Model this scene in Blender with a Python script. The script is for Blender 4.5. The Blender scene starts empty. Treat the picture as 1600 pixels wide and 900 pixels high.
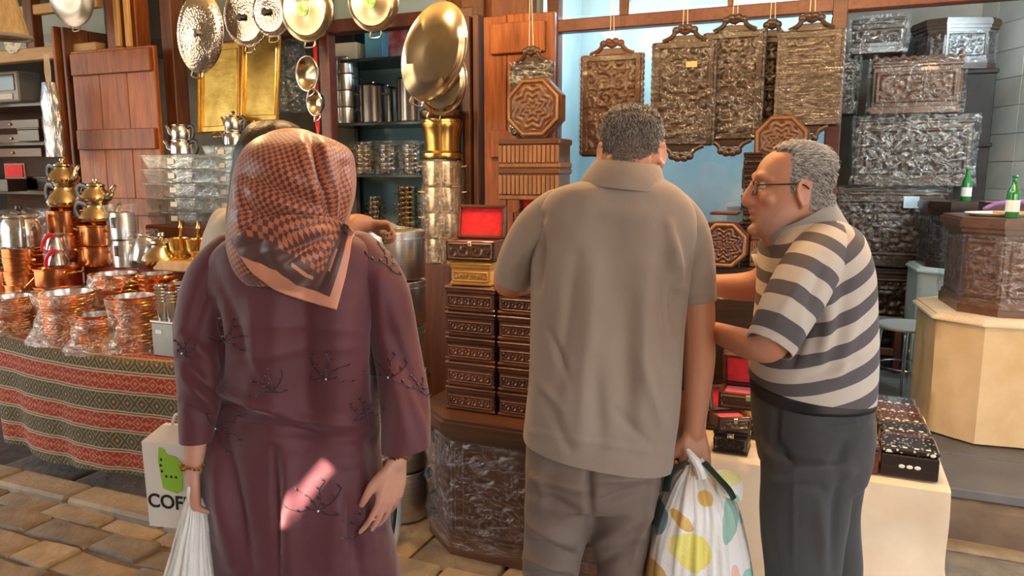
import bpy, bmesh, math, random
import numpy as np
from mathutils import Vector, Matrix, noise
from mathutils.bvhtree import BVHTree
random.seed(7); RNG = np.random.default_rng(7)
SC = bpy.context.scene
COL = SC.collection
PI = math.pi
# ---------------------------------------------------------------- camera, sky, sun, exposure
F, PIT, EYE = 1170.0, math.radians(8.84), 1.6
CP, SP = math.cos(PIT), math.sin(PIT)
cam = bpy.data.objects.new('camera', bpy.data.cameras.new('camera')); COL.objects.link(cam)
cam.location = (0, 0, EYE); cam.rotation_euler = (PI/2 - PIT, 0, 0)
cam.data.sensor_width = 36; cam.data.lens = 36*F/1600; cam.data.clip_start = .05
SC.camera = cam
SC.view_settings.view_transform = 'Standard'; SC.view_settings.look = 'None'
SC.view_settings.gamma = 1; SC.view_settings.use_curve_mapping = False
SC.view_settings.exposure = 0.3
SUN = Vector((-.42, -.62, .66)).normalized()          # towards the sun: behind the street, high
world = bpy.data.worlds.new('sky'); SC.world = world; world.use_nodes = True
wn = world.node_tree
sky = wn.nodes.new('ShaderNodeTexSky'); sky.sky_type = 'NISHITA'; sky.sun_disc = False
sky.sun_elevation = math.asin(SUN.z); sky.sun_rotation = math.atan2(SUN.x, SUN.y)
sky.air_density = 1.0; sky.dust_density = 2.5
wn.links.new(sky.outputs[0], wn.nodes['Background'].inputs[0])
wn.nodes['Background'].inputs[1].default_value = 0.8
sun = bpy.data.objects.new('sun', bpy.data.lights.new('sun', 'SUN')); COL.objects.link(sun)
sun.data.energy = 45.0; sun.data.color = (1, .9, .74); sun.data.angle = .0045
sun.rotation_euler = SUN.to_track_quat('Z', 'Y').to_euler()
# warm shop bulbs, plus cool lamps added to brighten the interiors, all under the canopy
def lamp(name, loc, watt, col, size=.07):
    l = bpy.data.objects.new(name, bpy.data.lights.new(name, 'POINT')); COL.objects.link(l)
    l.location = loc; l.data.energy = watt; l.data.color = col; l.data.shadow_soft_size = size
    return l
WARM, COOL = (1, .62, .28), (.72, .9, 1)
U = Vector((.92, -.39, 0)).normalized(); N = Vector((.39, .92, 0)).normalized()
RZ = math.atan2(U.y, U.x)
def S(s, d, z): return U*s + N*d + Vector((0, 0, z))       # street frame: along the shops, into the shops, up
for i, (s, d, z, w) in enumerate([(-2.9, 2.6, 2.75, 44), (-1.7, 2.5, 2.75, 44), (-.7, 2.6, 2.75, 32), (.0, 2.45, 2.75, 50), (.95, 2.4, 2.75, 22)]):
    lamp('warm_bulb', S(s, d, z), w, WARM, .09)
for (s, d, z, w) in [(-1.15, 4.45, 2.5, 20), (-2.0, 4.4, 2.5, 8), (-.35, 4.6, 2.75, 12), (.35, 4.6, 2.75, 12), (1.3, 4.5, 2.8, 40), (1.7, 5.5, 2.85, 75)]:  # unseen cool fill lamps, added to lift showcase, shelves and recess
    lamp('cool_fill', S(s, d, z), w, COOL, .12)
# ---------------------------------------------------------------- pixels (1600x900) to directions
def ray(px, py):
    a, v = (px-800)/F, (py-450)/F
    return Vector((a, CP - v*SP, -SP - v*CP))
EYEP = Vector((0, 0, EYE))
def P(px, py, y): r = ray(px, py); return EYEP + r*(y/r.y)
def PZ(px, py, z): r = ray(px, py); return EYEP + r*((z-EYE)/r.z)
def PD(px, py, d): r = ray(px, py); return EYEP + r*(d/r.dot(N))
def ppm(p): return F/(p.y*CP + (EYE-p.z)*SP)
def pix(V):                                               # world points (n,3) -> pixel coordinates
    V = np.asarray(V); dy = V[:, 1]; dz = V[:, 2]-EYE
    dep = dy*CP - dz*SP
    return 800 + F*V[:, 0]/dep, 450 - F*(dz*CP + dy*SP)/dep
# ---------------------------------------------------------------- mesh helpers
class MB:
    def __init__(s): s.v = []; s.f = []
    def add(s, vs, fs, M=None):
        o = len(s.v)
        s.v += [tuple(M @ Vector(v)) for v in vs] if M is not None else [tuple(v) for v in vs]
        s.f += [tuple(i+o for i in f) for f in fs]; return s
    def box(s, c, d, b=0, M=None):
        x, y, z = [k/2 for k in d]; c = Vector(c); b = min(b, x*.9, y*.9, z*.9)
        if b <= 0:
            vs = [(c.x+i*x, c.y+j*y, c.z+k*z) for i in (-1, 1) for j in (-1, 1) for k in (-1, 1)]
            return s.add(vs, [(0, 1, 3, 2), (4, 6, 7, 5), (0, 4, 5, 1), (2, 3, 7, 6), (0, 2, 6, 4), (1, 5, 7, 3)], M)
        vs = []; idx = {}
        for i in (-1, 1):
            for j in (-1, 1):
                for k in (-1, 1):
                    for a in range(3):
                        e = [x-b, y-b, z-b]; e[a] = (x, y, z)[a]
                        idx[i, j, k, a] = len(vs); vs.append((c.x+i*e[0], c.y+j*e[1], c.z+k*e[2]))
        fs = []
        for a in range(3):
            p, q = (a+1) % 3, (a+2) % 3
            for sg in (-1, 1):
                def key(m, n):
                    t = [0, 0, 0]; t[a] = sg; t[p] = m; t[q] = n; return (*t, a)
                L = [idx[key(m, n)] for m, n in ((-1, -1), (1, -1), (1, 1), (-1, 1))]
                fs.append(tuple(L if sg > 0 else L[::-1]))
            for m in (-1, 1):
                for n in (-1, 1):          # edge along axis a between faces p and q
                    def kk(t_, f_):
                        t = [0, 0, 0]; t[a] = t_; t[p] = m; t[q] = n; return idx[(*t, f_)]
                    fs.append((kk(-1, p), kk(1, p), kk(1, q), kk(-1, q)))
        for i in (-1, 1):
            for j in (-1, 1):
                for k in (-1, 1): fs.append(tuple(idx[i, j, k, a] for a in range(3)))
        return s.add(vs, fs, M)
    def lathe(s, prof, seg=24, M=None, sx=1, sy=1, close=True):
        vs = []; fs = []; n = len(prof)
        for r, z in prof:
            for k in range(seg):
                a = 2*PI*k/seg; vs.append((r*sx*math.cos(a), r*sy*math.sin(a), z))
        for i in range(n-1):
            for k in range(seg):
                k2 = (k+1) % seg
                fs.append((i*seg+k, i*seg+k2, (i+1)*seg+k2, (i+1)*seg+k))
        if close:
            if prof[0][0] > 1e-6: fs.append(tuple(range(seg))[::-1])
            if prof[-1][0] > 1e-6: fs.append(tuple((n-1)*seg+k for k in range(seg)))
        return s.add(vs, fs, M)
    def tube(s, pts, r, seg=8, M=None, closed=False, flat=1.0):
        pts = [Vector(p) for p in pts]; n = len(pts)
        rr = r if isinstance(r, (list, tuple)) else [r]*n
        vs = []; fs = []; nrm = None
        for i, p in enumerate(pts):
            if closed: t = pts[(i+1) % n] - pts[i-1]
            else: t = pts[min(i+1, n-1)] - pts[max(i-1, 0)]
            t = t.normalized() if t.length > 1e-9 else Vector((0, 0, 1))
            if nrm is None:
                nrm = t.orthogonal().normalized()
                if abs(t.z) < .99: nrm = t.cross(Vector((0, 0, 1))).normalized()
            nrm = (nrm - t*nrm.dot(t)).normalized(); b = t.cross(nrm)
            for k in range(seg):
                a = 2*PI*k/seg; vs.append(p + nrm*(rr[i]*math.cos(a)) + b*(rr[i]*flat*math.sin(a)))
        m = n if closed else n-1
        for i in range(m):
            j = (i+1) % n
            for k in range(seg):
                k2 = (k+1) % seg; fs.append((i*seg+k, i*seg+k2, j*seg+k2, j*seg+k))
        if not closed:
            fs.append(tuple(range(seg))[::-1]); fs.append(tuple((n-1)*seg+k for k in range(seg)))
        return s.add(vs, fs, M)
    def prism(s, poly, z0, z1, M=None):                   # polygon in xy extruded in z
        n = len(poly); vs = [(x, y, z0) for x, y in poly]+[(x, y, z1) for x, y in poly]
        fs = [tuple(range(n))[::-1], tuple(range(n, 2*n))]+[(i, (i+1) % n, (i+1) % n+n, i+n) for i in range(n)]
        return s.add(vs, fs, M)
    def ball(s, c, r, seg=12, M=None):
        r = r if isinstance(r, (tuple, list)) else (r, r, r); h = seg//2
        T = Matrix.Translation(Vector(c)) @ Matrix.Diagonal((*r, 1))
        if M is not None: T = M @ T
        return s.lathe([(max(math.sin(PI*i/h), 0), -math.cos(PI*i/h)) for i in range(h+1)], seg, T, close=False)
    def grid(s, A):                                       # (m,n,3) array of points
        m, n = A.shape[:2]; o = len(s.v)
        s.v += [tuple(p) for p in A.reshape(-1, 3)]
        s.f += [(o+i*n+j, o+i*n+j+1, o+(i+1)*n+j+1, o+(i+1)*n+j) for i in range(m-1) for j in range(n-1)]
        return s
    def mesh(s, name='mesh', smooth=True, ang=35):
        me = bpy.data.meshes.new(name); me.from_pydata(s.v, [], s.f); me.validate()
        return finish(me, smooth, ang)
def finish(me, smooth=True, ang=35):
    bm = bmesh.new(); bm.from_mesh(me); bmesh.ops.recalc_face_normals(bm, faces=bm.faces); bm.to_mesh(me); bm.free()
    if smooth:
        me.polygons.foreach_set('use_smooth', [True]*len(me.polygons)); me.set_sharp_from_angle(angle=math.radians(ang))
    me.update(); return me
def T(x=0, y=0, z=0, rz=0, rx=0, ry=0, s=1):
    return Matrix.Translation((x, y, z)) @ Matrix.Rotation(rz, 4, 'Z') @ Matrix.Rotation(ry, 4, 'Y') @ Matrix.Rotation(rx, 4, 'X') @ Matrix.Scale(s, 4)
def arc(c, r, a0, a1, n, plane='xz'):
    out = []
    for i in range(n):
        a = a0+(a1-a0)*i/(n-1); x, y = r*math.cos(a), r*math.sin(a)
        c_ = Vector(c); out.append(c_ + (Vector((x, 0, y)) if plane == 'xz' else Vector((x, y, 0)) if plane == 'xy' else Vector((0, x, y))))
    return out
def spline(pts, n=6):                                     # Catmull-Rom through rows of numbers
    A = np.array(pts, float); out = []
    for i in range(len(A)-1):
        p0, p1, p2, p3 = A[max(i-1, 0)], A[i], A[i+1], A[min(i+2, len(A)-1)]
        for k in range(n):
            t = k/n; out.append(.5*((2*p1)+(-p0+p2)*t+(2*p0-5*p1+4*p2-p3)*t*t+(-p0+3*p1-3*p2+p3)*t**3))
    out.append(A[-1]); return np.array(out)
# ---------------------------------------------------------------- object helpers
def link(name, data, parent=None, mat=None):
    o = bpy.data.objects.new(name, data); COL.objects.link(o)
    if parent is not None: o.parent = parent
    if mat is not None and data is not None:
        if not data.materials: data.materials.append(mat)
        elif data.materials[0] != mat:
            o.material_slots[0].link = 'OBJECT'; o.material_slots[0].material = mat
    return o
def tag(o, label, cat, group=None, kind=None):
    if label: o['label'] = label
    if cat: o['category'] = cat
    if group: o['group'] = group
    if kind: o['kind'] = kind
    return o
def thing(name, label, cat, loc=(0, 0, 0), rz=0, group=None):
    o = link(name, None); o.location = loc; o.rotation_euler = (0, 0, rz); o.empty_display_size = .1
    return tag(o, label, cat, group)
def one(name, mesh, mat, label, cat, loc=(0, 0, 0), rz=0, group=None):
    o = link(name, mesh, None, mat); o.location = loc; o.rotation_euler = (0, 0, rz); return tag(o, label, cat, group)
def struct(name, mesh, mat, loc=(0, 0, 0), rz=0):
    o = link(name, mesh, None, mat); o.location = loc; o.rotation_euler = (0, 0, rz); o['kind'] = 'structure'; return o
def dup(root, loc, rz=0, label=None, group=None, scale=None, rot=None):
    r = root.copy(); COL.objects.link(r); r.location = loc; r.rotation_euler = rot if rot else (0, 0, rz)
    if scale: r.scale = scale if isinstance(scale, (tuple, list)) else (scale,)*3
    if label: r['label'] = label
    if group: r['group'] = group
    for ch in root.children:
        c = ch.copy(); COL.objects.link(c); c.parent = r
        for g in ch.children:
            d = g.copy(); COL.objects.link(d); d.parent = c
    return r
ORD = ['lowest', 'second', 'third', 'fourth', 'fifth', 'sixth', 'seventh', 'eighth', 'ninth', 'tenth', 'eleventh', 'twelfth', 'thirteenth', 'fourteenth', 'fifteenth', 'sixteenth', 'seventeenth', 'eighteenth']
def nth(label, i, n): return label+(', lowest' if i == 0 else ', topmost' if i == n-1 else ', %s from the bottom' % ORD[i])
class Maker:                                              # builds a thing once, copies it afterwards
    def __init__(s, fn): s.fn = fn; s.first = {}
    def __call__(s, key, label, group, loc, rz=0, scale=None, rot=None, **kw):
        if key not in s.first:
            r = s.fn(key, **kw); s.first[key] = r
            r.location = loc; r.rotation_euler = rot if rot else (0, 0, rz)
            if scale: r.scale = scale if isinstance(scale, (tuple, list)) else (scale,)*3
            r['label'] = label
            if group: r['group'] = group
            return r
        r = dup(s.first[key], loc, rz, label, group, None, rot)
        r.scale = (scale if isinstance(scale, (tuple, list)) else (scale,)*3) if scale else (1, 1, 1)
        if not group and 'group' in r: del r['group']
        return r
# ---------------------------------------------------------------- material helpers
def nd(nt, typ, ins=None, **props):
    n = nt.nodes.new(typ)
    for k, v in props.items(): setattr(n, k, v)
    for k, v in (ins or {}).items():
        s = n.inputs[k]
        if isinstance(v, bpy.types.NodeSocket): nt.links.new(v, s)
        else: s.default_value = v
    return n
def mth(nt, op, a, b=0.0, c=0.0, clamp=False):
    return nd(nt, 'ShaderNodeMath', {0: a, 1: b, 2: c}, operation=op, use_clamp=clamp).outputs[0]
def mixc(nt, f, a, b):
    n = nd(nt, 'ShaderNodeMix', None, data_type='RGBA')
    for k, v in ((0, f), (6, a), (7, b)):
        if isinstance(v, bpy.types.NodeSocket): nt.links.new(v, n.inputs[k])
        else: n.inputs[k].default_value = (*v, 1) if k and len(v) == 3 else v
    return n.outputs[2]
def ramp(nt, f, stops, interp='LINEAR'):
    n = nd(nt, 'ShaderNodeValToRGB', {0: f}); r = n.color_ramp; r.interpolation = interp
    while len(r.elements) < len(stops): r.elements.new(.5)
    for e, (p, c) in zip(r.elements, stops): e.position = p; e.color = (*c, 1) if len(c) == 3 else c
    return n.outputs[0]
def newmat(name):
    m = bpy.data.materials.new(name); m.use_nodes = True
    nt = m.node_tree; return m, nt, nt.nodes['Principled BSDF']
def coords(nt, kind='Object', scale=(1, 1, 1)):
    c = nd(nt, 'ShaderNodeTexCoord').outputs[kind]
    return nd(nt, 'ShaderNodeMapping', {0: c, 3: scale}).outputs[0]
def noi(nt, co, scale, detail=4, rough=.55, dist=0):
    return nd(nt, 'ShaderNodeTexNoise', {'Vector': co, 'Scale': scale, 'Detail': detail, 'Roughness': rough, 'Distortion': dist}).outputs[0]
def bump(nt, b, h, strength=.3, dist=.01):
    n = nd(nt, 'ShaderNodeBump', {'Height': h, 'Strength': strength, 'Distance': dist}); nt.links.new(n.outputs[0], b.inputs['Normal'])
def pm(name, col, col2=None, rough=.5, metal=0, scale=8, stretch=(1, 1, 1), bmp=None, bdist=.005, coat=0, rvar=0, kind='Object', detail=4, sheen=0, lo=.35, hi=.65):
    m, nt, b = newmat(name); co = coords(nt, kind, stretch)
    n = noi(nt, co, scale, detail)
    if col2 is not None:
        nt.links.new(ramp(nt, n, [(lo, col), (hi, col2)]), b.inputs['Base Color'])
    else: b.inputs['Base Color'].default_value = (*col, 1)
    b.inputs['Metallic'].default_value = metal; b.inputs['Roughness'].default_value = rough
    if rvar: nt.links.new(mth(nt, 'MULTIPLY_ADD', n, rvar, rough-rvar*.5, clamp=True), b.inputs['Roughness'])
    if bmp: bump(nt, b, noi(nt, co, bmp[0], 3), bmp[1], bdist)
    b.inputs['Coat Weight'].default_value = coat; b.inputs['Sheen Weight'].default_value = sheen
    return m
def woodmat(name, c1, c2, axis=2, scale=5, rough=.45, coat=0, bs=.25):
    m, nt, b = newmat(name); st = [9, 9, 9]; st[axis] = .9
    loc = nd(nt, 'ShaderNodeObjectInfo').outputs['Random']
    co = coords(nt, 'Object', st)
    co = nd(nt, 'ShaderNodeVectorMath', {0: co, 1: nd(nt, 'ShaderNodeCombineXYZ', {0: mth(nt, 'MULTIPLY', loc, 37.0), 1: mth(nt, 'MULTIPLY', loc, 11.0), 2: loc}).outputs[0]}).outputs[0]
    n = noi(nt, co, scale, 6, .6, .6)
    cc = ramp(nt, n, [(.3, c1), (.7, c2)])
    tone = mth(nt, 'MULTIPLY_ADD', loc, .5, .75)
    cc = nd(nt, 'ShaderNodeVectorMath', {0: cc, 1: nd(nt, 'ShaderNodeCombineXYZ', {0: tone, 1: tone, 2: tone}).outputs[0]}, operation='MULTIPLY').outputs[0]
    nt.links.new(cc, b.inputs['Base Color']); b.inputs['Roughness'].default_value = rough
    b.inputs['Coat Weight'].default_value = coat; bump(nt, b, n, bs, .004); return m
def wrapmat(name, tint=(.9, .95, 1), scale=(5, 5, 11), haze=.02, gain=.55, rough=.14):
    m, nt, b = newmat(name); nt.nodes.remove(b); out = nt.nodes['Material Output']
    co = coords(nt, 'Object', scale); n = noi(nt, co, 2.2, 5, .6, 1.2)
    ridge = mth(nt, 'SUBTRACT', 1.0, mth(nt, 'MULTIPLY', mth(nt, 'ABSOLUTE', mth(nt, 'SUBTRACT', n, .5)), 15.0), clamp=True)
    ridge = mth(nt, 'POWER', ridge, 2.5)  # bright crease highlights of the film, painted in as noise lines
    lw = nd(nt, 'ShaderNodeLayerWeight', {0: .25}).outputs[1]
    fac = mth(nt, 'ADD', mth(nt, 'MULTIPLY_ADD', ridge, gain*.42, haze*.5), mth(nt, 'MULTIPLY', lw, .22), clamp=True)
    bp = nd(nt, 'ShaderNodeBump', {'Height': n, 'Strength': .9, 'Distance': .02}).outputs[0]
    g = nd(nt, 'ShaderNodeBsdfGlossy', {'Color': (*tint, 1), 'Roughness': rough, 'Normal': bp}).outputs[0]
    d = nd(nt, 'ShaderNodeBsdfDiffuse', {'Color': (*tint, 1), 'Normal': bp}).outputs[0]
    gd = nd(nt, 'ShaderNodeMixShader', {0: .16, 1: g, 2: d}).outputs[0]
    t = nd(nt, 'ShaderNodeBsdfTransparent', {0: (1, 1, 1, 1)}).outputs[0]
    mx = nd(nt, 'ShaderNodeMixShader', {0: fac, 1: t, 2: gd}).outputs[0]
    nt.links.new(mx, out.inputs[0]); return m
def emis(name, col, st):
    m, nt, b = newmat(name); b.inputs['Base Color'].default_value = (*col, 1)
    b.inputs['Emission Color'].default_value = (*col, 1); b.inputs['Emission Strength'].default_value = st; return m
M = {}
M['copper'] = pm('copper', (.86, .36, .15), (.72, .27, .1), rough=.2, metal=1, scale=12, rvar=.12, bmp=(160, .05), bdist=.002)
M['tin'] = pm('tin_lining', (.82, .8, .76), (.7, .68, .64), rough=.22, metal=1, scale=10, rvar=.1)
M['steel'] = pm('stainless_steel', (.74, .75, .76), (.62, .63, .65), rough=.2, metal=1, scale=9, rvar=.12)
M['steel_brushed'] = pm('brushed_steel', (.66, .65, .63), (.54, .53, .52), rough=.3, metal=1, scale=6, stretch=(1, 1, 60), rvar=.1)
M['brass'] = pm('brass', (.86, .6, .2), (.72, .46, .12), rough=.22, metal=1, scale=9, rvar=.12)
M['gold_tray'] = pm('brass_sheet', (.5, .35, .1), (.34, .22, .05), rough=.42, metal=1, scale=7, rvar=.2, bmp=(30, .3))
M['champagne'] = pm('champagne_metal', (.78, .68, .48), (.66, .55, .36), rough=.17, metal=1, scale=9, rvar=.1)
M['black_plastic'] = pm('black_plastic', (.012, .012, .013), rough=.35)
M['grey_plastic'] = pm('grey_plastic', (.3, .3, .3), rough=.5)
M['red_plastic'] = pm('red_plastic', (.55, .02, .03), rough=.3)
M['walnut'] = woodmat('dark_carved_wood', (.02, .010, .007), (.055, .026, .014), 0, 4, .33, .25)
M['walnut_mid'] = woodmat('brown_carved_wood', (.06, .024, .012), (.13, .052, .022), 0, 4, .35, .2)
M['redwood'] = woodmat('reddish_box_wood', (.055, .015, .008), (.14, .042, .018), 0, 4, .32, .3)
M['tanwood'] = woodmat('tan_slat_wood', (.16, .07, .028), (.3, .14, .055), 2, 4, .45)
M['oakbox'] = woodmat('honey_carved_wood', (.5, .24, .045), (.66, .34, .07), 0, 4, .4, .1)
M['shutter'] = woodmat('shutter_wood', (.15, .038, .010), (.38, .112, .022), 2, 4, .5)
M['shutter_dark'] = woodmat('aged_shutter_wood', (.07, .022, .01), (.17, .055, .02), 2, 4, .5)
M['frame_red'] = woodmat('red_brown_frame', (.07, .018, .012), (.13, .035, .02), 0, 3, .4)
M['pale_wood'] = woodmat('pale_wood', (.45, .27, .11), (.62, .4, .18), 2, 4, .55)
M['velvet'] = pm('red_velvet', (.72, .008, .018), (.5, .004, .012), rough=.85, scale=40, sheen=.4)
M['wrap'] = wrapmat('clear_film')
M['wrap_blue'] = wrapmat('crumpled_film', (.82, .93, 1), (5, 5, 8), .05, .8, .18)
M['wrap_heavy'] = wrapmat('layered_film', (.95, .9, .84), (3, 3, 34), .14, 1.0, .22)
M['wrap_warm'] = wrapmat('thin_bag_film', (1, .9, .8), (9, 9, 14), .2, 1.1, .25)
M['string'] = pm('cotton_string', (.7, .62, .5), rough=.9)
M['dark_metal'] = pm('dark_metal', (.05, .05, .055), rough=.4, metal=.8)
M['chrome'] = pm('chrome', (.8, .8, .82), rough=.12, metal=1)
M['white_paper'] = pm('white_paper', (.8, .8, .78), rough=.8)
# ================================================================ THE SETTING
stone_m = []
for i, (a, b_) in enumerate([((.30, .235, .15), (.2, .155, .1)), ((.25, .20, .135), (.165, .13, .09)), ((.36, .28, .17), (.25, .19, .12)), ((.2, .165, .12), (.13, .11, .085))]):
    stone_m.append(pm('paving_stone_%d' % i, a, b_, rough=.72, scale=9, bmp=(24, .5), bdist=.02, rvar=.3, detail=7))
mortar = pm('dusty_joint', (.085, .062, .04), (.14, .10, .065), rough=.95, scale=14, bmp=(50, .6))
floor = struct('floor', MB().box((0, 1, -.2), (26, 26, .36)).mesh(smooth=False), mortar)
def stone_mesh(poly, h, seed):
    rnd = random.Random(seed); bm = MB(); n = len(poly); c = Vector((sum(p[0] for p in poly)/n, sum(p[1] for p in poly)/n))
    def ring(k, z, j=0): return [(c.x+(p[0]-c.x)*k, c.y+(p[1]-c.y)*k, z+rnd.uniform(-j, j)) for p in poly]
    vs = ring(1, -.03)+ring(1, h-.012)+ring(.94, h-.002, .002)+ring(.6, h, .004)
    fs = [(k*n+i, k*n+(i+1) % n, (k+1)*n+(i+1) % n, (k+1)*n+i) for k in range(3) for i in range(n)]+[tuple(3*n+i for i in range(n))]
    return bm.add(vs, fs).mesh(ang=50)
# uneven old cobbles of the lane: rows along the shops
rnd = random.Random(3); ns = 0
d = .62
while d < 2.3:
    w = rnd.uniform(.15, .22); s = -4.2+rnd.uniform(0, .2)
    while s < 1.4:
        l = rnd.uniform(.2, .42)
        c = S(s+l/2, d+w/2, 0)
        if c.y > .7 and abs(c.x) < .85*c.y+.5 and ns < 290:
            g = .008; j = lambda: rnd.uniform(-.014, .014)
            poly = [(-l/2+g+j(), -w/2+g+j()), (j(), -w/2+g+j()), (l/2-g+j(), -w/2+g+j()), (l/2-g+j(), w/2-g+j()), (j(), w/2-g+j()), (-l/2+g+j(), w/2-g+j())]
            o = link('stone', stone_mesh(poly, rnd.uniform(-.016, .004), ns), floor, stone_m[rnd.randrange(4)])
            o.location = c; o.rotation_euler = (rnd.uniform(-.012, .012), rnd.uniform(-.012, .012), RZ+rnd.uniform(-.03, .03)); ns += 1
        s += l
    d += w
# kerb and the flagstones of the pavement under the goods
kerb_m = pm('kerb_stone', (.3, .24, .16), (.19, .155, .11), rough=.75, scale=6, bmp=(20, .5), bdist=.02, detail=7)
s = -4.4
while s < .9:
    l = rnd.uniform(.5, .9)
    o = link('kerbstone', MB().box((0, 0, 0), (l-.012, .17, .12), .015).mesh(), floor, kerb_m); o.location = S(s+l/2, 2.41, -.032); o.rotation_euler.z = RZ; s += l
d = 2.5
for k in range(3):
    s = -4.4+rnd.uniform(0, .3)
    while s < 1.9:
        l = rnd.uniform(.4, .75)
        o = link('flagstone', stone_mesh([(-l/2+.008, -.24), (l/2-.008, -.24), (l/2-.008, .24), (-l/2+.008, .24)], .0, int(s*100)), floor, stone_m[rnd.randrange(4)])
        o.location = S(s+l/2, d+.25, 0); o.rotation_euler.z = RZ; s += l
    d += .5
# dark slabs of the lane at the step
slab_m = pm('dark_slab', (.07, .068, .07), (.115, .108, .105), rough=.5, scale=5, bmp=(40, .4), detail=8, rvar=.2)
for i in range(4):
    for j in range(4):
        o = link('slab', MB().box((0, 0, 0), (.69, .43, .05), .006).mesh(), floor, slab_m)
        o.location = S(1.0+.7*i+(.3 if j % 2 else 0)+.35, 1.95+.44*j, -.022); o.rotation_euler.z = RZ
# raised shop floor and its step
step_m = pm('step_concrete', (.1, .1, .1), (.15, .145, .14), rough=.55, scale=4, bmp=(60, .3), detail=8, rvar=.2)
riser_m = pm('worn_brown_riser', (.10, .06, .035), (.19, .125, .075), rough=.7, scale=4, bmp=(25, .5), detail=8)
floor2 = struct('floor', MB().box((2.6, 1.9, .075), (4.6, 3.8, .15)).mesh(smooth=False), riser_m, S(0, 3.72-.1, 0)-S(0, 0, 0), RZ)
floor2.location = S(0, 3.70-.1, 0)
for i in range(6):
    o = link('step_slab', MB().box((0, 0, 0), (.74, .46, .05), .008).mesh(), floor2, step_m); o.location = (.72+.75*i, .33, .175)
    for k in range(4):
        o = link('floor_tile', MB().box((0, 0, 0), (.74, .8, .05), .004).mesh(), floor2, step_m); o.location = (.72+.75*i, .97+.805*k, .175)
# --- left shop back wall, shared plaster, ceiling
plaster = pm('shop_plaster', (.22, .2, .17), (.3, .27, .23), rough=.9, scale=3)
teal = pm('teal_back_panel', (.2, .34, .37), (.27, .43, .46), rough=.5, scale=2)
wl = struct('wall_back', MB().box((0, 0, 1.5), (14, .1, 3.0)).mesh(smooth=False), plaster, S(-2, 7.3, 0), RZ)
struct('wall_left', MB().box((0, 0, 1.5), (.1, 4.4, 3.0)).mesh(smooth=False), plaster, S(-8.4, 5.2, 0), RZ)
struct('ceiling', MB().box((0, 0, 0), (14, 3.3, .08)).mesh(smooth=False), plaster, S(-2, 5.7, 3.05), RZ)
struct('wall_upper', MB().box((0, 0, 0), (14, .12, 1.3)).mesh(smooth=False), plaster, S(-2, 4.2, 3.65), RZ)
# canopy is unseen, added to block the sun; its slit is shaped for one fleck
canvas = pm('canopy_cloth', (.62, .5, .34), (.5, .4, .27), rough=.9, scale=2)
fleck = P(481, 772, 1.47); hole = fleck + SUN*((3.35-fleck.z)/SUN.z)
x0, x1, y0, y1 = -8.5, 6.2, -3.6, 7.5; zc = 3.35
kx = SUN.x/SUN.z; ky = SUN.y/SUN.z
def gap(dx, dz): return (hole.x+dx-kx*dz, hole.y-ky*dz, zc)      # hole corner that lights the point (dx, dz) off the fleck centre
inner = [gap(*q) for q in ((-.05, -.078), (-.026, -.086), (.034, .07), (.016, .088))]
inner.sort(key=lambda p: math.atan2(p[1]-hole.y, p[0]-hole.x)); outer = [(x0, y0, zc), (x1, y0, zc), (x1, y1, zc), (x0, y1, zc)]
A = MB().add(outer+inner, [(k, (k+1) % 4, 4+(k+1) % 4, 4+k) for k in range(4)])
tag(link('shade_canopy', A.mesh(smooth=False), None, canvas), None, None, None, 'structure')
struct('wall_opposite', MB().box((-3.9, 0, 1.65), (8.2, .2, 3.3)).mesh(smooth=False), pm('opposite_stone', (.34, .25, .16), (.22, .16, .1), rough=.9, scale=2), (0, -2.6, 0), RZ*.3)  # unseen wall, added to block light from behind on the left
# --- tiled side wall on the far side of the recess
wr = struct('wall_right', MB().box((.06, 0, 1.5), (.1, 5.0, 3.0)).mesh(smooth=False), pm('tile_grout', (.6, .64, .64), rough=.9), (3.84, 4.6, 0), .04)
tile_m = [pm('glazed_tile_%d' % i, a, b_, rough=.2, scale=3, detail=6) for i, (a, b_) in enumerate([((.62, .66, .63), (.5, .55, .53)), ((.56, .62, .6), (.66, .69, .66)), ((.54, .58, .55), (.63, .65, .62))])]
tile = MB().box((0, 0, 0), (.014, .325, .205), .002).mesh(); tile.materials.append(tile_m[0])
for i in range(14):
    for k in range(13):
        o = link('tile', tile, wr, tile_m[(i*7+k*5) % 3]); o.location = (.006, 2.3-.33*i, .31+.21*k)
# --- facade posts, transoms, panes
def bar(name, a, b_, w, dp, mat, parent=None, struct_=True):
    a, b_ = Vector(a), Vector(b_); L = (b_-a).length; ax = (b_-a).normalized()
    o = link(name, MB().box((0, 0, L/2), (w, dp, L), .006).mesh(), parent, mat)
    o.location = a
    if abs(ax.z) > .9: o.rotation_euler = (0, 0, RZ)
    else: o.rotation_mode = 'QUATERNION'; o.rotation_quaternion = Matrix((Vector((0, 0, 1)), N*-1, ax)).transposed().to_quaternion() if False else ax.to_track_quat('Z', 'Y')
    if struct_: o['kind'] = 'structure'
    return o
DV = 4.25                                                   # vitrine plane
ptop = PD(1318, -60, DV); sR = ptop.dot(U)
sL = PD(872, 45, DV).dot(U)
def sx(px, d=DV, py=100): return PD(px, py, d).dot(U)
zt = PD(1100, 25, DV).z
bar('trim_1', S(sL-.1, DV, zt), S(sR+2.2, DV, zt), .075, .07, M['frame_red'])
bar('trim_2', S(sR, DV, .2), S(sR, DV, 3.0), .075, .08, M['frame_red'])
bar('trim_3', S(sx(975), DV, zt), S(sx(975), DV, 3.0), .055, .06, M['frame_red'])
bar('trim_4', S(sx(1138), DV, zt), S(sx(1138), DV, 3.0), .03, .05, M['frame_red'])
bar('trim_5', S(sL-.02, DV, .0), S(sL-.02, DV, 3.0), .07, .09, M['frame_red'])
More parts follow.
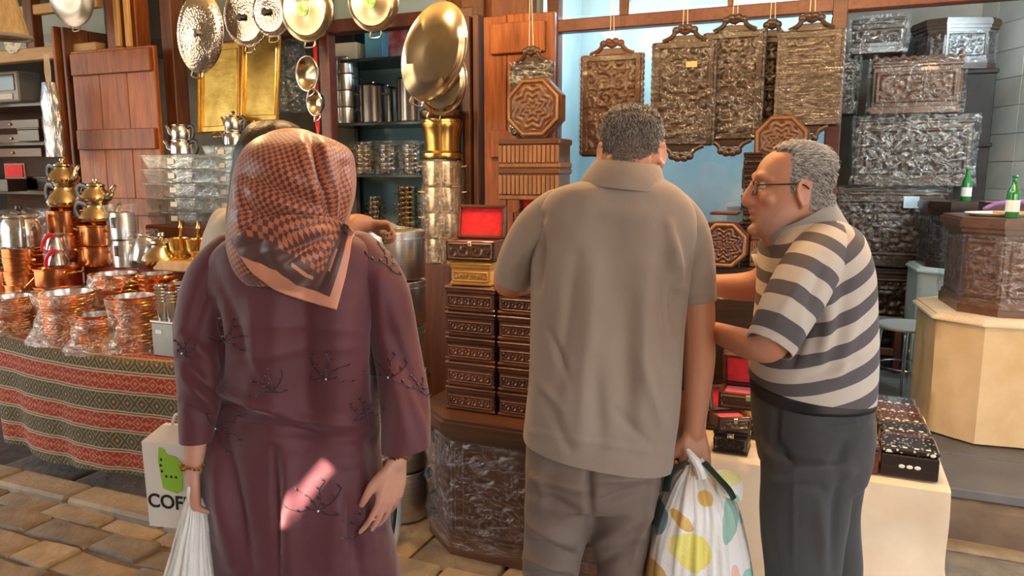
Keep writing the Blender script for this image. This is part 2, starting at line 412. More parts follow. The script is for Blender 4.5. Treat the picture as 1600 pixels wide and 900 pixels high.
def glassmat(name, tint, refl, haze):
    m, nt, b = newmat(name); nt.nodes.remove(b)
    lw = nd(nt, 'ShaderNodeFresnel', {0: 1.5}).outputs[0]
    co = coords(nt, 'Object', (1.2, 1, .8)); n = noi(nt, co, 3, 6, .65, 1.5)
    t = nd(nt, 'ShaderNodeBsdfTransparent', {0: (*tint, 1)}).outputs[0]
    g = nd(nt, 'ShaderNodeBsdfGlossy', {0: (1, 1, 1, 1), 1: .03}).outputs[0]
    d = nd(nt, 'ShaderNodeBsdfDiffuse', {0: (.75, .88, .92, 1)}).outputs[0]
    a = nd(nt, 'ShaderNodeMixShader', {0: mth(nt, 'MULTIPLY', lw, refl), 1: t, 2: g}).outputs[0]
    a = nd(nt, 'ShaderNodeMixShader', {0: mth(nt, 'MULTIPLY', n, haze), 1: a, 2: d}).outputs[0]  # pale blue haze mixed over the glass by noise
    nt.links.new(a, nt.nodes['Material Output'].inputs[0]); return m
M['glass'] = glassmat('hazy_pane', (.9, .97, 1), 1.6, .16)
w1 = struct('window_1', MB().box(((sL+sR)/2, 0, (zt+.5)/2), (sR-sL-.05, .006, zt-.55)).mesh(smooth=False), M['glass'], N*(DV+.02), RZ)
w2 = struct('window_2', MB().box(((sL+sR)/2, 0, zt+.36), (sR-sL, .006, .6)).mesh(smooth=False), M['glass'], N*(DV+.02), RZ)
# show-case behind the pane: pale blue tiled back and side
vback = pm('pale_blue_lining', (.34, .46, .49), (.48, .6, .62), rough=.35, scale=1.5, detail=6, bmp=(6, .4))
vb = struct('wall_showcase', MB().box(((sL+sR)/2-.18, 0, 1.5), (sR-sL+.32, .05, 3.0)).mesh(smooth=False), vback, N*5.05, RZ)
struct('wall_divider', MB().box((0, .45, 1.5), (.06, .9, 3.0)).mesh(smooth=False), vback, S(sL-.14, DV+.05, 0), RZ)
struct('window_4', MB().box((0, 0, 1.3), (.006, .7, 2.6)).mesh(smooth=False), M['glass'], S(sR+.01, DV+.42, 0), RZ)
struct('trim_6', MB().box((0, 0, .25), (sR-sL, .8, .5)).mesh(smooth=False), M['frame_red'], S((sL+sR)/2, DV+.4, 0), RZ)
# left shop: posts and transoms
DL = 3.95
for px, w_, mt in ((186, .14, 'shutter'), (214, .09, 'shutter'), (262, .10, 'shutter_dark')):
    s_ = sx(px, DL, 60); bar('trim_7', S(s_, DL+(.05 if px > 250 else .02), 0), S(s_, DL+(.05 if px > 250 else .02), 3.0), w_, .12, M[mt])
for px in (184, 200): bar('trim_8', S(sx(px, DL-.07, 40), DL-.07, PD(px, 74, DL-.07).z), S(sx(px, DL-.07, 40), DL-.07, 3.0), .045, .03, M['pale_wood'])
zl = PD(515, 44, DL+.1).z
bar('trim_9', S(sx(262, DL+.1), DL+.1, zl), S(sx(745, DL+.1), DL+.1, zl), .09, .08, M['frame_red'])
bar('trim_10', S(sx(512, DL+.1), DL+.1, .0), S(sx(512, DL+.1), DL+.1, 3.0), .075, .08, M['frame_red'])
bar('trim_11', S(sx(745, DL+.12), DL+.12, .0), S(sx(745, DL+.12), DL+.12, 3.0), .14, .12, M['shutter_dark'])
bar('trim_12', S(sx(700, DL+.3, 20), DL+.3, 2.25), S(sx(850, DL+.3, 20), DL+.3, 2.25+.35), .18, .1, M['shutter']) if False else None
zl2 = PD(30, 88, DL).z
bar('trim_13', S(-7.5, DL, zl2), S(sx(160, DL), DL, zl2), .085, .09, M['pale_wood'])
bar('trim_14', S(sx(48, DL, 40), DL+.02, zl2), S(sx(48, DL, 40), DL+.02, 3.0), .1, .08, M['shutter_dark'])
bar('trim_15', S(-7.5, DL+.02, PD(30, 18, DL).z), S(sx(160, DL), DL+.02, PD(30, 18, DL).z), .06, .07, M['pale_wood'])
# upper panes of left shop (pale sky-blue lining seen through them)
struct('window_3', MB().box((0, 0, 0), (2.2, .006, .75)).mesh(smooth=False), M['glass'], S(sx(400, DL+.16), DL+.16, zl+.42), RZ)
struct('wall_back_panel', MB().box((0, 0, 1.5), (1.05, .05, 3)).mesh(smooth=False), teal, S(sx(600, 5.25), 5.25, 0), RZ)
struct('wall_back_panel', MB().box((0, 0, 0), (1.5, .05, .8)).mesh(smooth=False), vback, S(sx(70, 4.6, 40), 4.6, PD(70, 50, 4.6).z+.2), RZ)
struct('wall_partition', MB().box((0, 0, 1.5), (1.9, .05, 3)).mesh(smooth=False), pm('grey_green_board', (.12, .12, .1), (.17, .16, .13), rough=.8, scale=3), S(sx(400, 5.0), 5.0, 0), RZ)
struct('wall_upper_lining', MB().box((0, 0, 0), (2.6, .04, .9)).mesh(smooth=False), vback, S(sx(480, 4.75, 20), 4.75, zl+.55), RZ)
# ================================================================ SHUTTERS
def shutter(label, pL, pR, zt_, zb, thick=.035, n=3, mat='shutter', battens=(), bL=.02, group=None):
    pL, pR = Vector(pL), Vector(pR); W = (pR-pL).length; ax = (pR-pL).normalized(); rz = math.atan2(ax.y, ax.x)
    t = thing('folding_shutter', label, 'shutter', (pL.x, pL.y, zb), rz, group); Hh = zt_-zb
    for i in range(n):
        o = link('plank', MB().box(((i+.5)*W/n, 0, Hh/2), (W/n-.004, thick, Hh-random.uniform(0, .015)), .004).mesh(), t, M[mat])
    for z0, h in battens:
        link('batten', MB().box((W/2, -thick/2-.012, z0-zb), (W-2*bL, .026, h), .005).mesh(), t, M[mat])
    return t
dS = DL-.12
za, zb_ = PD(180, 75, dS).z, .75
def zpx(px, py, d): return PD(px, py, d).z
shutter('wide three-plank orange-brown shutter leaf folded open beside the copperware', PD(113, 80, dS), PD(243, 80, dS)*1.0, za, zb_, n=3, battens=[(zpx(180, 98, dS), .15), (zpx(180, 218, dS), .14), (zpx(180, 322, dS), .12)])
dS2 = DL-.1
a = PD(97, 60, dS2); shutter('narrow edge-on shutter leaf behind the hanging grey bundle', a, a+U*.07+N*.35, zpx(97, 42, dS2), zb_, n=2, mat='shutter_dark')
a = PD(82, 60, dS2); shutter('shutter leaf folded flat next to the dark shelf opening', a, a+U*.05+N*.38, zpx(82, 40, dS2), zb_, n=2, mat='shutter')
link_hook = None
# centre shutters
dC = 3.9
a, b_ = PD(757, 40, dC), PD(868, 45, dC)
shutter('broad two-plank shutter leaf carrying the plastic-wrapped tray and octagonal box', a, b_, zpx(812, 22, dC), .3, n=3, battens=[(zpx(815, 60, dC), .16), (zpx(815, 225, dC), .15)], bL=.05)
a = PD(742, 40, dC); shutter('thin dark shutter leaf folded behind the large oval brass-coloured lid', a, a+U*.03+N*.4, zpx(742, 22, dC), .3, n=2, mat='shutter_dark')
a = PD(728, 30, dC); shutter('outermost dark shutter leaf next to the samovar column', a, a+U*.03+N*.3, zpx(728, 24, dC), .3, n=2, mat='shutter_dark')
struct('trim_16', MB().box((0, 0, 0), (.52, .12, .5)).mesh(smooth=False), M['shutter_dark'], S(sx(765, 4.1, 10), 4.12, zpx(765, 22, 4.1)+.22), RZ)
# ================================================================ COUNTER WITH KILIM CLOTH
def kilim():
    m, nt, b = newmat('kilim_weave')
    uv = nd(nt, 'ShaderNodeUVMap', uv_map='UVMap').outputs[0]
    sep = nd(nt, 'ShaderNodeSeparateXYZ', {0: uv}); u, v = sep.outputs[0], sep.outputs[1]
    wob = mth(nt, 'MULTIPLY', mth(nt, 'SUBTRACT', noi(nt, uv, 40, 2), .5), .006)
    v = mth(nt, 'ADD', v, wob)
    t = mth(nt, 'FRACT', mth(nt, 'DIVIDE', v, .2))           # 0..1 red then olive
    def near(x, c, w): return mth(nt, 'LESS_THAN', mth(nt, 'ABSOLUTE', mth(nt, 'SUBTRACT', x, c)), w)
    red = mth(nt, 'LESS_THAN', t, .47)
    def diamond(c, per, hh, freq, off=0.0):
        du = mth(nt, 'MULTIPLY', mth(nt, 'ABSOLUTE', mth(nt, 'SUBTRACT', mth(nt, 'FRACT', mth(nt, 'ADD', mth(nt, 'DIVIDE', u, per), off)), .5)), 2.0)
        dv = mth(nt, 'DIVIDE', mth(nt, 'ABSOLUTE', mth(nt, 'SUBTRACT', t, c)), hh)
        return mth(nt, 'ADD', du, dv), du, dv
    L, du, dv = diamond(.235, .1, .21, 3)
    ringR = mth(nt, 'MAXIMUM', near(L, .62, .10), near(L, .12, .14))
    sp_, _, _ = diamond(.235, .1, .24, 3, .5)
    star = mth(nt, 'MAXIMUM', near(sp_, .18, .12), mth(nt, 'MULTIPLY', near(mth(nt, 'ABSOLUTE', mth(nt, 'SUBTRACT', du, dv)), 0.0, .10), mth(nt, 'GREATER_THAN', L, 1.0)))
    motR = mth(nt, 'MAXIMUM', ringR, star)
    speck = mth(nt, 'GREATER_THAN', noi(nt, uv, 260, 1), .56)
    motR = mth(nt, 'MULTIPLY', motR, mth(nt, 'MULTIPLY_ADD', speck, .5, .5))
    cr = mixc(nt, motR, (.27, .022, .012), (.42, .22, .09))
    LO, _, _ = diamond(.74, .085, .24, 3)
    zz = mth(nt, 'FRACT', mth(nt, 'MULTIPLY', LO, 1.7))
    motO = mth(nt, 'LESS_THAN', zz, .42)
    motO2 = mth(nt, 'LESS_THAN', LO, .16)
    co_ = mixc(nt, motO, (.055, .045, .024), (.17, .135, .06)); co_ = mixc(nt, motO2, co_, (.42, .14, .05))
    c = mixc(nt, red, co_, cr)
    line = mth(nt, 'MAXIMUM', mth(nt, 'MAXIMUM', near(t, .0, .05), near(t, 1.0, .05)), near(t, .48, .05))
    c = mixc(nt, line, c, (.38, .28, .16))
    dark = mth(nt, 'MAXIMUM', mth(nt, 'MAXIMUM', near(t, .0, .012), near(t, 1.0, .012)), near(t, .48, .012))
    c = mixc(nt, dark, c, (.06, .035, .02))
    nt.links.new(c, b.inputs['Base Color']); b.inputs['Roughness'].default_value = .9
    w = nd(nt, 'ShaderNodeTexWave', {'Vector': uv, 'Scale': 160.0}, bands_direction='Y').outputs[1]
    bump(nt, b, w, .25, .002); return m
def uvgrid(name, Pt, UVs, mat, parent=None, thick=.0, smooth=True):
    m_, n_ = Pt.shape[:2]; mb = MB().grid(Pt); me = bpy.data.meshes.new(name); me.from_pydata(mb.v, [], mb.f)
    lay = me.uv_layers.new(name='UVMap'); idx = np.zeros(len(me.loops), int); me.loops.foreach_get('vertex_index', idx)
    lay.data.foreach_set('uv', UVs.reshape(-1, 2)[idx].ravel().astype(np.float32))
    me.polygons.foreach_set('use_smooth', [smooth]*len(me.polygons)); me.update()
    o = link(name, me, parent, mat)
    if thick:
        md = o.modifiers.new('solid', 'SOLIDIFY'); md.thickness = thick; md.offset = -1
    return o
ZC = .69
cs0, cs1 = -4.2, sx(322, 2.62, 575)
def cfront(s):                                             # bulging front line of the counter
    k = (s-cs0)/(cs1-cs0); return 2.62-.10*math.sin(PI*min(max(k, 0), 1)*.9)
cnt = thing('market_counter', 'long low counter under a red and olive kilim cloth piled with copperware', 'counter', S((cs0+cs1)/2, 3.1, 0), RZ)
CTR = S((cs0+cs1)/2, 3.1, 0); MR = (Matrix.Translation(CTR) @ Matrix.Rotation(RZ, 4, 'Z')).inverted()
link('table_top', MB().box((0, -.08, ZC-.035), (cs1-cs0, .72, .05)).mesh(smooth=False), cnt, M['pale_wood'])
link('trestle', MB().box((0, .18, ZC/2-.03), (cs1-cs0-.2, .3, ZC-.06)).mesh(smooth=False), cnt, pm('blue_crates', (.05, .07, .09), (.03, .04, .05), rough=.7))
ns_, nv = 110, 34
Pt = np.zeros((nv, ns_, 3)); UVs = np.zeros((nv, ns_, 2))
for j in range(ns_):
    s_ = cs0+(cs1-cs0)*j/(ns_-1); f = cfront(s_)
    for i in range(nv):
        if i < 6: dd = f+.42*(1-i/6); z = ZC; vv = -.42*(1-i/6)
        else:
            k = (i-6)/(nv-7); hem = .12+.03*math.sin(s_*2.1)+.012*math.sin(s_*9)
            z = ZC-.004-(ZC-hem)*k; vv = (ZC-hem)*k
            wv = math.sin(s_*13+1.5*math.sin(s_*3.1))*.016+math.sin(s_*29+2)*.005
            dd = f-.012*min(1, k*6)-wv*k-.05*k*(1-k)
        w = MR @ S(s_, dd, z+(.004 if i < 6 else 0)); Pt[i, j] = w; UVs[i, j] = (s_, vv+.145)
uvgrid('kilim_cloth', Pt, UVs, kilim(), cnt)
# ================================================================ METALWARE MAKERS
def mk_pan(key, r=.1, h=.05, lip=.006, handles='loop', mat='copper', lining=True):
    t = thing('copper_pan' if mat == 'copper' else 'metal_pan', 'x', 'pan')
    link('body', MB().lathe([(0, 0), (r*.9, 0), (r*.96, .006), (r, h), (r+lip, h+.002), (r+lip, h+.004), (r-.003, h+.003)], 28, close=False).mesh(), t, M[mat])
    link('lining', MB().lathe([(r-.003, h+.003), (r*.945, .010), (0, .008)], 28, close=False).mesh(), t, M['tin' if lining else mat])
    if handles == 'loop':
        for sg in (-1, 1):
            pts = [(sg*(r-.002), -.03, h*.72), (sg*(r+.022), -.028, h*.82), (sg*(r+.034), 0, h*.9), (sg*(r+.022), .028, h*.82), (sg*(r-.002), .03, h*.72)]
            link('handle', MB().tube(spline(pts, 4), .0038, 6).mesh(), t, M['brass'])
    elif handles == 'long':
        link('handle', MB().tube([(r-.004, 0, h*.8), (r+.06, 0, h*.95), (r+.17, 0, h*1.25)], [.006, .005, .008], 8, flat=.6).mesh(), t, M['brass'])
    return t
pan = Maker(mk_pan)
def stack(key, n, base, dz, label, group, jit=.004, **kw):
    for i in range(n):
        j = Vector((random.uniform(-jit, jit), random.uniform(-jit, jit), i*dz))
        pan(key, nth(label, i, n), group, Vector(base)+j, rz=RZ+random.uniform(-.5, .5), **kw)
def film(label, base, r, h, seed, mat='wrap_warm', flare=1.25, sy=1, name='plastic_bag', rim=.0):
    """thin crumpled plastic bag standing round a stack of goods"""
    rnd = random.Random(seed); n, m = 44, 22; A = np.zeros((m, n+1, 3))
    for i in range(m):
        k = i/(m-1); z = h*k
        rr = r*(1.04+.10*math.sin(k*9+seed)*(.5)+(flare-1)*max(0, 1-k*3.0)+.05*k)
        for j in range(n+1):
            a = 2*PI*(j % n)/n
            q = noise.noise((math.cos(a)*2.2+seed, math.sin(a)*2.2, k*4))*.16+noise.noise((math.cos(a)*7, math.sin(a)*7+seed, k*9))*.07
            A[i, j] = (rr*(1+q)*math.cos(a), rr*(1+q)*math.sin(a)*sy, max(.002, z+noise.noise((a*1.2, k*3, seed))*h*.05*(k > .05)))
    o = link(name, MB().grid(A).mesh(ang=60), None, M[mat]); o.location = base; tag(o, label, 'plastic bag'); return o
def cpt(px, py, d): return PD(px, py, d)
TIERS = [(3.13, 1.04), (2.9, .86), (0, ZC)]
def onc(px, d, dz=0.0):                                    # point over pixel column px on the tier at depth d
    q = PD(px, 450, d); return Vector((q.x, q.y, [z for d0, z in TIERS if d >= d0][0]+.004+dz))
SEEN = set(o.name for o in COL.objects)
def fit(anchor, K):                                        # scale the goods built since the last call about their footing
    for o in list(COL.objects):
        if o.name in SEEN or o.parent: continue
        o.location = anchor+(o.location-anchor)*K; o.scale = [k*K for k in o.scale]
    SEEN.update(o.name for o in COL.objects)
stepm = pm('red_step_cloth', (.2, .03, .02), (.28, .06, .03), rough=.9, scale=20)
for (da, db, za_) in ((2.9, 3.40, .86), (3.13, 3.40, 1.04)):
    link('display_step', MB().box((0, (da+db)/2-3.1, (ZC+za_)/2), (cs1-cs0-.1, db-da, za_-ZC), .01).mesh(), cnt, stepm)
SEEN.update(o.name for o in COL.objects)
# --- teapots
def mk_teapot(key, mat='steel', hmat='black_plastic', w=.055, h=.085, belly=0, lid=True, spout=True):
    t = thing('teapot', 'x', 'teapot')
    if belly: prof = [(0, 0), (w*.72, 0), (w*.98, h*.16), (w*1.08, h*.34), (w*.92, h*.58), (w*.6, h*.78), (w*.55, h*.9), (w*.66, h), (0, h)]
    else: prof = [(0, 0), (w*.94, 0), (w, .006), (w*.98, h*.5), (w*.92, h*.8), (w*.8, h*.93), (w*.92, h), (w*.92, h*1.02), (0, h*1.02)]
    link('body', MB().lathe(prof, 28).mesh(), t, M[mat])
    if lid:
        l = link('lid', MB().lathe([(w*.62, h*1.0), (w*.6, h*1.06), (w*.3, h*1.16), (0, h*1.19)] if belly else [(w*.85, h*1.02), (w*.8, h*1.07), (w*.3, h*1.12), (0, h*1.13)], 24, close=False).mesh(), t, M[mat])
        link('knob', MB().lathe([(0, h*1.12), (w*.1, h*1.13), (w*.09, h*1.2), (w*.2, h*1.26), (w*.17, h*1.36), (0, h*1.4)], 12).mesh(), l, M['black_plastic' if not belly else mat])
    if spout:
        link('spout', MB().tube(spline([(w*.85, 0, h*.35), (w*1.45, 0, h*.5), (w*1.6, 0, h*.75), (w*1.95, 0, h*1.0)], 4), [w*.24-(w*.12)*i/12 for i in range(13)], 8).mesh(), t, M[mat])
    hp = [(-w*.9, 0, h*.85), (-w*1.5, 0, h*.95), (-w*1.75, 0, h*.6), (-w*1.6, 0, h*.22), (-w*1.45, 0, h*.12)] if not belly else [(-w*.7, 0, h*.85), (-w*1.6, 0, h*1.0), (-w*1.9, 0, h*.6), (-w*1.5, 0, h*.25), (-w*1.0, 0, h*.25)]
    link('handle', MB().tube(spline(hp, 4), w*.13, 8, flat=1.5).mesh(), t, M[hmat])
    return t
teapot = Maker(mk_teapot)
gt = 'teapots on the counter'
# tall samovar-style teapots on copper pots
def pot_base(px, d): return onc(px, d)
def mk_pot(key, r=.1, h=.12, mat='copper'):
    t = thing('cooking_pot', 'x', 'pot')
    link('body', MB().lathe([(0, 0), (r*.97, 0), (r, .01), (r, h), (r+.005, h+.003), (r+.005, h+.006), (r-.004, h+.005), (r-.006, .012), (0, .01)], 30).mesh(), t, M[mat])
    for sg in (-1, 1):
        link('handle', MB().tube(spline([(sg*(r-.001), -.035, h*.78), (sg*(r+.03), -.03, h*.86), (sg*(r+.036), 0, h*.88), (sg*(r+.03), .03, h*.86), (sg*(r-.001), .035, h*.78)], 4), .005, 6).mesh(), t, M['brass'] if mat == 'copper' else M['steel'])
    return t
pot = Maker(mk_pot)
d1 = 3.25
b0 = onc(115, d1)
for k, (r, h) in enumerate([(.095, .115), (.085, .10)]):
    pot('cp%d' % k, ['lower copper pot carrying the tallest teapot pair', 'upper copper pot standing straight beneath the tallest teapot pair'][k], None, b0+Vector((0, 0, .0 if k == 0 else .122)), RZ, r=r, h=h)
zz = b0+Vector((0, 0, .228))
teapot('tall1', 'lower polished champagne teapot of the tallest pair', None, zz, RZ-.1, mat='champagne', belly=1, w=.075, h=.115, lid=False)
teapot('tall2', 'small upper champagne teapot crowning the tallest pair', None, zz+Vector((0, 0, .116)), RZ-.1, mat='champagne', belly=1, w=.062, h=.085)
fit(b0, 1.38)
b0 = onc(163, d1-.06)
pot('cp2', 'squat copper pot under the second teapot pair', None, b0, RZ, r=.085, h=.07)
pot('cp3', 'copper pot directly under the second teapot pair', None, b0+Vector((0, 0, .078)), RZ, r=.075, h=.075)
teapot('t3', 'lower teapot of the second champagne pair', None, b0+Vector((0, 0, .16)), RZ, mat='champagne', belly=1, w=.065, h=.085, lid=False)
teapot('t4', 'upper teapot with upright spout on the second champagne pair', None, b0+Vector((0, 0, .246)), RZ, mat='champagne', belly=1, w=.055, h=.07)
fit(b0, 1.5)
# left pans with wire handles and wrapped kettle
b0 = onc(42, d1-.24)
stack('long', 9, b0, .021, 'long-handled copper pan in the stack under the wrapped kettle', 'long-handled pans in one stack', r=.088, h=.045, handles='long')
kz = b0+Vector((0, 0, 9*.021+.03))
teapot('k1', 'steel kettle in a clear bag on top of the long-handled pans', None, kz, RZ+2.6, w=.085, h=.14, hmat='steel')
film('clear bag pulled tight over the steel kettle', kz, .105, .175, 4, 'wrap', 1.0)
fit(b0, 1.3)
# red handled coffee pot group
b0 = onc(93, d1-.26)
pan('flat', 'wide shallow copper pan beneath the red-handled coffee pots', None, b0, RZ, r=.1, h=.05)
pot('cp4', 'copper pot holding up the red-handled coffee pots', None, b0+Vector((0, 0, .056)), RZ, r=.095, h=.075)
cz = b0+Vector((0, 0, .138))
def mk_cezve(key, h=.08):
    t = thing('coffee_pot', 'x', 'coffee pot')
    link('body', MB().lathe([(0, 0), (.036, 0), (.042, .012), (.034, h*.7), (.03, h*.82), (.037, h), (.033, h), (0, h*.5)], 20).mesh(), t, M['steel'])
    link('handle', MB().tube(spline([(.03, -.005, h*.8), (.045, -.02, h*1.02), (.03, -.045, h*.6), (.022, -.05, h*.1)], 4), .009, 8).mesh(), t, M['red_plastic']); return t
cezve = Maker(mk_cezve)
cezve('a', 'steel coffee pot with red handle, lower of two', None, cz, RZ-.4)
cezve('a', 'steel coffee pot with red handle, upper of two', None, cz+Vector((0, 0, .07)), RZ-.6)
film('crumpled clear bag over the red-handled coffee pots', cz, .05, .155, 9, 'wrap', 1.0)
fit(b0, 1.3)
# canisters
def mk_canister(key, r=.05, h=.115):
    t = thing('canister', 'x', 'canister')
    link('body', MB().lathe([(0, 0), (r, 0), (r, h*.78), (r*.97, h*.8), (r*.97, h*.84), (r*.9, h*.95), (r*.5, h), (0, h)], 26).mesh(), t, M['steel_brushed'])
    link('clasp', MB().box((0, -r-.003, h*.6), (.014, .008, .045), .002).mesh(), t, M['dark_metal']); return t
can = Maker(mk_canister)
can('a', 'grey steel canister with clasp, lower of the stacked two', None, onc(200, d1-.07), RZ+.2)
can('a', 'grey steel canister with clasp, on top of another', None, onc(200, d1-.07, .117), RZ+.1)
film('milky bag over the two stacked canisters', onc(200, d1-.07), .058, .26, 12, 'wrap', 1.0)
fit(onc(200, d1-.07), 1.4)
teapot('k2', 'tilted bagged steel jug beside the canisters', None, onc(228, d1-.07, .02), RZ+2.8, mat='steel', w=.055, h=.12, hmat='steel', lid=False, rot=(.25, 0, RZ+2.8))
film('clear bag round the tilted steel jug', onc(228, d1-.07), .066, .17, 15, 'wrap', 1.05)
fit(onc(228, d1-.07), 1.3)
teapot('t5', 'bulbous champagne teapot with thick black handle next to the mortars', None, onc(258, d1-.07, .002), RZ+.1, mat='champagne', belly=1, w=.06, h=.085)
fit(onc(258, d1-.07), 1.75)
# mortars with pestles
def mk_mortar(key):
    t = thing('mortar', 'x', 'mortar')
    link('cup', MB().lathe([(0, 0), (.034, 0), (.036, .008), (.022, .018), (.024, .026), (.036, .04), (.04, .085), (.043, .09), (.038, .09), (.03, .03), (0, .028)], 22).mesh(), t, M['brass'])
    link('pestle', MB().lathe([(0, 0), (.011, .004), (.007, .02), (.006, .09), (.011, .1), (.007, .115), (.009, .13), (0, .135)], 12, T(.008, 0, .035, 0, 0, .12)).mesh(), t, M['brass']); return t
mortar_ = Maker(mk_mortar)
for px, dd, l in ((287, .2, 'brass mortar with pestle next to the bulbous teapot'), (307, .26, 'brass mortar with pestle half hidden by the white-shirted person')):
    mortar_('a', l, None, onc(px, d1-.07, .045), RZ)
one('display_block', MB().box((0, 0, .022), (.26, .14, .044), .006).mesh(), M['pale_wood'], 'low pale wooden block lifting the brass mortars', 'block', onc(297, d1-.07), RZ)
fit(onc(297, d1-.07), 1.35)
# loose bowls and pans in the middle
b0 = onc(184, d1-.27)
stack('sahan', 6, b0, .017, 'copper dish in the bagged stack before the canisters', 'bagged dishes before the canisters', r=.085, h=.038)
film('open plastic bag heaped over the dishes before the canisters', b0, .1, .125, 21, flare=1.08)
fit(b0, 1.35)
b0 = onc(243, d1-.27)
stack('sahan2', 6, b0, .02, 'copper dish in the bare stack before the bulbous teapot', 'bare copper dishes', r=.068, h=.045)
fit(b0, 1.25)
b0 = onc(283, d1-.27)
stack('sahan4', 5, b0, .016, 'small copper dish beside the steel cups', 'small dishes beside the cups', r=.055, h=.035)
fit(b0, 1.4)
def mk_glasslid(key):
    t = thing('glass_lid', 'x', 'lid'); link('pane', MB().lathe([(.05, 0), (.03, .012), (0, .018)], 24, close=False).mesh(), t, M['glass'])
    link('rim', MB().tube(arc((0, 0, 0), .05, 0, 2*PI, 25, 'xy')[:-1], .004, 6, closed=True).mesh(), t, M['steel']); link('knob', MB().ball((0, 0, .026), .011).mesh(), t, M['champagne']); return t
Maker(mk_glasslid)('a', 'round glass lid with steel rim leaning on the copper dishes', None, onc(152, d1-.33, .075), rot=(1.15, 0, RZ))
pan('saucer', 'copper dish under the leaning glass lid', None, onc(146, d1-.26), RZ, r=.07, h=.05, scale=.95)
fit(onc(150, d1-.3), 1.2)
# front row, all wrapped
df = 2.74
b0 = onc(105, df)
stack('wide', 17, b0, .0125, 'wide copper pan in the biggest bagged stack', 'wide pans in the big bag', r=.118, h=.042)
film('large crinkled bag round the widest pan stack', b0, .14, .25, 31, flare=1.35)
fit(b0, 1.08)
b0 = onc(208, df-.02)
stack('mid', 18, b0, .0125, 'tin-lined copper pan in the tall bagged stack beside the grey tin', 'pans in the tall bag', r=.09, h=.04)
film('crinkled bag round the tall pan stack beside the grey tin', b0, .105, .25, 37, flare=1.3)
fit(b0, 1.1)
b0 = onc(148, df-.10)
stack('low', 12, b0, .0125, 'copper pan in the low bagged stack over the kilim edge', 'pans in the low bag', r=.085, h=.036)
film('loose bag of the low pan stack hanging over the kilim edge', b0, .11, .17, 43, flare=1.45)
fit(b0, 1.05)
b0 = onc(18, df+.05)
stack('left', 13, b0, .0125, 'copper pan in the bagged stack at the counter end', 'pans in the end bag', r=.1, h=.036)
film('cloudy bag round the pan stack next to the largest one', b0, .125, .2, 47, flare=1.4)
fit(b0, 1.05)
b0 = onc(4, d1-.27)
pot('cp5', 'copper saucepan standing open behind the end stack of pans', None, b0+Vector((0, 0, .0)), RZ, r=.085, h=.115)
fit(b0, 1.2)
one('wooden_spoon', MB().tube([(0, 0, 0), (.1, 0, .08), (.16, 0, .13)], [.005, .005, .006], 8).ball((.175, 0, .143), (.022, .014, .02)).mesh(), M['brass'], 'long brass spoon lying across the copper dishes', 'spoon', onc(28, d1-.32, .01), RZ+.2)
fit(onc(28, d1-.32), 1.0)
# steel cups on grey tin
tb = onc(268, df-.02)
tin = thing('grey_tin', 'square grey tin carrying the stacked steel cups', 'tin', tb, RZ)
link('body', MB().box((0, 0, .075), (.13, .13, .15), .006).mesh(), tin, pm('grey_tinplate', (.3, .31, .31), (.24, .25, .25), rough=.4, metal=.6))
link('lid', MB().box((0, 0, .154), (.136, .136, .012), .003).mesh(), tin, M['steel_brushed'])
link('paper_label', MB().box((-.02, -.0665, .11), (.035, .002, .016)).mesh(smooth=False), tin, M['white_paper'])
def mk_cup(key):
    return link('steel_cup', MB().lathe([(0, 0), (.021, 0), (.022, .004), (.027, .075), (.029, .078), (.026, .077), (.02, .006), (0, .005)], 20).mesh(), None, M['steel'])
mkcup = mk_cup('a'); first = True
for (ox, oy, n) in ((-.026, -.03, 6), (.03, -.03, 4), (.03, .03, 5)):
    for k in range(n):
        o = mkcup if first else mkcup.copy()
        if not first: COL.objects.link(o)
        first = False; o.location = tb + U*ox + N*oy + Vector((0, 0, .161+k*.0135)); tag(o, nth('steel tumbler in the %s-high stack on the grey tin' % {6: 'six', 4: 'four', 5: 'five'}[n], k, n), 'cup', 'steel tumblers on the tin')
fit(tb, 1.15)
# ================================================================ CONTAINERS, KETTLES BEHIND
M['clear_plastic'] = wrapmat('clear_plastic', (.85, .93, .93), (3, 3, 3), .42, .4, .12)
def mk_container(key, w=.42, dp=.26, h=.085):
    t = thing('food_container', 'x', 'container')
    def fr(k, z): return [(-w/2*k, -dp/2*k, z), (w/2*k, -dp/2*k, z), (w/2*k, dp/2*k, z), (-w/2*k, dp/2*k, z)]
    vs = fr(.84, 0)+fr(.98, h*.86)+fr(.95, h*.86)+fr(.82, .004)
    link('tub', MB().add(vs, [(3, 2, 1, 0)]+[(k*4+i, k*4+(i+1) % 4, k*4+4+(i+1) % 4, k*4+4+i) for k in range(3) for i in range(4)]).mesh(smooth=False), t, M['clear_plastic'])
    link('lid', MB().box((0, 0, h*.91), (w*1.02, dp*1.02, .010), .004).mesh(), t, M['clear_plastic'])
    link('sticker', MB().box((.03, -dp/2*.93-.004, h*.5), (.05, .002, .03)).mesh(smooth=False), t, M['white_paper']); return t
cont = Maker(mk_container)
sb = PD(292, 350, 3.56); sb.z = .99
zc1 = PD(292, 350, 3.56).z
one('crate', MB().box((0, 0, zc1/2), (.44, .26, zc1-.004), .01).mesh(), M['shutter_dark'], 'dark wooden crate supporting the clear food containers', 'crate', (sb.x, sb.y, 0), RZ)
for k in range(5):
    z = PD(292, 350, 3.56).z+k*.0865
    cont('a', nth('clear food container in the tall stack under the kettle pair', k, 5), 'clear containers in the tall stack', Vector((sb.x, sb.y, z)), RZ+random.uniform(-.05, .05))
topz = sb.z if False else PD(292, 350, 3.56).z+5*.0865
q = Vector((sb.x, sb.y, topz))
teapot('cay1', 'lower steel kettle of the pair on the tall container stack', None, q, RZ+PI+.1, w=.068, h=.085, lid=False)
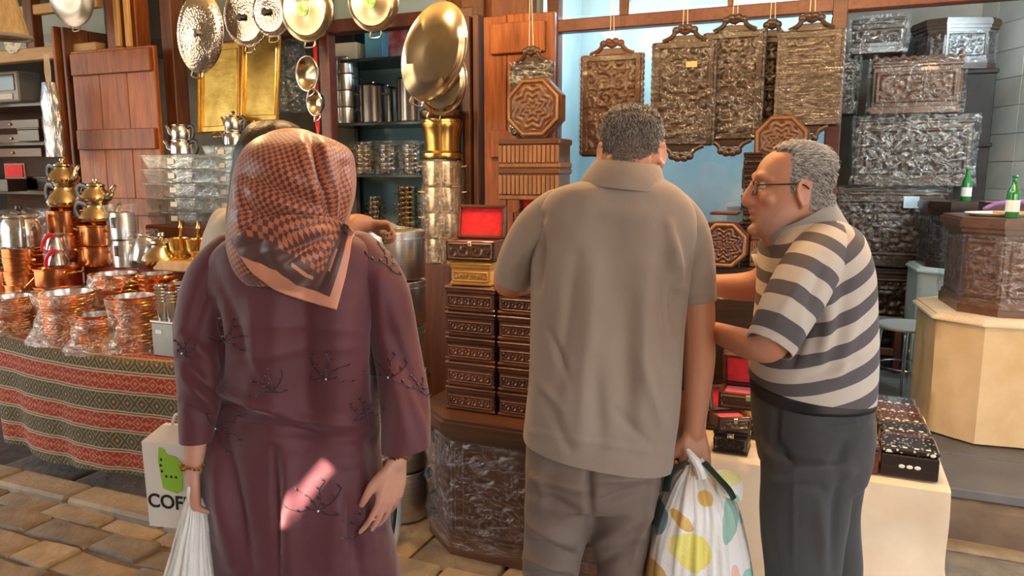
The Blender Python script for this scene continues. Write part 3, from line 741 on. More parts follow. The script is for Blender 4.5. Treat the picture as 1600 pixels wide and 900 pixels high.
teapot('cay2', 'upper steel kettle of the pair on the tall container stack', None, q+Vector((0, 0, .088)), RZ+PI+.1, w=.056, h=.085, lid=False, scale=(1, 1, 1.05))
sb2 = PD(362, 330, 3.84)
for k in range(5):
    cont('b', nth('clear food container in the narrower stack behind the scarf', k, 5), 'clear containers behind the scarf', Vector((sb2.x, sb2.y, sb2.z+k*.085)), RZ+random.uniform(-.06, .06), w=.25, dp=.2)
q = Vector((sb2.x, sb2.y, sb2.z+5*.085))+U*.06
one('crate', MB().box((0, 0, .5), (.4, .3, 1.0), .01).mesh(), M['shutter_dark'], 'tall dark stand supporting the narrower container stack', 'stand', Vector((sb2.x, sb2.y, sb2.z-1.0)), RZ)
teapot('cay3', 'lower steel kettle of the pair in front of the brass trays', None, q, RZ+PI-.1, w=.07, h=.09, lid=False)
teapot('cay4', 'upper lidded steel kettle of the pair in front of the brass trays', None, q+Vector((0, 0, .093)), RZ+PI-.1, w=.058, h=.09)
for (px, py, sd) in ((395, 215, 3), (425, 225, 6), (350, 260, 8)):
    fh = film('crumpled clear film heaped behind the kettles and containers', PD(px, py, 4.2), .12, .16, sd, 'wrap_blue', 1.2)
    fl_lab = {3: 'crumpled film heap behind the kettle pair near the trays', 6: 'crumpled film heap under the second brass tray', 8: 'crumpled film heap between the two container stacks'}[sd]
    fh['label'] = fl_lab; fh['group'] = 'film heaps behind the kettles'
# ================================================================ HANGING LIDS, TRAYS, BOWLS
def hammered(name, col, rough):
    m, nt, b = newmat(name); b.inputs['Base Color'].default_value = (*col, 1); b.inputs['Metallic'].default_value = 1; b.inputs['Roughness'].default_value = rough
    v = nd(nt, 'ShaderNodeTexVoronoi', {'Vector': coords(nt), 'Scale': 88.0}).outputs[0]; bump(nt, b, v, .3, .005); return m
M['hammered'] = hammered('hammered_steel', (.72, .68, .62), .16)
M['hammered_gold'] = hammered('hammered_warm_steel', (.75, .66, .52), .15)
M['green_label'] = pm('green_label', (.14, .5, .06), (.75, .8, .6), rough=.6, scale=30)
def mk_lid(key, a=.17, b=.17, dome=.035, mat='hammered', knob='steel', deep=False):
    t = thing('pot_lid', 'x', 'lid')                        # dome faces local -y, centre at origin
    Mx = Matrix.Rotation(PI/2, 4, 'X')
    if deep: prof = [(1.0, 0), (.97, -.006), (.7, -dome*.75), (.3, -dome), (0, -dome)]
    else: prof = [(1.0, 0), (1.03, .002), (1.0, .008), (.9, .012), (.8, .015+dome*.3), (.55, dome*.75), (.3, dome*.95), (.16, dome), (0, dome)]
    link('plate', MB().lathe(prof, 48, Mx @ Matrix.Diagonal((a, b, 1, 1)), close=False).mesh(), t, M[mat])
    pr = [(a*math.cos(q), 0, b*math.sin(q)) for q in np.linspace(0, 2*PI, 49)[:-1]]
    link('rim', MB().tube(pr, .0055, 6, closed=True).mesh(), t, M['steel'])
    if knob: link('knob', MB().lathe([(.02, dome), (.012, dome+.012), (.024, dome+.026), (.018, dome+.036), (0, dome+.038)], 16, Mx).mesh(), t, M[knob])
    if key.startswith('g'):
        link('paper_label', MB().lathe([(.04, dome+.002), (.04, dome+.004), (0, dome+.0045)], 20, Mx).mesh(), t, M['green_label'])
    link('handle', MB().tube(spline([(-.035, 0, -b), (-.03, -.012, -b-.03), (.03, -.012, -b-.03), (.035, 0, -b)], 4), .005, 6).mesh(), t, M['steel'])
    return t
lidm = Maker(mk_lid)
dl = 3.78
def hang(key, label, px, py, d=dl, tilt=0, lean=.12, spin=0, **kw):
    o = lidm(key, label, None, PD(px, py, d), rot=(0, 0, 0), **kw)
    o.rotation_mode = 'QUATERNION'
    o.rotation_quaternion = (Matrix.Rotation(RZ+spin, 3, 'Z') @ Matrix.Rotation(lean, 3, 'X') @ Matrix.Rotation(tilt, 3, 'Y')).to_quaternion()
    z0 = o.location.z
    return o
hang('ov', 'oval hammered steel lid hanging at a slant beside the brass trays', 313, 52, d=3.66, tilt=.22, spin=.25, a=.148, b=.235)
hang('r1', 'round hammered lid with dark knob hanging behind its neighbours', 385, 28, a=.17, b=.17, mat='hammered_gold', knob='black_plastic')
hang('r2', 'round hammered lid squeezed between two larger lids', 424, 20, d=dl-.04, a=.135, b=.135, mat='hammered', knob='black_plastic')
hang('g1', 'plain spun lid with green sticker hanging over the showcase', 479, 14, d=dl-.12, a=.178, b=.178, mat='champagne', knob=None)
hang('g2', 'spun steel lid with green sticker hanging under the blue pane', 583, 2, d=dl-.08, a=.16, b=.16, mat='champagne', knob=None)
hang('big', 'large slanted oval pan lid with gold sheen beside the shutters', 678, 82, d=3.56, tilt=.42, spin=.15, lean=.1, a=.165, b=.255, mat='champagne', knob=None)
hang('big2', 'round tray showing below the large oval lid', 690, 128, d=3.64, tilt=.3, spin=.1, a=.14, b=.175, mat='champagne', knob=None)
hang('dk', 'dull grey round lid hanging over the open dark shelf', 111, -8, d=3.7, a=.21, b=.2, mat='steel_brushed', knob=None)
hang('bw1', 'steel pan hanging hollow side out on a red cord', 480, 115, d=dl-.02, spin=-.35, tilt=-.2, a=.118, b=.098, mat='champagne', knob=None, deep=True, dome=.05)
hang('bw2', 'smaller steel bowl hanging under the pan on the red cord', 491, 160, d=dl-.02, spin=-.4, tilt=-.2, a=.082, b=.078, mat='champagne', knob=None, deep=True, dome=.05)
a, b_ = PD(491, 40, 4.0), PD(497, 212, 3.78)
one('hanging_tassel', MB().tube([Vector((0, 0, 0)), (b_-a)*.2, (b_-a)*.5+U*.004, (b_-a)*.9, b_-a], [.008, .013, .008, .014, .006], 8).mesh(), M['red_plastic'], 'red cord tassel hanging behind the two steel pans', 'tassel', a)
def tray(label, pxc, pyc, d, w, h, tilt):
    t = thing('brass_tray', label, 'tray', PD(pxc, pyc, d), RZ)
    R = Matrix.Rotation(-.10, 4, 'X') @ Matrix.Rotation(tilt, 4, 'Y')
    link('plate', MB().box((0, 0, 0), (w, .006, h), .002, R).mesh(), t, M['gold_tray'])
    rim = [(-w/2, -.012, -h/2), (w/2, -.012, -h/2), (w/2, -.012, h/2), (-w/2, -.012, h/2)]
    link('rim', MB().tube([R @ Vector(p) for p in rim], .013, 8, closed=True).mesh(), t, M['brass'])
    r2 = [(x*.8, -.005, z*.86) for x, y, z in rim]
    link('engraved_line', MB().tube([R @ Vector(p) for p in r2], .004, 6, closed=True).mesh(), t, M['brass'])
    link('handle', MB().tube([R @ Vector(p) for p in spline([(-.05, -.012, -h/2), (-.04, -.03, -h/2-.03), (.04, -.03, -h/2-.03), (.05, -.012, -h/2)], 4)], .005, 6).mesh(), t, M['brass'])
tray('large rectangular brass tray hanging behind the oval hammered lid', 345, 138, 3.98, .36, .58, -.02)
tray('rectangular brass tray hanging over the second kettle pair', 408, 125, 3.93, .3, .52, .01)
film('sheet of crinkled clear film hanging next to the brass trays', PD(455, 175, 4.15), .1, .5, 66, 'wrap_blue', 1.0)
# ================================================================ SHELVES OF POTS IN THE SHOWCASE
dsf = 4.75
rack = thing('display_rack', 'dark shelf rack of steel pots behind the window', 'rack', S(sx(598, dsf), dsf+.12, 0), RZ)
M['shelf_glass'] = pm('dark_shelf', (.02, .035, .04), (.035, .05, .055), rough=.25)
rw = sx(668, dsf)-sx(518, dsf)
zsh = [PD(600, y, dsf-.1).z for y in (88, 190, 272, 365)]
for z in zsh: link('shelf', MB().box((0, 0, z-.012), (rw+.08, .42, .022), .002).mesh(), rack, M['shelf_glass'])
for sg in (-1, 1): link('upright', MB().box((sg*(rw/2+.03), .2, 1.25), (.03, .03, 2.5)).mesh(smooth=False), rack, M['dark_metal'])
link('base', MB().box((0, 0, (zsh[-1]-.03)/2), (rw+.08, .4, zsh[-1]-.03), .01).mesh(), rack, M['shutter_dark'])
def shelf_pt(px, k, dd=0): q = PD(px, 150, dsf+dd); return Vector((q.x, q.y, zsh[k]))
def mk_stock(key, r=.1, h=.13, mat='steel', lid=True):
    t = thing('stock_pot', 'x', 'pot')
    link('body', MB().lathe([(0, 0), (r*.98, 0), (r, .008), (r, h*.96), (r+.006, h), (r-.003, h), (r-.004, .01), (0, .01)], 28).mesh(), t, M[mat])
    if lid:
        l = link('lid', MB().lathe([(r+.005, h+.001), (r*.9, h+.012), (r*.3, h+.022), (0, h+.024)], 24, close=False).mesh(), t, M[mat]); link('knob', MB().lathe([(.008, h+.02), (.008, h+.032), (.018, h+.036), (0, h+.042)], 10).mesh(), l, M[mat])
    for sg in (-1, 1): link('handle', MB().tube(spline([(sg*r, -.03, h*.75), (sg*(r+.03), -.025, h*.78), (sg*(r+.03), .025, h*.78), (sg*r, .03, h*.75)], 3), .005, 6).mesh(), t, M[mat])
    return t
stock = Maker(mk_stock)
for k in range(4):
    stock('s1', nth('lidless steel pot in the stack of four on the shelf', k, 4), 'four-high pots on the upper shelf', shelf_pt(541, 1)+Vector((0, 0, k*.118)), RZ, r=.092, h=.115, lid=False)
for px, l in ((584, 'steel stock pot between the tall stack and its taller neighbour on the upper shelf'), (606, 'steel stock pot in the middle of the upper shelf'), (645, 'steel stock pot at the samovar end of the upper shelf')):
    stock('s2', l, None, shelf_pt(px, 1, .19 if px == 606 else -.02), RZ, r=.105 if px != 606 else .1, h=.27, scale=(.95 if px != 645 else 1.05))
bx = one('blue_carton', MB().box((0, 0, .09), (.14, .12, .18), .003).mesh(), pm('blue_card', (.08, .36, .6), (.1, .3, .5), rough=.6), 'blue carton on the topmost shelf above the steel pots', 'box', shelf_pt(592, 0), RZ+.1)
one('red_carton', MB().box((0, 0, .1), (.2, .1, .2), .003).mesh(), pm('maroon_card', (.3, .04, .06), (.5, .4, .4), rough=.6), 'maroon and grey carton beside the blue carton', 'box', shelf_pt(630, 0, .08), RZ)
one('white_carton', MB().box((0, 0, .06), (.2, .12, .12), .003).mesh(), M['white_paper'], 'flat white carton at the end of the topmost shelf', 'box', shelf_pt(548, 0), RZ)
for i, (px, r, n) in enumerate(((538, .06, 5), (569, .075, 6), (606, .075, 6), (643, .07, 6))):
    for k in range(n):
        pan('sh%d' % i, nth(['steel dish stacked next to the dark window post', 'steel dish in the first bagged stack on the middle shelf', 'steel dish in the central bagged stack of the shelf', 'steel dish in the bagged stack near the samovar'][i], k, n), ['dishes by the post', 'dishes in the first bag', 'dishes in the middle bag', 'dishes near the samovar'][i], shelf_pt(px, 2, -.05)+Vector((0, 0, k*.032)), RZ+random.uniform(0, 3), r=r, h=.04, mat='champagne' if i == 1 else 'steel')
    if i: film(['', 'clear bag over the first dish stack on the middle shelf', 'clear bag drooping over the edge of the middle shelf', 'clear bag over the dishes near the samovar'][i], shelf_pt(px, 2, -.05), r*1.3, n*.034+.03, 70+i, 'wrap_blue', 1.3)
for i, (px, r, n) in enumerate(((582, .05, 7), (634, .07, 9))):
    for k in range(n):
        pan('lo%d' % i, nth(['small steel bowl in the slim stack on the bottom shelf', 'champagne bowl in the tall leaning stack on the bottom shelf'][i], k, n), ['slim bowl stack', 'leaning bowl stack'][i], shelf_pt(px, 3, -.05)+Vector((0, 0, k*.036)), RZ+random.uniform(0, 3), r=r, h=.045, mat='champagne' if i else 'steel')
film('heap of shiny clear film on the bottom shelf', shelf_pt(605, 3, -.16), .16, .1, 81, 'wrap_blue', 1.3)
# samovar column
sc = PD(694, 405, 3.85)
def mk_samovar():
    t = thing('brass_samovar', 'tall waisted brass vessel with dark crown on top of the bagged pots', 'samovar')
    link('body', MB().lathe([(0, 0), (.115, 0), (.12, .012), (.118, .03), (.10, .045), (.105, .12), (.115, .17), (.12, .185), (.12, .2), (.112, .205), (.112, .215), (.118, .22)], 36).mesh(), t, M['brass'])
    link('crown', MB().lathe([(.118, .22), (.128, .235), (.128, .262), (.12, .27), (.1, .27), (.1, .26), (0, .26)], 36, close=False).mesh(), t, pm('dark_bronze', (.12, .08, .04), (.3, .2, .08), rough=.3, metal=1, scale=60)); return t
base_z = 0.82
k = 0; zz = PD(694, 408, 3.85).z
zt_ = PD(694, 250, 3.85).z
one('display_stand', MB().box((0, 0, zz/2), (.2, .22, zz), .01).mesh(), M['shutter_dark'], 'dark plinth holding up the column of bagged pots', 'plinth', (sc.x, sc.y, 0), RZ)
hstep = (zt_-zz)/4
for k in range(4):
    stock('col', nth('large steel pot in the bagged column beneath the brass vessel', k, 4), 'bagged pots beneath the brass vessel', (sc.x, sc.y, zz+k*hstep), RZ+.3, r=.112, h=hstep-.004, lid=False, mat='champagne')
film('cloudy film round the column of pots beneath the brass vessel', (sc.x, sc.y, zz), .118, hstep*4, 91, 'wrap_warm', 1.02)
sv = mk_samovar(); sv.location = (sc.x, sc.y, zt_+.006); sv.rotation_euler.z = RZ
# ================================================================ STEEL PAILS BY THE WOMAN
def mk_pail(key, r=.12, h=.25):
    t = thing('steel_pail', 'x', 'pail')
    link('body', MB().lathe([(0, 0), (r*.97, 0), (r, .006), (r, h*.80), (r*1.025, h*.805), (r*1.025, h*.84), (r, h*.845), (r, h*.9), (r*1.02, h*.91), (r*1.02, h*.96), (r, h*.97), (r*.95, h*.985), (0, h*.99)], 36).mesh(), t, M['steel_brushed'])
    for a in (.3, 3.4):
        c = Vector((math.cos(a)*r*1.02, math.sin(a)*r*1.02, h*.86))
        link('clasp', MB().tube(arc(c, .02, 0, 2*PI, 13, 'xz')[:-1], .004, 6, closed=True).box(c, (.015, .02, .05), .003).mesh(), t, M['dark_metal'])
    link('bail', MB().tube([(r*1.02*math.cos(q), r*1.02*math.sin(q), h*1.0) for q in np.linspace(.3, 3.4, 15)], .005, 6).mesh(), t, M['chrome'])
    return t
pail = Maker(mk_pail)
pb = Vector((-.515, 3.33, 0))
hs = [.235, .235, .20, .22, .20, .215]; z = .012; names = ['lowest steel pail standing on the paving', 'second pail from the ground in the pail tower', 'third pail from the ground in the pail tower', 'fourth pail from the ground in the pail tower', 'pail just under the topmost one of the tower', 'topmost brushed steel pail with bail handle']
for i, h in enumerate(hs):
    pail('p%d' % i, names[i], None, pb+Vector((0, 0, z)), RZ+i*.3, r=.125 if i not in (3,) else .118, h=h); z += h+.006
pail('small', 'small steel pail with wire bail behind the woman', None, Vector((-.80, 3.45, .97)), RZ, r=.1, h=.2)
one('display_stand', MB().box((0, 0, .48), (.24, .24, .96), .01).mesh(), M['dark_metal'], 'dark stand holding the small pail behind the woman', 'stand', (-.80, 3.45, 0), RZ)
# ribbed black hose coil leaning on the pail
hose = MB()
for k in range(4): hose.tube([(k*.022, .17*math.cos(q), .17*math.sin(q)+.2) for q in np.linspace(0, 2*PI, 41)[:-1]], .0115, 8, closed=True)
coil = thing('ribbed_pan_stack', 'black ribbed rings leaning on the lowest pail behind the hand', 'rings', (-.545, 2.98, 0), RZ+.3)
for k in range(4):
    o = link('ring', MB().tube([(0, .15*math.cos(q), .19*math.sin(q)+.205) for q in np.linspace(0, 2*PI, 41)[:-1]], .012, 8, closed=True).mesh(), coil, M['black_plastic' if k % 2 == 0 else 'grey_plastic']); o.location.x = -.03+k*.022
# ================================================================ OPEN DARK SHELF AT FAR END
ds0 = 4.35
cab = thing('dark_cabinet', 'dark open cabinet behind the hanging grey bundle', 'cabinet', S(sx(15, ds0, 200), ds0+.2, 0), RZ)
for i, py in enumerate((165, 225, 300, 380)):
    link('shelf', MB().box((0, 0, PD(20, py, ds0).z), (1.6, .5, .03)).mesh(smooth=False), cab, M['walnut'])
link('back_panel', MB().box((0, .25, 1.1), (1.6, .03, 2.2)).mesh(smooth=False), cab, M['walnut'])
for i in range(3):
    dr = link('drawer', MB().box((.1, -.24, PD(20, 195+i*22, ds0).z), (.7, .03, .075), .005).mesh(), cab, M['walnut_mid'])
    link('knob', MB().ball((.1, -.26, PD(20, 195+i*22, ds0).z), .012).mesh(), dr, M['brass'])
tvq = PD(18, 160, ds0-.05)
tv = thing('cassette_radio', 'old grey radio on the dark shelf', 'radio', (tvq.x, tvq.y, PD(20, 165, ds0).z+.016), RZ)
link('case', MB().box((0, 0, .12), (.5, .2, .24), .012).mesh(), tv, M['grey_plastic'])
link('screen', MB().box((0, -.103, .15), (.42, .008, .13), .003).mesh(), tv, pm('dark_screen', (.03, .05, .05), rough=.15))
link('dial_panel', MB().box((0, -.104, .04), (.36, .01, .05), .004).mesh(), tv, pm('pale_grey_plastic', (.45, .46, .45), rough=.4))
link('button', MB().box((-.03, -.111, .04), (.1, .01, .016), .002).mesh(), tv, M['black_plastic'])
# red open jewel box + dark boxes at far end
def mk_darkbox(key, w=.26, dp=.16, h=.11):
    t = thing('dark_box', 'x', 'box'); link('body', MB().box((0, 0, h*.42), (w, dp, h*.84), .004).mesh(), t, M['walnut']); link('lid', MB().box((0, 0, h*.92), (w*1.04, dp*1.05, h*.15), .005).mesh(), t, M['walnut_mid']); return t
dbox = Maker(mk_darkbox)
for i, (px, py, l) in enumerate(((60, 225, 'dark box on the cabinet shelf beside the hanging bundle'), (58, 300, 'dark box on the lower cabinet shelf behind the tallest teapots'), (75, 300, 'dark box half behind the champagne teapot handle'))):
    q = PD(px, py, ds0-.05); dbox('a', l, None, (q.x, q.y, q.z+.02), RZ)
q = PD(12, 300, ds0-.25)
rb = thing('open_red_box', 'open box lined with red velvet on the dark cabinet', 'box', (q.x, q.y, PD(12, 300, ds0).z+.016), RZ)
link('body', MB().box((0, 0, .05), (.26, .16, .1), .004).mesh(), rb, M['walnut'])
lidp = link('lid', MB().box((0, .085, .165), (.26, .02, .13), .004).mesh(), rb, M['tanwood'])
link('lining', MB().box((0, .072, .165), (.22, .01, .1), .003).mesh(), lidp, M['velvet'])
# hanging grey bundle (wrapped chimes)
hb = PD(75, 115, 3.62)
bun = thing('wrapped_bundle', 'long grey shiny bundle hanging by strings from the beam', 'bundle', hb, RZ)
A = np.zeros((30, 33, 3))
for i in range(30):
    k = i/29; w_ = .055+.022*min(1, k*4)
    for j in range(33):
        a_ = 2*PI*j/32; q = 1+.12*noise.noise((math.cos(a_)*3, math.sin(a_)*3, k*9))
        A[i, j] = (w_*q*math.cos(a_), w_*.6*q*math.sin(a_), -.06-.5*k)
link('film', MB().grid(A).mesh(ang=70), bun, pm('grey_foil_film', (.32, .33, .36), (.5, .52, .55), rough=.25, metal=.6, scale=30, stretch=(1, 1, .2), bmp=(60, .7), bdist=.01))
for k in range(5): link('string', MB().tube([(-.02+.01*k, 0, .13), (-.03+.014*k, 0, .02), (-.02+.01*k, 0, -.07)], .003, 5).mesh(), bun, M['string'])
# basket lamp and plate on the beam at far end
lp = thing('pendant_shade', 'ribbed cone lamp shade hanging over the far end of the counter', 'lamp', PD(10, 58, 3.3), RZ)
link('shade', MB().lathe([(.14, 0), (.13, .02), (.06, .3), (.03, .34)], 40, close=False).mesh(), lp, pm('pale_basket', (.55, .45, .28), (.4, .3, .16), rough=.7, scale=60, stretch=(1, 1, .05)))
link('rim', MB().tube(arc((0, 0, 0), .14, 0, 2*PI, 33, 'xy')[:-1], .012, 6, closed=True).mesh(), lp, M['grey_plastic'])
link('cord', MB().tube([(0, 0, .34), (0, 0, .9)], .005, 6).mesh(), lp, M['black_plastic'])
pl = one('patterned_plate', MB().lathe([(0, 0), (.04, 0), (.1, .02), (.1, .024), (.04, .006), (0, .006)], 28, Matrix.Rotation(PI/2-.1, 4, 'X')).mesh(), pm('blue_white_glaze', (.75, .77, .75), (.12, .2, .35), rough=.15, scale=22, lo=.5, hi=.62), 'blue and white plate propped on the beam', 'plate', PD(25, 66, DL-.02)+Vector((0, 0, .01)), RZ)
# ================================================================ CARVED WOOD
def scroll_field(X, Y, sites, lam):
    best = np.full(X.shape, 1e9); out = np.zeros(X.shape)
    for (cx, cy, sg, ph) in sites:
        dx, dy = X-cx, Y-cy; r = np.hypot(dx, dy)+1e-6
        val = .5+.5*np.cos(2*PI*r/lam + sg*np.arctan2(dy, dx) + ph)
        m = r < best; out[m] = val[m]; best[m] = r[m]
    return out
def relief(w, h, seed, res=.006, lam=.035, depth=.006, border=.02, style='scroll', nx=3):
    """carved panel facing -y, centred at origin in x, z from 0 to h"""
    nX, nZ = max(8, int(w/res)), max(8, int(h/res))
    x = np.linspace(-w/2, w/2, nX); z = np.linspace(0, h, nZ); X, Z = np.meshgrid(x, z); rnd = random.Random(seed)
    if style == 'scroll':
        sites = []
        nz_ = max(1, int(round(h/(w/(2*nx)*1.15))))
        for i in range(nx):
            for k in range(nz_):
                sites.append(((i+.5)*w/(2*nx)+rnd.uniform(-.1, .1)*w/(2*nx), (k+.5)*h/nz_+rnd.uniform(-.12, .12)*h/nz_, rnd.choice((-1, 1)), rnd.uniform(0, 6)))
        Fd = scroll_field(np.abs(X), Z, sites, lam)
    elif style == 'rosette':
        R = np.hypot(X, Z-h/2); A_ = np.arctan2(Z-h/2, X)
        Fd = .5+.5*np.cos(2*PI*R/lam*(1+.22*np.cos(4*A_))); Fd *= .6+.4*np.cos(8*A_)**2
    elif style == 'flute':
        Fd = np.abs(np.sin(PI*X/lam))
    else:                                                   # frieze of repeated arches
        u_ = (X/lam) % 1-.5; Fd = .5+.5*np.cos(2*PI*np.hypot(u_, (Z-h/2)/lam)*2.0)
    Fd = np.clip(Fd*1.5-.2, 0, 1)
    e = np.minimum(np.minimum(X+w/2, w/2-X), np.minimum(Z, h-Z))
    Hh = np.where(e < border, depth*1.15*np.clip(e/.004, 0, 1), depth*Fd)
    Hh = np.where((e > border) & (e < border+.004), 0, Hh)
    Hh[0, :] = Hh[-1, :] = 0; Hh[:, 0] = Hh[:, -1] = 0
    return MB().grid(np.stack([X, -Hh, Z], -1)).mesh(ang=60)
def wrap_box(w, dp, h, seed, g=.012, res=.03):
    """crumpled film shell round a box (open below)"""
    bm = bmesh.new(); bmesh.ops.create_cube(bm, size=1)
    n = max(3, int(max(w, h)/res/2)); bmesh.ops.subdivide_edges(bm, edges=bm.edges[:], cuts=min(n, 14), use_grid_fill=True)
    mb = MB()
    for v in bm.verts:
        p = Vector((v.co.x*(w+2*g), v.co.y*(dp+2*g), (v.co.z+.5)*(h+g)))
        q = noise.noise_vector(p*7+Vector((seed, 0, 0)))*g*.75+noise.noise_vector(p*17+Vector((0, seed, 0)))*g*.3
        if v.co.z < -.49: q.z = 0
        p += q; p.z = max(p.z, .001); mb.v.append(tuple(p))
    bm.verts.index_update(); mb.f = [tuple(v.index for v in f.verts) for f in bm.faces if f.normal.z > -.5]; bm.free()
    return mb.mesh(ang=80)
# --- jewel boxes
def mk_box(key, w=.235, dp=.17, h=.105, mat='redwood', lidh=.3, style='frieze', lam=.03, latch=False):
    t = thing('jewel_box', 'x', 'box'); hb = h*(1-lidh)
    body = link('body', MB().box((0, 0, hb*.5+.004), (w*.93, dp*.93, hb-.008), .003).box((0, 0, .006), (w*.98, dp*.98, .012), .003).mesh(), t, M[mat])
    for sg, ww in ((0, w*.86),):
        o = link('carved_panel', relief(ww, hb-.024, 5, .004, lam, .004, .006, style), t, M[mat]); o.location = (0, -dp*.465-.0005, .014)
    for sg in (-1, 1):
        o = link('carved_panel', relief(dp*.86, hb-.024, 6, .006, lam, .004, .006, style), t, M[mat]); o.location = (sg*(w*.465+.0005), 0, .014); o.rotation_euler.z = sg*PI/2
    link('lid', MB().box((0, 0, hb+.008), (w*.97, dp*.97, .014), .003).box((0, 0, hb+.019), (w, dp, .012), .004).box((0, 0, h-.008), (w*.9, dp*.88, .014), .005).mesh(), t, M[mat])
    if latch: link('latch', MB().box((0, -dp*.485, hb), (.022, .008, .022), .002).ball((0, -dp*.5, hb-.004), .005).mesh(), t, M['champagne'])
    return t
jbox = Maker(mk_box)
def mk_openbox(key, w=.2, dp=.14, h=.085, mat='redwood', ang=1.75):
    t = thing('open_jewel_box', 'x', 'box')
    wl_ = .012
    link('body', MB().box((0, 0, .006), (w, dp, .012), .002).box((0, -dp/2+wl_/2, h/2), (w, wl_, h), .002).box((0, dp/2-wl_/2, h/2), (w, wl_, h), .002).box((-w/2+wl_/2, 0, h/2), (wl_, dp, h), .002).box((w/2-wl_/2, 0, h/2), (wl_, dp, h), .002).mesh(), t, M[mat])
    o = link('carved_panel', relief(w*.92, h-.014, 5, .004, .03, .004, .006, 'scroll', 2), t, M[mat]); o.location = (0, -dp/2-.0005, .007)
    link('lining', MB().box((0, 0, h-.014), (w-2*wl_-.001, dp-2*wl_-.001, .012), .002).mesh(), t, M['velvet'])
    R = Matrix.Translation((0, dp/2, h)) @ Matrix.Rotation(-ang, 4, 'X')
    l = link('lid', MB().box((0, -dp/2, .006), (w, dp, .012), .002, R).box((0, -wl_/2, -.008), (w, wl_, .022), .002, R).box((0, -dp+wl_/2, -.008), (w, wl_, .022), .002, R).box((-w/2+wl_/2, -dp/2, -.008), (wl_, dp, .022), .002, R).box((w/2-wl_/2, -dp/2, -.008), (wl_, dp, .022), .002, R).mesh(), t, M[mat])
    link('lid_lining', MB().box((0, -dp/2, -.004), (w-2*wl_, dp-2*wl_, .008), .002, R).mesh(), l, M['velvet'])
    link('latch', MB().box((0, -dp/2-.004, h-.012), (.016, .006, .02), .002).mesh(), t, M['champagne'])
    return t
obox = Maker(mk_openbox)
def octo(r, dp=None, cut=.2929):                           # octagon outline, flat side towards -y
    w = r; d_ = dp or r; c = cut
    return [(-w*(1-2*c), -d_), (w*(1-2*c), -d_), (w, -d_*(1-2*c)), (w, d_*(1-2*c)), (w*(1-2*c), d_), (-w*(1-2*c), d_), (-w, d_*(1-2*c)), (-w, -d_*(1-2*c))]
def sc_poly(p, k): return [(x*k, y*k) for x, y in p]
# --- octagonal carved side table / chest
def mk_octable(key, rx=.45, ry=.42, h=.58, mat='walnut_mid', cut=.2, wrap=True, seed=1, rim=1.06, wmat='wrap'):
    t = thing('octagonal_chest', 'x', 'chest'); p = octo(rx, ry, cut)
    link('body', MB().prism(sc_poly(p, .95), .03, h-.07).mesh(smooth=False), t, M[mat])
    link('plinth', MB().prism(p, 0, .05).prism(sc_poly(p, .975), .05, .075).mesh(smooth=False), t, M[mat])
    link('top', MB().prism(sc_poly(p, .99), h-.10, h-.075).prism(sc_poly(p, rim-.03), h-.075, h-.05).prism(sc_poly(p, rim), h-.05, h-.012).prism(sc_poly(p, rim-.03), h-.012, h).mesh(smooth=False), t, M[mat])
    q = sc_poly(p, .95)
    for i in range(8):
        a, b_ = Vector(q[i]), Vector(q[(i+1) % 8]); W = (b_-a).length; c = (a+b_)/2; an = math.atan2(b_.y-a.y, b_.x-a.x)
        o = link('carved_panel', relief(W*.9, h-.2, seed+i, .009 if W > .3 else .008, .05, .007, .02, 'scroll', 2), t, M[mat]); o.location = (c.x, c.y, .09); o.rotation_euler.z = an
    if wrap:
        A = np.zeros((18, 65, 3)); cir = []
        for i in range(8):
            for k in range(8): cir.append(Vector(p[i]).lerp(Vector(p[(i+1) % 8]), k/8))
        for i in range(18):
            k = i/17
            for j in range(65):
                v = cir[j % 64]; g = 1.005+.028*noise.noise((v.x*6, v.y*6, k*6+seed))+.012*noise.noise((v.x*20, v.y*20, k*15+seed))+.01
                A[i, j] = (v.x*g, v.y*g, .04+(h-.13)*k)
        link('plastic_wrap', MB().grid(A).mesh(ang=80), t, M[wmat])
    return t
octab = Maker(mk_octable)
# the big chest with the box stacks: front facet corner seen at (703,865)
fa = PZ(703, 866, 0)
cc = fa + U*.36 + N*.46
octab('main', 'dark octagonal carved chest wrapped in film beneath the towers of jewel boxes', None, (cc.x, cc.y, 0.0), RZ, rx=.545, ry=.46, h=.60, cut=.17, seed=3, wmat='wrap', wrap=True)
ztop = .602
# box towers
hB = .107
s0 = PD(690, 500, 2.72).dot(U)
for c in range(4):
    for k in range(5):
        jb = S(s0+.125+c*.242, 2.72+.09, ztop+k*hB)
        jbox('t', nth(['carved reddish box in the tower under the honey-coloured box', 'carved reddish box in the tower beside the honey box', 'carved reddish box in the tower hidden by the polo shirt', 'carved reddish box in the tower between the two men'][c], k, 5), ['boxes under the honey box', 'boxes of the second tower', 'boxes behind the polo shirt', 'boxes between the two men'][c], jb, RZ+random.uniform(-.015, .015), w=.235, dp=.17, h=hB)
zt5 = ztop+5*hB+.001
hbx = jbox('honey', 'honey-coloured carved box under the open red-lined box', None, S(s0+.125, 2.80, zt5), RZ+.06, w=.185, dp=.14, h=.098, mat='oakbox', style='scroll', lam=.022)
for sx_ in (-1, 1):
    for sy_ in (-1, 1): pass
obox('a', 'open box with bright red lining on the honey-coloured box', None, S(s0+.122, 2.80, zt5+.1), RZ+.1, w=.21, dp=.14, h=.082, mat='walnut_mid')
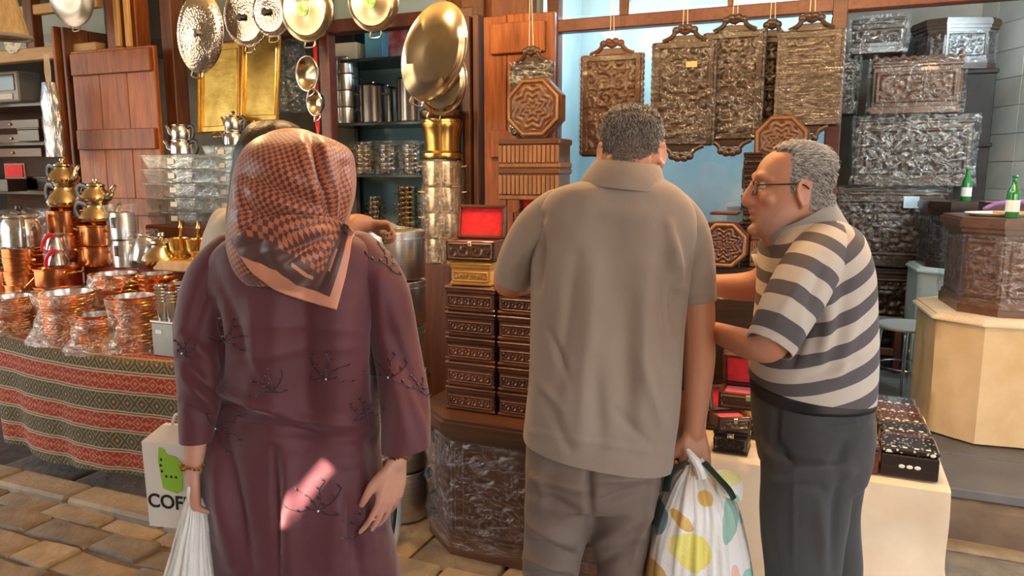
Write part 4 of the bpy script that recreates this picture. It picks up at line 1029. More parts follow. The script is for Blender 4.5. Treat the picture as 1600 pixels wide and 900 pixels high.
# stack behind: slatted tan boxes, octagonal boxes, red boxes
def mk_slatbox(key, w=.34, dp=.2, h=.15):
    t = thing('slatted_box', 'x', 'box')
    link('body', MB().box((0, 0, h/2), (w*.94, dp*.94, h-.01), .003).mesh(), t, M['walnut_mid'])
    for i in range(14): link('slat', MB().box((-w*.455+i*w*.07, -dp*.47-.005, h*.47), (w*.058, .014, h*.6), .004).mesh(), t, M['tanwood'])
    link('moulding', MB().box((0, 0, .014), (w, dp, .028), .006).mesh(), t, M['tanwood'])
    link('lid', MB().box((0, 0, h-.016), (w, dp, .032), .007).mesh(), t, M['walnut_mid']); return t
slat = Maker(mk_slatbox)
dT = 3.73
q0 = PD(836, 312, dT)
def hp(px, py0, py1, d): return PD(px, py0, d).z-PD(px, py1, d).z
h1 = hp(836, 262, 311, dT); h2 = hp(836, 216, 261, dT)
zb0 = q0.z
slat('a', 'tan slatted box, lower of two beside the grey-haired man', None, (q0.x, q0.y, zb0), RZ, w=.345, dp=.2, h=h1)
slat('b', 'tan slatted box carrying the octagonal carved box', None, (q0.x, q0.y, zb0+h1+.001), RZ, w=.345, dp=.2, h=h2)
zsup = zb0-.40
one('display_shelf', MB().box((0, 0, .03), (.5, .22, .06), .005).box((0, 0, -.28), (.46, .2, .5), .005).mesh(), M['shutter_dark'], 'dark wooden shelf unit behind the box towers', 'shelf', (q0.x, q0.y, zsup-.062), RZ)
ww = .345
for k, (pyb) in enumerate((0, 1, 2)):
    obox('r%d' % k, ['red-lined open box at the foot of the slatted boxes', 'red-lined open box in the middle below the slatted boxes', 'red-lined open box directly below the slatted boxes'][k], None, Vector((q0.x, q0.y, zsup+k*.133))+U*.03, RZ+.05*k, w=.26, dp=.15, h=.07, mat='redwood', ang=1.35 if k < 2 else 1.35)
def mk_octobox(key, r=.15, dp=.07, mat='walnut_mid', style='rosette'):
    t = thing('octagonal_box', 'x', 'box'); Mx = Matrix.Rotation(PI/2, 4, 'X')
    p = octo(r, r, .2929)
    link('body', MB().prism(p, 0, dp*.8, Mx).prism(sc_poly(p, .93), dp*.8, dp, Mx).mesh(smooth=False), t, M[mat])
    n = 60; rr = np.linspace(0, 1, 26); th = np.linspace(0, 2*PI, 97); R_, A_ = np.meshgrid(rr, th)
    oct_r = np.cos(PI/8)/np.cos((A_+PI/8) % (PI/4)-PI/8)*r/np.cos(PI/8)*.97
    Rm = R_*r*.78/np.cos(((A_+PI/8) % (PI/4))-PI/8)
    Hh = .006*np.clip(.5+.5*np.cos(2*PI*(Rm+.010*np.cos(8*A_)*np.clip(Rm/(r*.4), 0, 1))/(r*.21)), 0, 1)*(R_ < .97)
    G = np.stack([Rm*np.cos(A_), -dp-Hh-.001, Rm*np.sin(A_)], -1)
    link('carved_panel', MB().grid(G).mesh(ang=60), t, M[mat])
    rim = [(x*.88, -dp-.004, y*.88) for x, y in p]; link('moulding', MB().tube(rim, .008, 6, closed=True).mesh(), t, M['tanwood'])
    return t
ocb = Maker(mk_octobox)
zo = zb0+h1+h2+.004
ocb('a', 'octagonal box with carved rosette propped against the shutter', None, (q0.x, q0.y-.0, zo+.152)+Vector((0, 0, 0)) if False else Vector((q0.x, q0.y, zo+.152))+U*.015, RZ, r=.15, dp=.075)
# ================================================================ HANGING CARVED TRAYS
def mk_panel(key, w=.36, h=.6, seed=1, mat='walnut', crest='both', wmat='wrap', style='scroll'):
    t = thing('carved_wall_tray', 'x', 'tray')              # origin at top centre of body, front -y
    link('board', MB().box((0, .02, -h/2), (w, .03, h), .004).mesh(), t, M[mat])
    o = link('carved_panel', relief(w*.98, h*.98, seed, .0055, .05, .011, .03, style, 2), t, M[mat]); o.location = (0, .006, -h*.99)
    for sg in (-1, 1): link('scalloped_edge', MB().tube([(sg*w/2, .01, -.004-k*.0075) for k in range(int(h/.0075))], [.009+.005*math.sin(k*PI/4)**2 for k in range(int(h/.0075))], 8).mesh(), t, M[mat])
    def cr(sgn, z0):
        m2 = MB(); s2 = spline([(-w*.36, 0, z0), (-w*.22, 0, z0+sgn*.02), (-w*.12, 0, z0+sgn*.055), (0, 0, z0+sgn*.04), (w*.12, 0, z0+sgn*.055), (w*.22, 0, z0+sgn*.02), (w*.36, 0, z0)], 5)
        m2.tube(s2, .012, 8)
        for x in (-.13, -.05, .05, .13): m2.ball((x*w*1.1, 0, z0+sgn*(.07-.5*abs(x)*.25)), (.022, .014, .02), 10)
        m2.box((0, .012, z0+sgn*.012), (w*.5, .02, .035), .004); return m2.mesh()
    link('crest', cr(1, 0), t, M[mat])
    if crest == 'both': link('pendant_carving', cr(-1, -h), t, M[mat])
    if wmat:
        o = link('plastic_wrap', wrap_box(w, .05, h*.97, seed, .008, .028), t, M[wmat]); o.location = (0, .01, -h*.985)
    link('hanging_string', MB().tube([(-.012, 0, .06), (-.004, -.01, .36)], .0022, 5).tube([(.012, 0, .06), (.004, -.01, .36)], .0022, 5).mesh(), t, M['string'])
    return t
panel = Maker(mk_panel)
for key, px, py, w_, h_, dd, l, kw in (
    ('p0', 830, 97, 62, 110, 3.77, 'small carved tray in film hanging behind the octagonal box', dict(mat='walnut', wmat='wrap_blue')),
    ('p1', 956, 84, 90, 155, 4.12, 'swirl-carved tray hanging alone nearest the shutters', dict(mat='walnut_mid', wmat='wrap', crest='top')),
    ('p2', 1070, 64, 88, 158, 4.02, 'film-wrapped dark tray with a paper tag inside', dict(mat='walnut', wmat='wrap')),
    ('p3', 1148, 48, 84, 165, 4.08, 'dark film-wrapped tray behind the tagged one', dict(mat='walnut', wmat='wrap')),
    ('p4', 1206, 56, 50, 140, 4.16, 'narrow carved tray squeezed behind its film-wrapped neighbours', dict(mat='walnut', wmat=None)),
    ('p5', 1268, 46, 86, 146, 4.02, 'pale-looking tray in thick layers of film beside the red post', dict(mat='walnut', wmat='wrap_heavy'))):
    q = PD(px, py, dd); k = ppm(q)
    o = panel(key, l, None, q, RZ+(.1 if key == 'p2' else 0), w=w_/k/.93, h=h_/k*1.02, seed=int(px), **kw)
    if key == 'p2': link('paper_tag', MB().box((.04, -.022, -.12), (.055, .003, .028)).mesh(smooth=False), o, pm('tan_paper', (.6, .38, .15), rough=.8))
q = PD(1222, 222, 4.0); ocb('b', 'octagonal carved box showing above the striped-shirt man', None, q, RZ, r=.125, dp=.09, mat='walnut_mid')
one('display_shelf', MB().box((0, 0, -.05), (.34, .26, .1), .004).box((0, .1, -.6), (.3, .06, 1.1), .004).mesh(), M['walnut'], 'dark bracket shelf behind the striped-shirt man carrying an octagonal box', 'shelf', q-Vector((0, 0, .128)), RZ)
# wrapped goods inside the show-case, lower half
zcase = .5
for i, (px, w_, h_, dd, l) in enumerate(((925, .22, .75, 4.75, 'slim film-wrapped chest inside the show-case near the shutters'), (1084, .2, .72, 4.74, 'big crumpled film-wrapped chest inside the show-case'), (1165, .2, .9, 4.74, 'tall film-wrapped chest inside the show-case behind the speaking man'), (1000, .22, .55, 4.74, 'film-wrapped chest behind the grey polo shirt'))):
    q = PD(px, 380, dd); t = thing('wrapped_chest', l, 'chest', (q.x, q.y, zcase+.002), RZ)
    link('body', MB().box((0, 0, h_/2), (w_, .3, h_), .008).mesh(), t, pm('blue_grey_board_%d' % i, (.10, .16, .19), (.18, .26, .3), rough=.5))
    link('plastic_wrap', wrap_box(w_, .3, h_, i*3, .02, .05), t, M['wrap_blue'])
# ================================================================ CLOTH TABLE WITH BOXES
front_r = PZ(1482, 766, .56); tw = .84; tdp = .84; ZT = .56
tabO = front_r - U*(tw/2) + N*(tdp/2)
tbl = thing('cloth_table', 'low display table draped in a cream cloth under the inlaid boxes', 'table', (tabO.x, tabO.y, 0), RZ)
link('table_top', MB().box((0, 0, ZT-.02), (tw-.03, tdp-.03, .03)).mesh(smooth=False), tbl, M['pale_wood'])
for sx_ in (-1, 1):
    for sy_ in (-1, 1): link('leg', MB().box((sx_*(tw/2-.06), sy_*(tdp/2-.06), ZT/2-.02), (.05, .05, ZT-.04)).mesh(smooth=False), tbl, M['pale_wood'])
m, nt, b = newmat('cream_cloth'); co = coords(nt, 'Object', (1, 1, 1))
n_ = noi(nt, co, 3.5, 6, .6); nt.links.new(ramp(nt, n_, [(.35, (.72, .55, .36)), (.65, (.82, .68, .5))]), b.inputs['Base Color']); b.inputs['Roughness'].default_value = .9
bump(nt, b, noi(nt, co, 30, 3), .15, .004); M['cream'] = m
def drape(w, dp, z0, z1, seed, mat, parent, name='tablecloth', poly=None, amp=.018, flare=.03):
    per = []; pl = poly or [(-w/2, -dp/2), (w/2, -dp/2), (w/2, dp/2), (-w/2, dp/2)]
    for i in range(len(pl)):
        a, b_ = Vector(pl[i]), Vector(pl[(i+1) % len(pl)]); n = max(3, int((b_-a).length/.03))
        per += [a.lerp(b_, k/n) for k in range(n)]
    m_ = 18; A = np.zeros((m_, len(per)+1, 3)); acc = 0
    for j in range(len(per)+1):
        v = per[j % len(per)]; v0 = per[(j-1) % len(per)]; v1 = per[(j+1) % len(per)]
        tg = (v1-v0).normalized(); nr = Vector((tg.y, -tg.x)); ph = j % len(per)
        for i in range(m_):
            if i < 4: q = v*(i/3.0*.35+.645) if i < 3 else v*.995; z = z0+.002+.003*noise.noise((v.x*5, v.y*5, seed))
            else:
                k = (i-4)/(m_-5); wv = amp*(noise.noise((v.x*4.5+seed, v.y*4.5, k*1.1))+.6*noise.noise((v.x*11+seed, v.y*11, k*1.5)))
                q = v+nr*(.010+flare*k+wv*min(1, k*2.5)*1.6); z = z0-.006-(z0-z1)*k
            A[i, j] = (q.x, q.y, z)
    A[0, :] = (0, 0, z0+.002) if False else A[0, :]
    mb = MB().grid(A); mb.f.append(tuple(range(len(per))))
    return link(name, mb.mesh(ang=50), parent, mat)
drape(tw, tdp, ZT, .05, 5, M['cream'], tbl)
def onT(px, py, z=ZT+.008): q = PZ(px, py, z); return q
# inlaid mother-of-pearl boxes
def inlay(name, base, tint):
    m, nt, b = newmat(name); co = coords(nt, 'Object', (1, 1, 1))
    v = nd(nt, 'ShaderNodeTexVoronoi', {'Vector': co, 'Scale': 75.0}, feature='F1')
    spot = mth(nt, 'LESS_THAN', v.outputs[0], .3)
    pick = mth(nt, 'GREATER_THAN', nd(nt, 'ShaderNodeSeparateColor', {0: v.outputs[1]}).outputs[0], .35)
    c = mixc(nt, mth(nt, 'MULTIPLY', spot, pick), base, tint)
    nt.links.new(c, b.inputs['Base Color']); b.inputs['Roughness'].default_value = .18; b.inputs['Coat Weight'].default_value = .5; return m
M['pearl'] = pm('mother_of_pearl', (.8, .76, .62), (.6, .68, .66), rough=.15, scale=60)
IN = [inlay('inlay_lid_blue', (.05, .065, .1), (.55, .56, .58)), inlay('inlay_lid_brown', (.09, .035, .02), (.65, .55, .42)), inlay('inlay_lid_plum', (.11, .05, .06), (.62, .52, .5)), inlay('inlay_lid_black', (.018, .015, .016), (.5, .52, .5))]
def mk_inlaid(key, w=.165, dp=.12, h=.085, lid=0, mat='redwood'):
    t = thing('inlaid_box', 'x', 'box')
    link('body', MB().box((0, 0, h*.38), (w, dp, h*.76), .004).mesh(), t, M[mat])
    link('lid', MB().box((0, 0, h*.89), (w, dp, h*.2), .006).mesh(), t, IN[lid])
    for x in (-.024, 0, .024): link('pearl_inlay', MB().ball((x, -dp/2-.0005, h*.4), (.010, .003, .007), 10).mesh(), t, M['pearl'])
    for x in (-.3, -.1, .1, .3): link('pearl_inlay', MB().ball((x*w, -dp*.42, h), (.009, .006, .002), 8).mesh(), t, M['pearl'])
    for x in (-.38, .38): link('pearl_inlay', MB().ball((x*w, -dp/2-.0005, h*.87), (.009, .003, .006), 10).mesh(), t, M['pearl'])
    return t
M['blackwood'] = woodmat('blackened_wood', (.012, .008, .007), (.035, .018, .013), 0, 4, .25, .3)
inl = Maker(mk_inlaid)
fr = front_r
def tp(a, b_, z=ZT+.008): p_ = front_r - U*a + N*b_; return Vector((p_.x, p_.y, z))
inl('k', 'black inlaid box at the corner of the cream table', None, tp(.115, .105), RZ, lid=3, mat='blackwood', w=.175, dp=.15, h=.105)
inl('b', 'reddish-brown inlaid box with three pearl dots beside the corner one', None, tp(.30, .105), RZ, lid=2, w=.18, dp=.15, h=.105)
rows = [(.10, .25, 2, 'plum-lidded inlaid box right behind the corner box'), (.105, .385, 3, 'dark inlaid box in the third row of the cream table'), (.11, .51, 1, 'brown-lidded inlaid box in the fourth row'), (.115, .63, 2, 'plum inlaid box in the fifth row'), (.12, .745, 0, 'blue-grey inlaid box at the back edge of the table'), (.30, .27, 0, 'blue-lidded inlaid box behind the three-dot box'), (.30, .42, 1, 'brown inlaid box beside the dark third-row box'), (.31, .56, 2, 'plum inlaid box touching the trouser pocket edge'), (.32, .7, 0, 'blue-grey inlaid box beside the back-edge one')]
for i, (a, b_, ld, l) in enumerate(rows): inl('r%d' % ld, l, None, tp(a, b_), RZ+random.uniform(-.04, .04), lid=ld, mat='redwood', w=.168, dp=.115, h=.075)
inl('st', 'small red-brown box stacked on the blue-lidded one', None, tp(.30, .27, ZT+.085), RZ, lid=0, w=.12, dp=.1, h=.07)
# boxes at the other end of the table, between the two men
jbox('lt', 'small dark box with brass latch on the table edge', None, onT(1143, 702), RZ, w=.13, dp=.11, h=.1, mat='blackwood', latch=True)
jbox('lt2', 'dark box behind the latch box', None, onT(1180, 690)+N*.08, RZ, w=.13, dp=.11, h=.1, mat='blackwood')
jbox('u1', 'dark box under the tilted red-lined boxes', None, onT(1130, 680)+N*.12, RZ, w=.2, dp=.13, h=.13, mat='walnut')
obox('t1', 'small open box with red lining leaning among the dark boxes', None, onT(1135, 680, ZT+.14)+N*.09, RZ+.5, w=.12, dp=.09, h=.05, mat='walnut_mid', ang=1.9)
jbox('u2', 'dark box supporting the red-quilted open box', None, onT(1160, 680)+N*.32, RZ, w=.22, dp=.15, h=.26, mat='walnut')
obox('t2', 'open red-lined box under the grey-haired speaker\'s forearm', None, onT(1155, 680, ZT+.27)+N*.31, RZ, w=.19, dp=.13, h=.055, mat='redwood', ang=1.15)
obox('t3', 'open box with red lid lining pressed against the bare arm', None, onT(1112, 690, ZT+.01)+N*.03, RZ-.9, w=.1, dp=.1, h=.05, mat='walnut', ang=1.6, ) if False else None
one('wooden_pestle', MB().lathe([(0, 0), (.012, .002), (.009, .03), (.008, .1), (.017, .12), (.02, .14), (0, .15)], 14).mesh(), M['oakbox'], 'turned pale wooden pestle standing among the dark boxes', 'pestle', onT(1172, 696)+N*.0-U*.008, RZ)
# back row above forearm
zr = .98
q = PD(1140, 412, 3.55)
one('display_riser', MB().box((0, 0, (q.z-ZT)/2), (.75, .2, q.z-ZT-.01), .004).mesh(), M['walnut'], 'dark riser at the back of the cream table', 'riser', (q.x+.05, q.y, ZT+.006) if False else (S(q.dot(U)+.02, 3.5, 0).x, S(q.dot(U)+.02, 3.5, 0).y, ZT+.006), RZ)
zr = q.z
def bk(px, d=3.5): v = PD(px, 400, d); return Vector((v.x, v.y, zr+.002))
ocb('c', 'reddish octagonal box with carved lid between the two men', None, bk(1133, 3.44)+Vector((0, 0, .1)), RZ, r=.1, dp=.07, mat='redwood')
jbox('bk1', 'reddish box with gilt clasp behind the octagonal one', None, bk(1130, 3.52)+Vector((0, 0, 0)), RZ, w=.14, dp=.1, h=.24, mat='redwood', latch=True)
slat('c', 'small tan slatted box beside the speaking man\'s collar', None, bk(1198, 3.5), RZ, w=.14, dp=.12, h=.15)
for k in range(8):
    jbox('thin', nth('thin dark box in the slim stack by the glasses wearer', k, 8), 'slim stack of dark boxes', bk(1172, 3.52)+Vector((0, 0, k*.062)), RZ+random.uniform(-.15, .15), w=.085, dp=.1, h=.06, mat='blackwood')
film('crumpled film lying on the riser behind the bare forearm', bk(1130, 3.4)-Vector((0, 0, .12)), .12, .08, 55, 'wrap_warm', 1.3)
# ================================================================ RECESS: STACKED CHESTS
def mk_chest(key, w=.8, dp=.4, h=.45, mat='walnut', wmat='wrap_blue', seed=1, crest=False, lam=.07):
    t = thing('carved_chest', 'x', 'chest')
    link('body', MB().box((0, 0, h/2), (w*.96, dp*.96, h-.02), .006).mesh(), t, M[mat])
    link('plinth', MB().box((0, 0, .03), (w, dp, .06), .01).mesh(), t, M[mat])
    link('lid', MB().box((0, 0, h-.03), (w*1.01, dp*1.01, .03), .01).box((0, 0, h-.008), (w*.97, dp*.97, .016), .005).mesh(), t, M[mat])
    o = link('carved_panel', relief(w*.9, h-.15, seed, .010, lam, .012, .03, 'scroll', 4), t, M[mat]); o.location = (0, -dp*.48, .08)
    o = link('carved_panel', relief(dp*.88, h-.15, seed+1, .014, lam, .012, .03, 'scroll', 2), t, M[mat]); o.location = (w*.48, 0, .08); o.rotation_euler.z = PI/2
    if crest:
        link('crest', MB().tube([(-w*.5+w*i/40, -dp*.45, h+.012+.014*abs(math.sin(i*.785))) for i in range(41)], .012, 8).mesh(), t, M[mat])
        for sg in (-1, 1): link('finial', MB().ball((sg*w*.47, -dp*.45, h+.03), (.025, .02, .03), 10).mesh(), t, M[mat])
    if wmat: link('plastic_wrap', wrap_box(w, dp, h, seed, .022, .05), t, M[wmat])
    return t
chest = Maker(mk_chest); M['matt_black'] = pm('matt_dark_wood', (.012, .009, .008), (.022, .016, .014), rough=.7)
dK = 6.2
def chest_px(key, label, x0, x1, y0, y1, d=dK, dp=.42, **kw):
    a, b_ = PD((x0+x1)/2, y1, d), PD((x0+x1)/2, y0, d); sA, sB = PD(x0, (y0+y1)/2, d).dot(U), PD(x1, (y0+y1)/2, d).dot(U)
    c = S((sA+sB)/2, d+dp/2, a.z); return chest(key, label, None, c, RZ, w=sB-sA, dp=dp, h=b_.z-a.z, **kw)
chest_px('c6', 'lowest bare dark chest with carved swirls behind the stool', 1300, 1468, 420, 565, wmat=None, seed=2)
chest_px('c5', 'large film-wrapped chest with a white sticker', 1296, 1478, 296, 417, seed=3, wmat='wrap')
o = COL.objects.get('carved_chest.001')
chest_px('c4', 'crumpled-film chest in the middle of the stack', 1335, 1522, 184, 291, seed=5, wmat='wrap_blue')
chest_px('c3', 'scallop-crested carved chest on the stack with its film slipped aside', 1360, 1504, 94, 178, seed=8, wmat='wrap', mat='walnut_mid', crest=True)
chest_px('c1', 'small film-wrapped panel chest high up beside the red post', 1330, 1416, 28, 84, seed=9, d=dK+.1, dp=.3, wmat='wrap_blue')
q = PD(1350, 178, dK+.3)
chest_px('c0', 'dark chest wedged between the post and the scalloped chest', 1306, 1338, 92, 178, seed=12, d=dK+.15, dp=.25, wmat='wrap_blue')
q = PD(1424, 316, dK-.03)
st = [c for c in COL.objects if c.get('label') == 'large film-wrapped chest with a white sticker'][0]
loc = Matrix.Rotation(-RZ, 4, 'Z') @ (q-st.location); stk = link('sticker', MB().box(loc, (.1, .002, .085), 0, ).mesh(smooth=False), st, pm('pale_blue_sticker', (.6, .72, .78), (.45, .6, .7), rough=.5, scale=14)); 
# tall dark cabinet corner at the tiled wall and trunk on top
cq = PD(1530, 300, dK+.15)
tc = thing('tall_cabinet', 'tall dark film-wrapped cabinet against the tiled wall', 'cabinet', S(sx(1521, dK+.4, 200), dK+.66, .2), RZ)
hcab = PD(1530, 98, dK+.1).z-.2
link('body', MB().box((0, 0, hcab/2), (.25, .4, hcab), .006).mesh(), tc, M['matt_black'])
for k in range(4): link('moulding', MB().box((0, 0, hcab*(.25+.25*k)-.02), (.28, .43, .035), .008).mesh(), tc, M['matt_black'])
q = PD(1497, 94, dK-.02)
octab('trunk', 'octagonal carved trunk in film on top of everything in the corner', None, (S(sx(1500, dK+.3, 60), dK+.62, 0).x, S(sx(1500, dK+.3, 60), dK+.62, 0).y, .2+hcab+.004), RZ+.35, rx=.26, ry=.2, h=PD(1497, 12, dK).z-.2-hcab, mat='walnut', cut=.2, seed=21, wmat='wrap_blue')
# ================================================================ STOOL, BENCH
sq = PZ(1428, 620, .2); sq = Vector((sq.x-.0, sq.y+.12, .2))
stl = thing('round_stool', 'round grey-topped metal stool with bent tube legs', 'stool', sq, 0)
link('seat', MB().lathe([(0, .415), (.17, .415), (.185, .42), (.188, .432), (.18, .442), (0, .446)], 36).mesh(), stl, pm('grey_laminate', (.36, .37, .35), (.3, .31, .3), rough=.4, scale=4))
for k in range(4):
    a = PI/4+k*PI/2+.2; c, s_ = math.cos(a), math.sin(a)
    link('leg', MB().tube(spline([(.11*c, .11*s_, .41), (.15*c, .15*s_, .395), (.165*c, .165*s_, .36), (.185*c, .185*s_, 0)], 4), .0105, 8).mesh(), stl, M['chrome'])
link('ring', MB().tube(arc((0, 0, .17), .165, 0, 2*PI, 33, 'xy')[:-1], .006, 6, closed=True).mesh(), stl, M['chrome'])
bq = PD(1362, 497, 5.85); bn = thing('wooden_bench', 'worn grey wooden bench behind the stool', 'bench', (bq.x-.0, bq.y, .2), RZ)
bh = bq.z-.2
link('seat', MB().box((0, 0, bh-.02), (.42, .22, .045), .006).mesh(), bn, pm('grey_worn_wood', (.2, .19, .16), (.28, .26, .22), rough=.7, scale=4, stretch=(1, 9, 9)))
for sg in (-1, 1):
    for s2 in (-1, 1): link('leg', MB().box((sg*.17, s2*.08, bh/2-.03), (.045, .045, bh-.06), .004).mesh(), bn, M['shutter_dark'])
link('stretcher', MB().box((0, -.08, bh*.4), (.34, .025, .05), .004).mesh(), bn, M['shutter_dark'])
# ================================================================ DRAPED PEDESTALS AND OCTAGONAL TABLES
m, nt, b = newmat('tan_cotton'); co = coords(nt, 'Object'); n_ = noi(nt, co, 5, 6, .6); nt.links.new(ramp(nt, n_, [(.35, (.62, .43, .22)), (.65, (.72, .53, .31))]), b.inputs['Base Color']); b.inputs['Roughness'].default_value = .95; M['tan_cotton'] = m
M['white_cotton'] = pm('blue_white_cotton', (.62, .74, .76), (.72, .8, .8), rough=.9, scale=4)
def pedestal(label, c, rx, ry, h, mat, rz, seed, topmat=None):
    t = thing('draped_pedestal', label, 'pedestal', c, rz); p = octo(rx, ry, .2)
    link('plinth', MB().prism(sc_poly(p, .9), 0, h-.03).mesh(smooth=False), t, M['pale_wood'])
    drape(0, 0, h-.005, .015, seed, mat, t, 'cloth_skirt', sc_poly(p, .97), .008, .0)
    link('cloth_top', MB().prism(sc_poly(p, 1.03), h-.035, h-.012).prism(sc_poly(p, 1.05), h-.03, h-.018).prism(sc_poly(p, 1.0), h-.012, h).mesh(smooth=False), t, topmat or mat)
    return t
p1 = PZ(1486, 690, .2)+Vector((.46, .24, 0)); h1 = .66
rz1 = -.30
pedestal('tan cloth-draped pedestal under the brown octagonal chest with the bottle', (p1.x, p1.y, .202), .46, .40, h1, M['tan_cotton'], rz1, 3, M['cream'])
z1 = .202+h1+.002; ht = .50
octab('r1', 'brown octagonal chest in film on the tan draped pedestal', None, (p1.x+.04, p1.y+.02, z1), rz1, rx=.385, ry=.34, h=ht, mat='walnut_mid', seed=31, wmat='wrap')
p2 = Vector((3.10, 5.10, 0)); h2 = .76
pedestal('pale blue-white draped pedestal behind the tan one', (p2.x, p2.y, .202), .31, .29, h2, M['white_cotton'], rz1, 8)
octab('r2', 'dark octagonal chest in shiny film on the pale pedestal', None, (p2.x+.0, p2.y, .202+h2+.002), rz1, rx=.27, ry=.25, h=.44, mat='walnut', seed=37, wmat='wrap_blue')
# things on the octagonal tops
M['green_glass'] = (lambda m: m)(pm('green_bottle_glass', (.012, .16, .03), (.02, .22, .05), rough=.08, coat=.6))
def mk_bottle(key):
    t = thing('green_bottle', 'x', 'bottle')
    link('glass', MB().lathe([(0, 0), (.029, 0), (.031, .006), (.031, .115), (.028, .135), (.014, .165), (.012, .2), (.014, .203), (.014, .212), (.011, .214), (0, .2)], 22).mesh(), t, M['green_glass'])
    link('paper_label', MB().lathe([(.0316, .03), (.0316, .09)], 22, close=False).mesh(), t, M['white_paper']); return t
bot = Maker(mk_bottle)
zt1 = z1+ht+.002
q = PZ(1593, 352, zt1); bot('a', 'green glass bottle on the brown octagonal chest', None, (p1.x-.19, p1.y-.13, zt1), 0)
zt2 = .202+h2+.002+.44+.002
q = PZ(1495, 318, zt2); bot('a', 'green bottle with pale label on the dark octagonal chest', None, (p2.x-.06, p2.y-.05, zt2), 0)
q = PZ(1530, 331, zt1); pq = Vector((p1.x-.12, p1.y+.05, zt1))
pt = thing('serving_tray', 'cream and orange tray on the brown octagonal chest', 'tray', pq, .1)
link('base', MB().lathe([(0, 0), (.17, 0), (.2, .014), (.2, .018), (.17, .006), (0, .006)], 30, sx=1, sy=.65).mesh(), pt, pm('cream_enamel', (.75, .68, .5), rough=.3))
link('napkin', MB().box((.04, -.03, .018), (.2, .07, .01), .004).mesh(), pt, pm('orange_napkin', (.65, .22, .06), rough=.8))
mb = MB(); mb.tube(spline([(-.12, 0, .025), (-.03, .03, .05), (.08, .0, .06), (.15, -.03, .05), (.2, .02, .03)], 6), [.012+.012*math.sin(PI*i/24) for i in range(25)], 10, flat=.6)
one('purple_cloth', mb.mesh(), pm('purple_cloth', (.22, .07, .24), (.3, .12, .32), rough=.8), 'rolled purple cloth lying across the serving tray', 'cloth', pq+Vector((.02, 0, .012)), 0)
dbox('b', 'flat dark box behind the purple cloth on the octagonal chest', None, (p1.x+.1, p1.y+.22, zt1), rz1, w=.4, dp=.14, h=.07)
# small switch box with notice on the tiled wall
q = Vector((3.80, 5.55, PD(1593, 105, 5.55).z))
sg = thing('wall_notice', 'small white notice with blue emblem on the tiled wall', 'sign', q, PI/2+.04)
link('plate', MB().box((0, 0, 0), (.16, .012, .3), .004).mesh(), sg, M['white_paper'])
blue = pm('blue_print', (.02, .06, .4), rough=.5)
link('emblem', MB().lathe([(0, .007), (.035, .007), (.035, .009), (0, .009)], 20, Matrix.Rotation(-PI/2, 4, 'X') @ Matrix.Translation((0, -.07, 0))).mesh(), sg, blue)
link('printed_panel', MB().box((0, .008, -.09), (.14, .004, .09), .001).mesh(), sg, pm('pale_blue_print', (.35, .5, .62), (.5, .6, .68), rough=.5, scale=60))
one('beam_cover', MB().box((0, 0, 0), (.12, .5, .14), .01).mesh(), pm('beige_conduit', (.36, .35, .27), rough=.6), 'beige cable box fixed high on the tiled wall', 'cable box', (3.77, 5.25, PD(1593, 60, 5.25).z), .04)
# ================================================================ PEOPLE: tools
def R(x0, x1, py, y, b, a=None):                            # horizontal ring seen between two pixel columns
    c = P((x0+x1)/2, py, y); return (c, Vector(((x1-x0)/2/ppm(c) if a is None else a, 0, 0)), Vector((0, b, 0)))
def loft_pts(rings, N_=36, n=5, sup=2.0):
    rows = spline([[*c, *a, *b] for c, a, b in rings], n); th = np.linspace(0, 2*PI, N_+1)
    ct, st = np.cos(th), np.sin(th); e = 2/sup
    ct = np.sign(ct)*np.abs(ct)**e; st = np.sign(st)*np.abs(st)**e
    return rows[:, None, 0:3]+rows[:, None, 3:6]*ct[None, :, None]+rows[:, None, 6:9]*st[None, :, None]
def add_loft(mb, rings, N_=32, n=5, sup=2.2):
    A = loft_pts(rings, N_, n, sup)[:, :-1]; m = A.shape[0]; o = len(mb.v); mb.v += [tuple(p) for p in A.reshape(-1, 3)]
    for i in range(m-1):
        for j in range(N_): mb.f.append((o+i*N_+j, o+i*N_+(j+1) % N_, o+(i+1)*N_+(j+1) % N_, o+(i+1)*N_+j))
    mb.f.append(tuple(o+j for j in range(N_))[::-1]); mb.f.append(tuple(o+(m-1)*N_+j for j in range(N_))); return mb
def limb(mb, pts, seg=16, n=4, flat=1.0):                    # pts (px,py,y,r_px)
    rows = []
    for px, py, y, r in pts: c = P(px, py, y); rows.append([*c, r/ppm(c)])
    rows = spline(rows, n); mb.tube([r[:3] for r in rows], [float(r[3]) for r in rows], seg, flat=flat)
    mb.ball(rows[0][:3], float(rows[0][3])*.98, 12); mb.ball(rows[-1][:3], float(rows[-1][3])*.98, 12); return mb
def wlimb(mb, pts, seg=14, n=4, caps=True):                  # world points with radius
    rows = spline([[*p, r] for p, r in pts], n); mb.tube([r[:3] for r in rows], [float(r[3]) for r in rows], seg)
    if caps: mb.ball(rows[0][:3], float(rows[0][3])*.98, 10); mb.ball(rows[-1][:3], float(rows[-1][3])*.98, 10)
    return mb
def remesh(mb, vox, it=2):
    me = bpy.data.meshes.new('tmp'); me.from_pydata(mb.v, [], mb.f)
    o = bpy.data.objects.new('tmp', me); COL.objects.link(o)
    md = o.modifiers.new('r', 'REMESH'); md.mode = 'VOXEL'; md.voxel_size = vox; md.use_smooth_shade = True
    bpy.context.view_layer.update()
    out = bpy.data.meshes.new_from_object(o.evaluated_get(bpy.context.evaluated_depsgraph_get()))
    bpy.data.objects.remove(o); bpy.data.meshes.remove(me)
    smooth_mesh(out, it); return out
def getV(me): a = np.zeros(len(me.vertices)*3, np.float32); me.vertices.foreach_get('co', a); return a.reshape(-1, 3).astype(float)
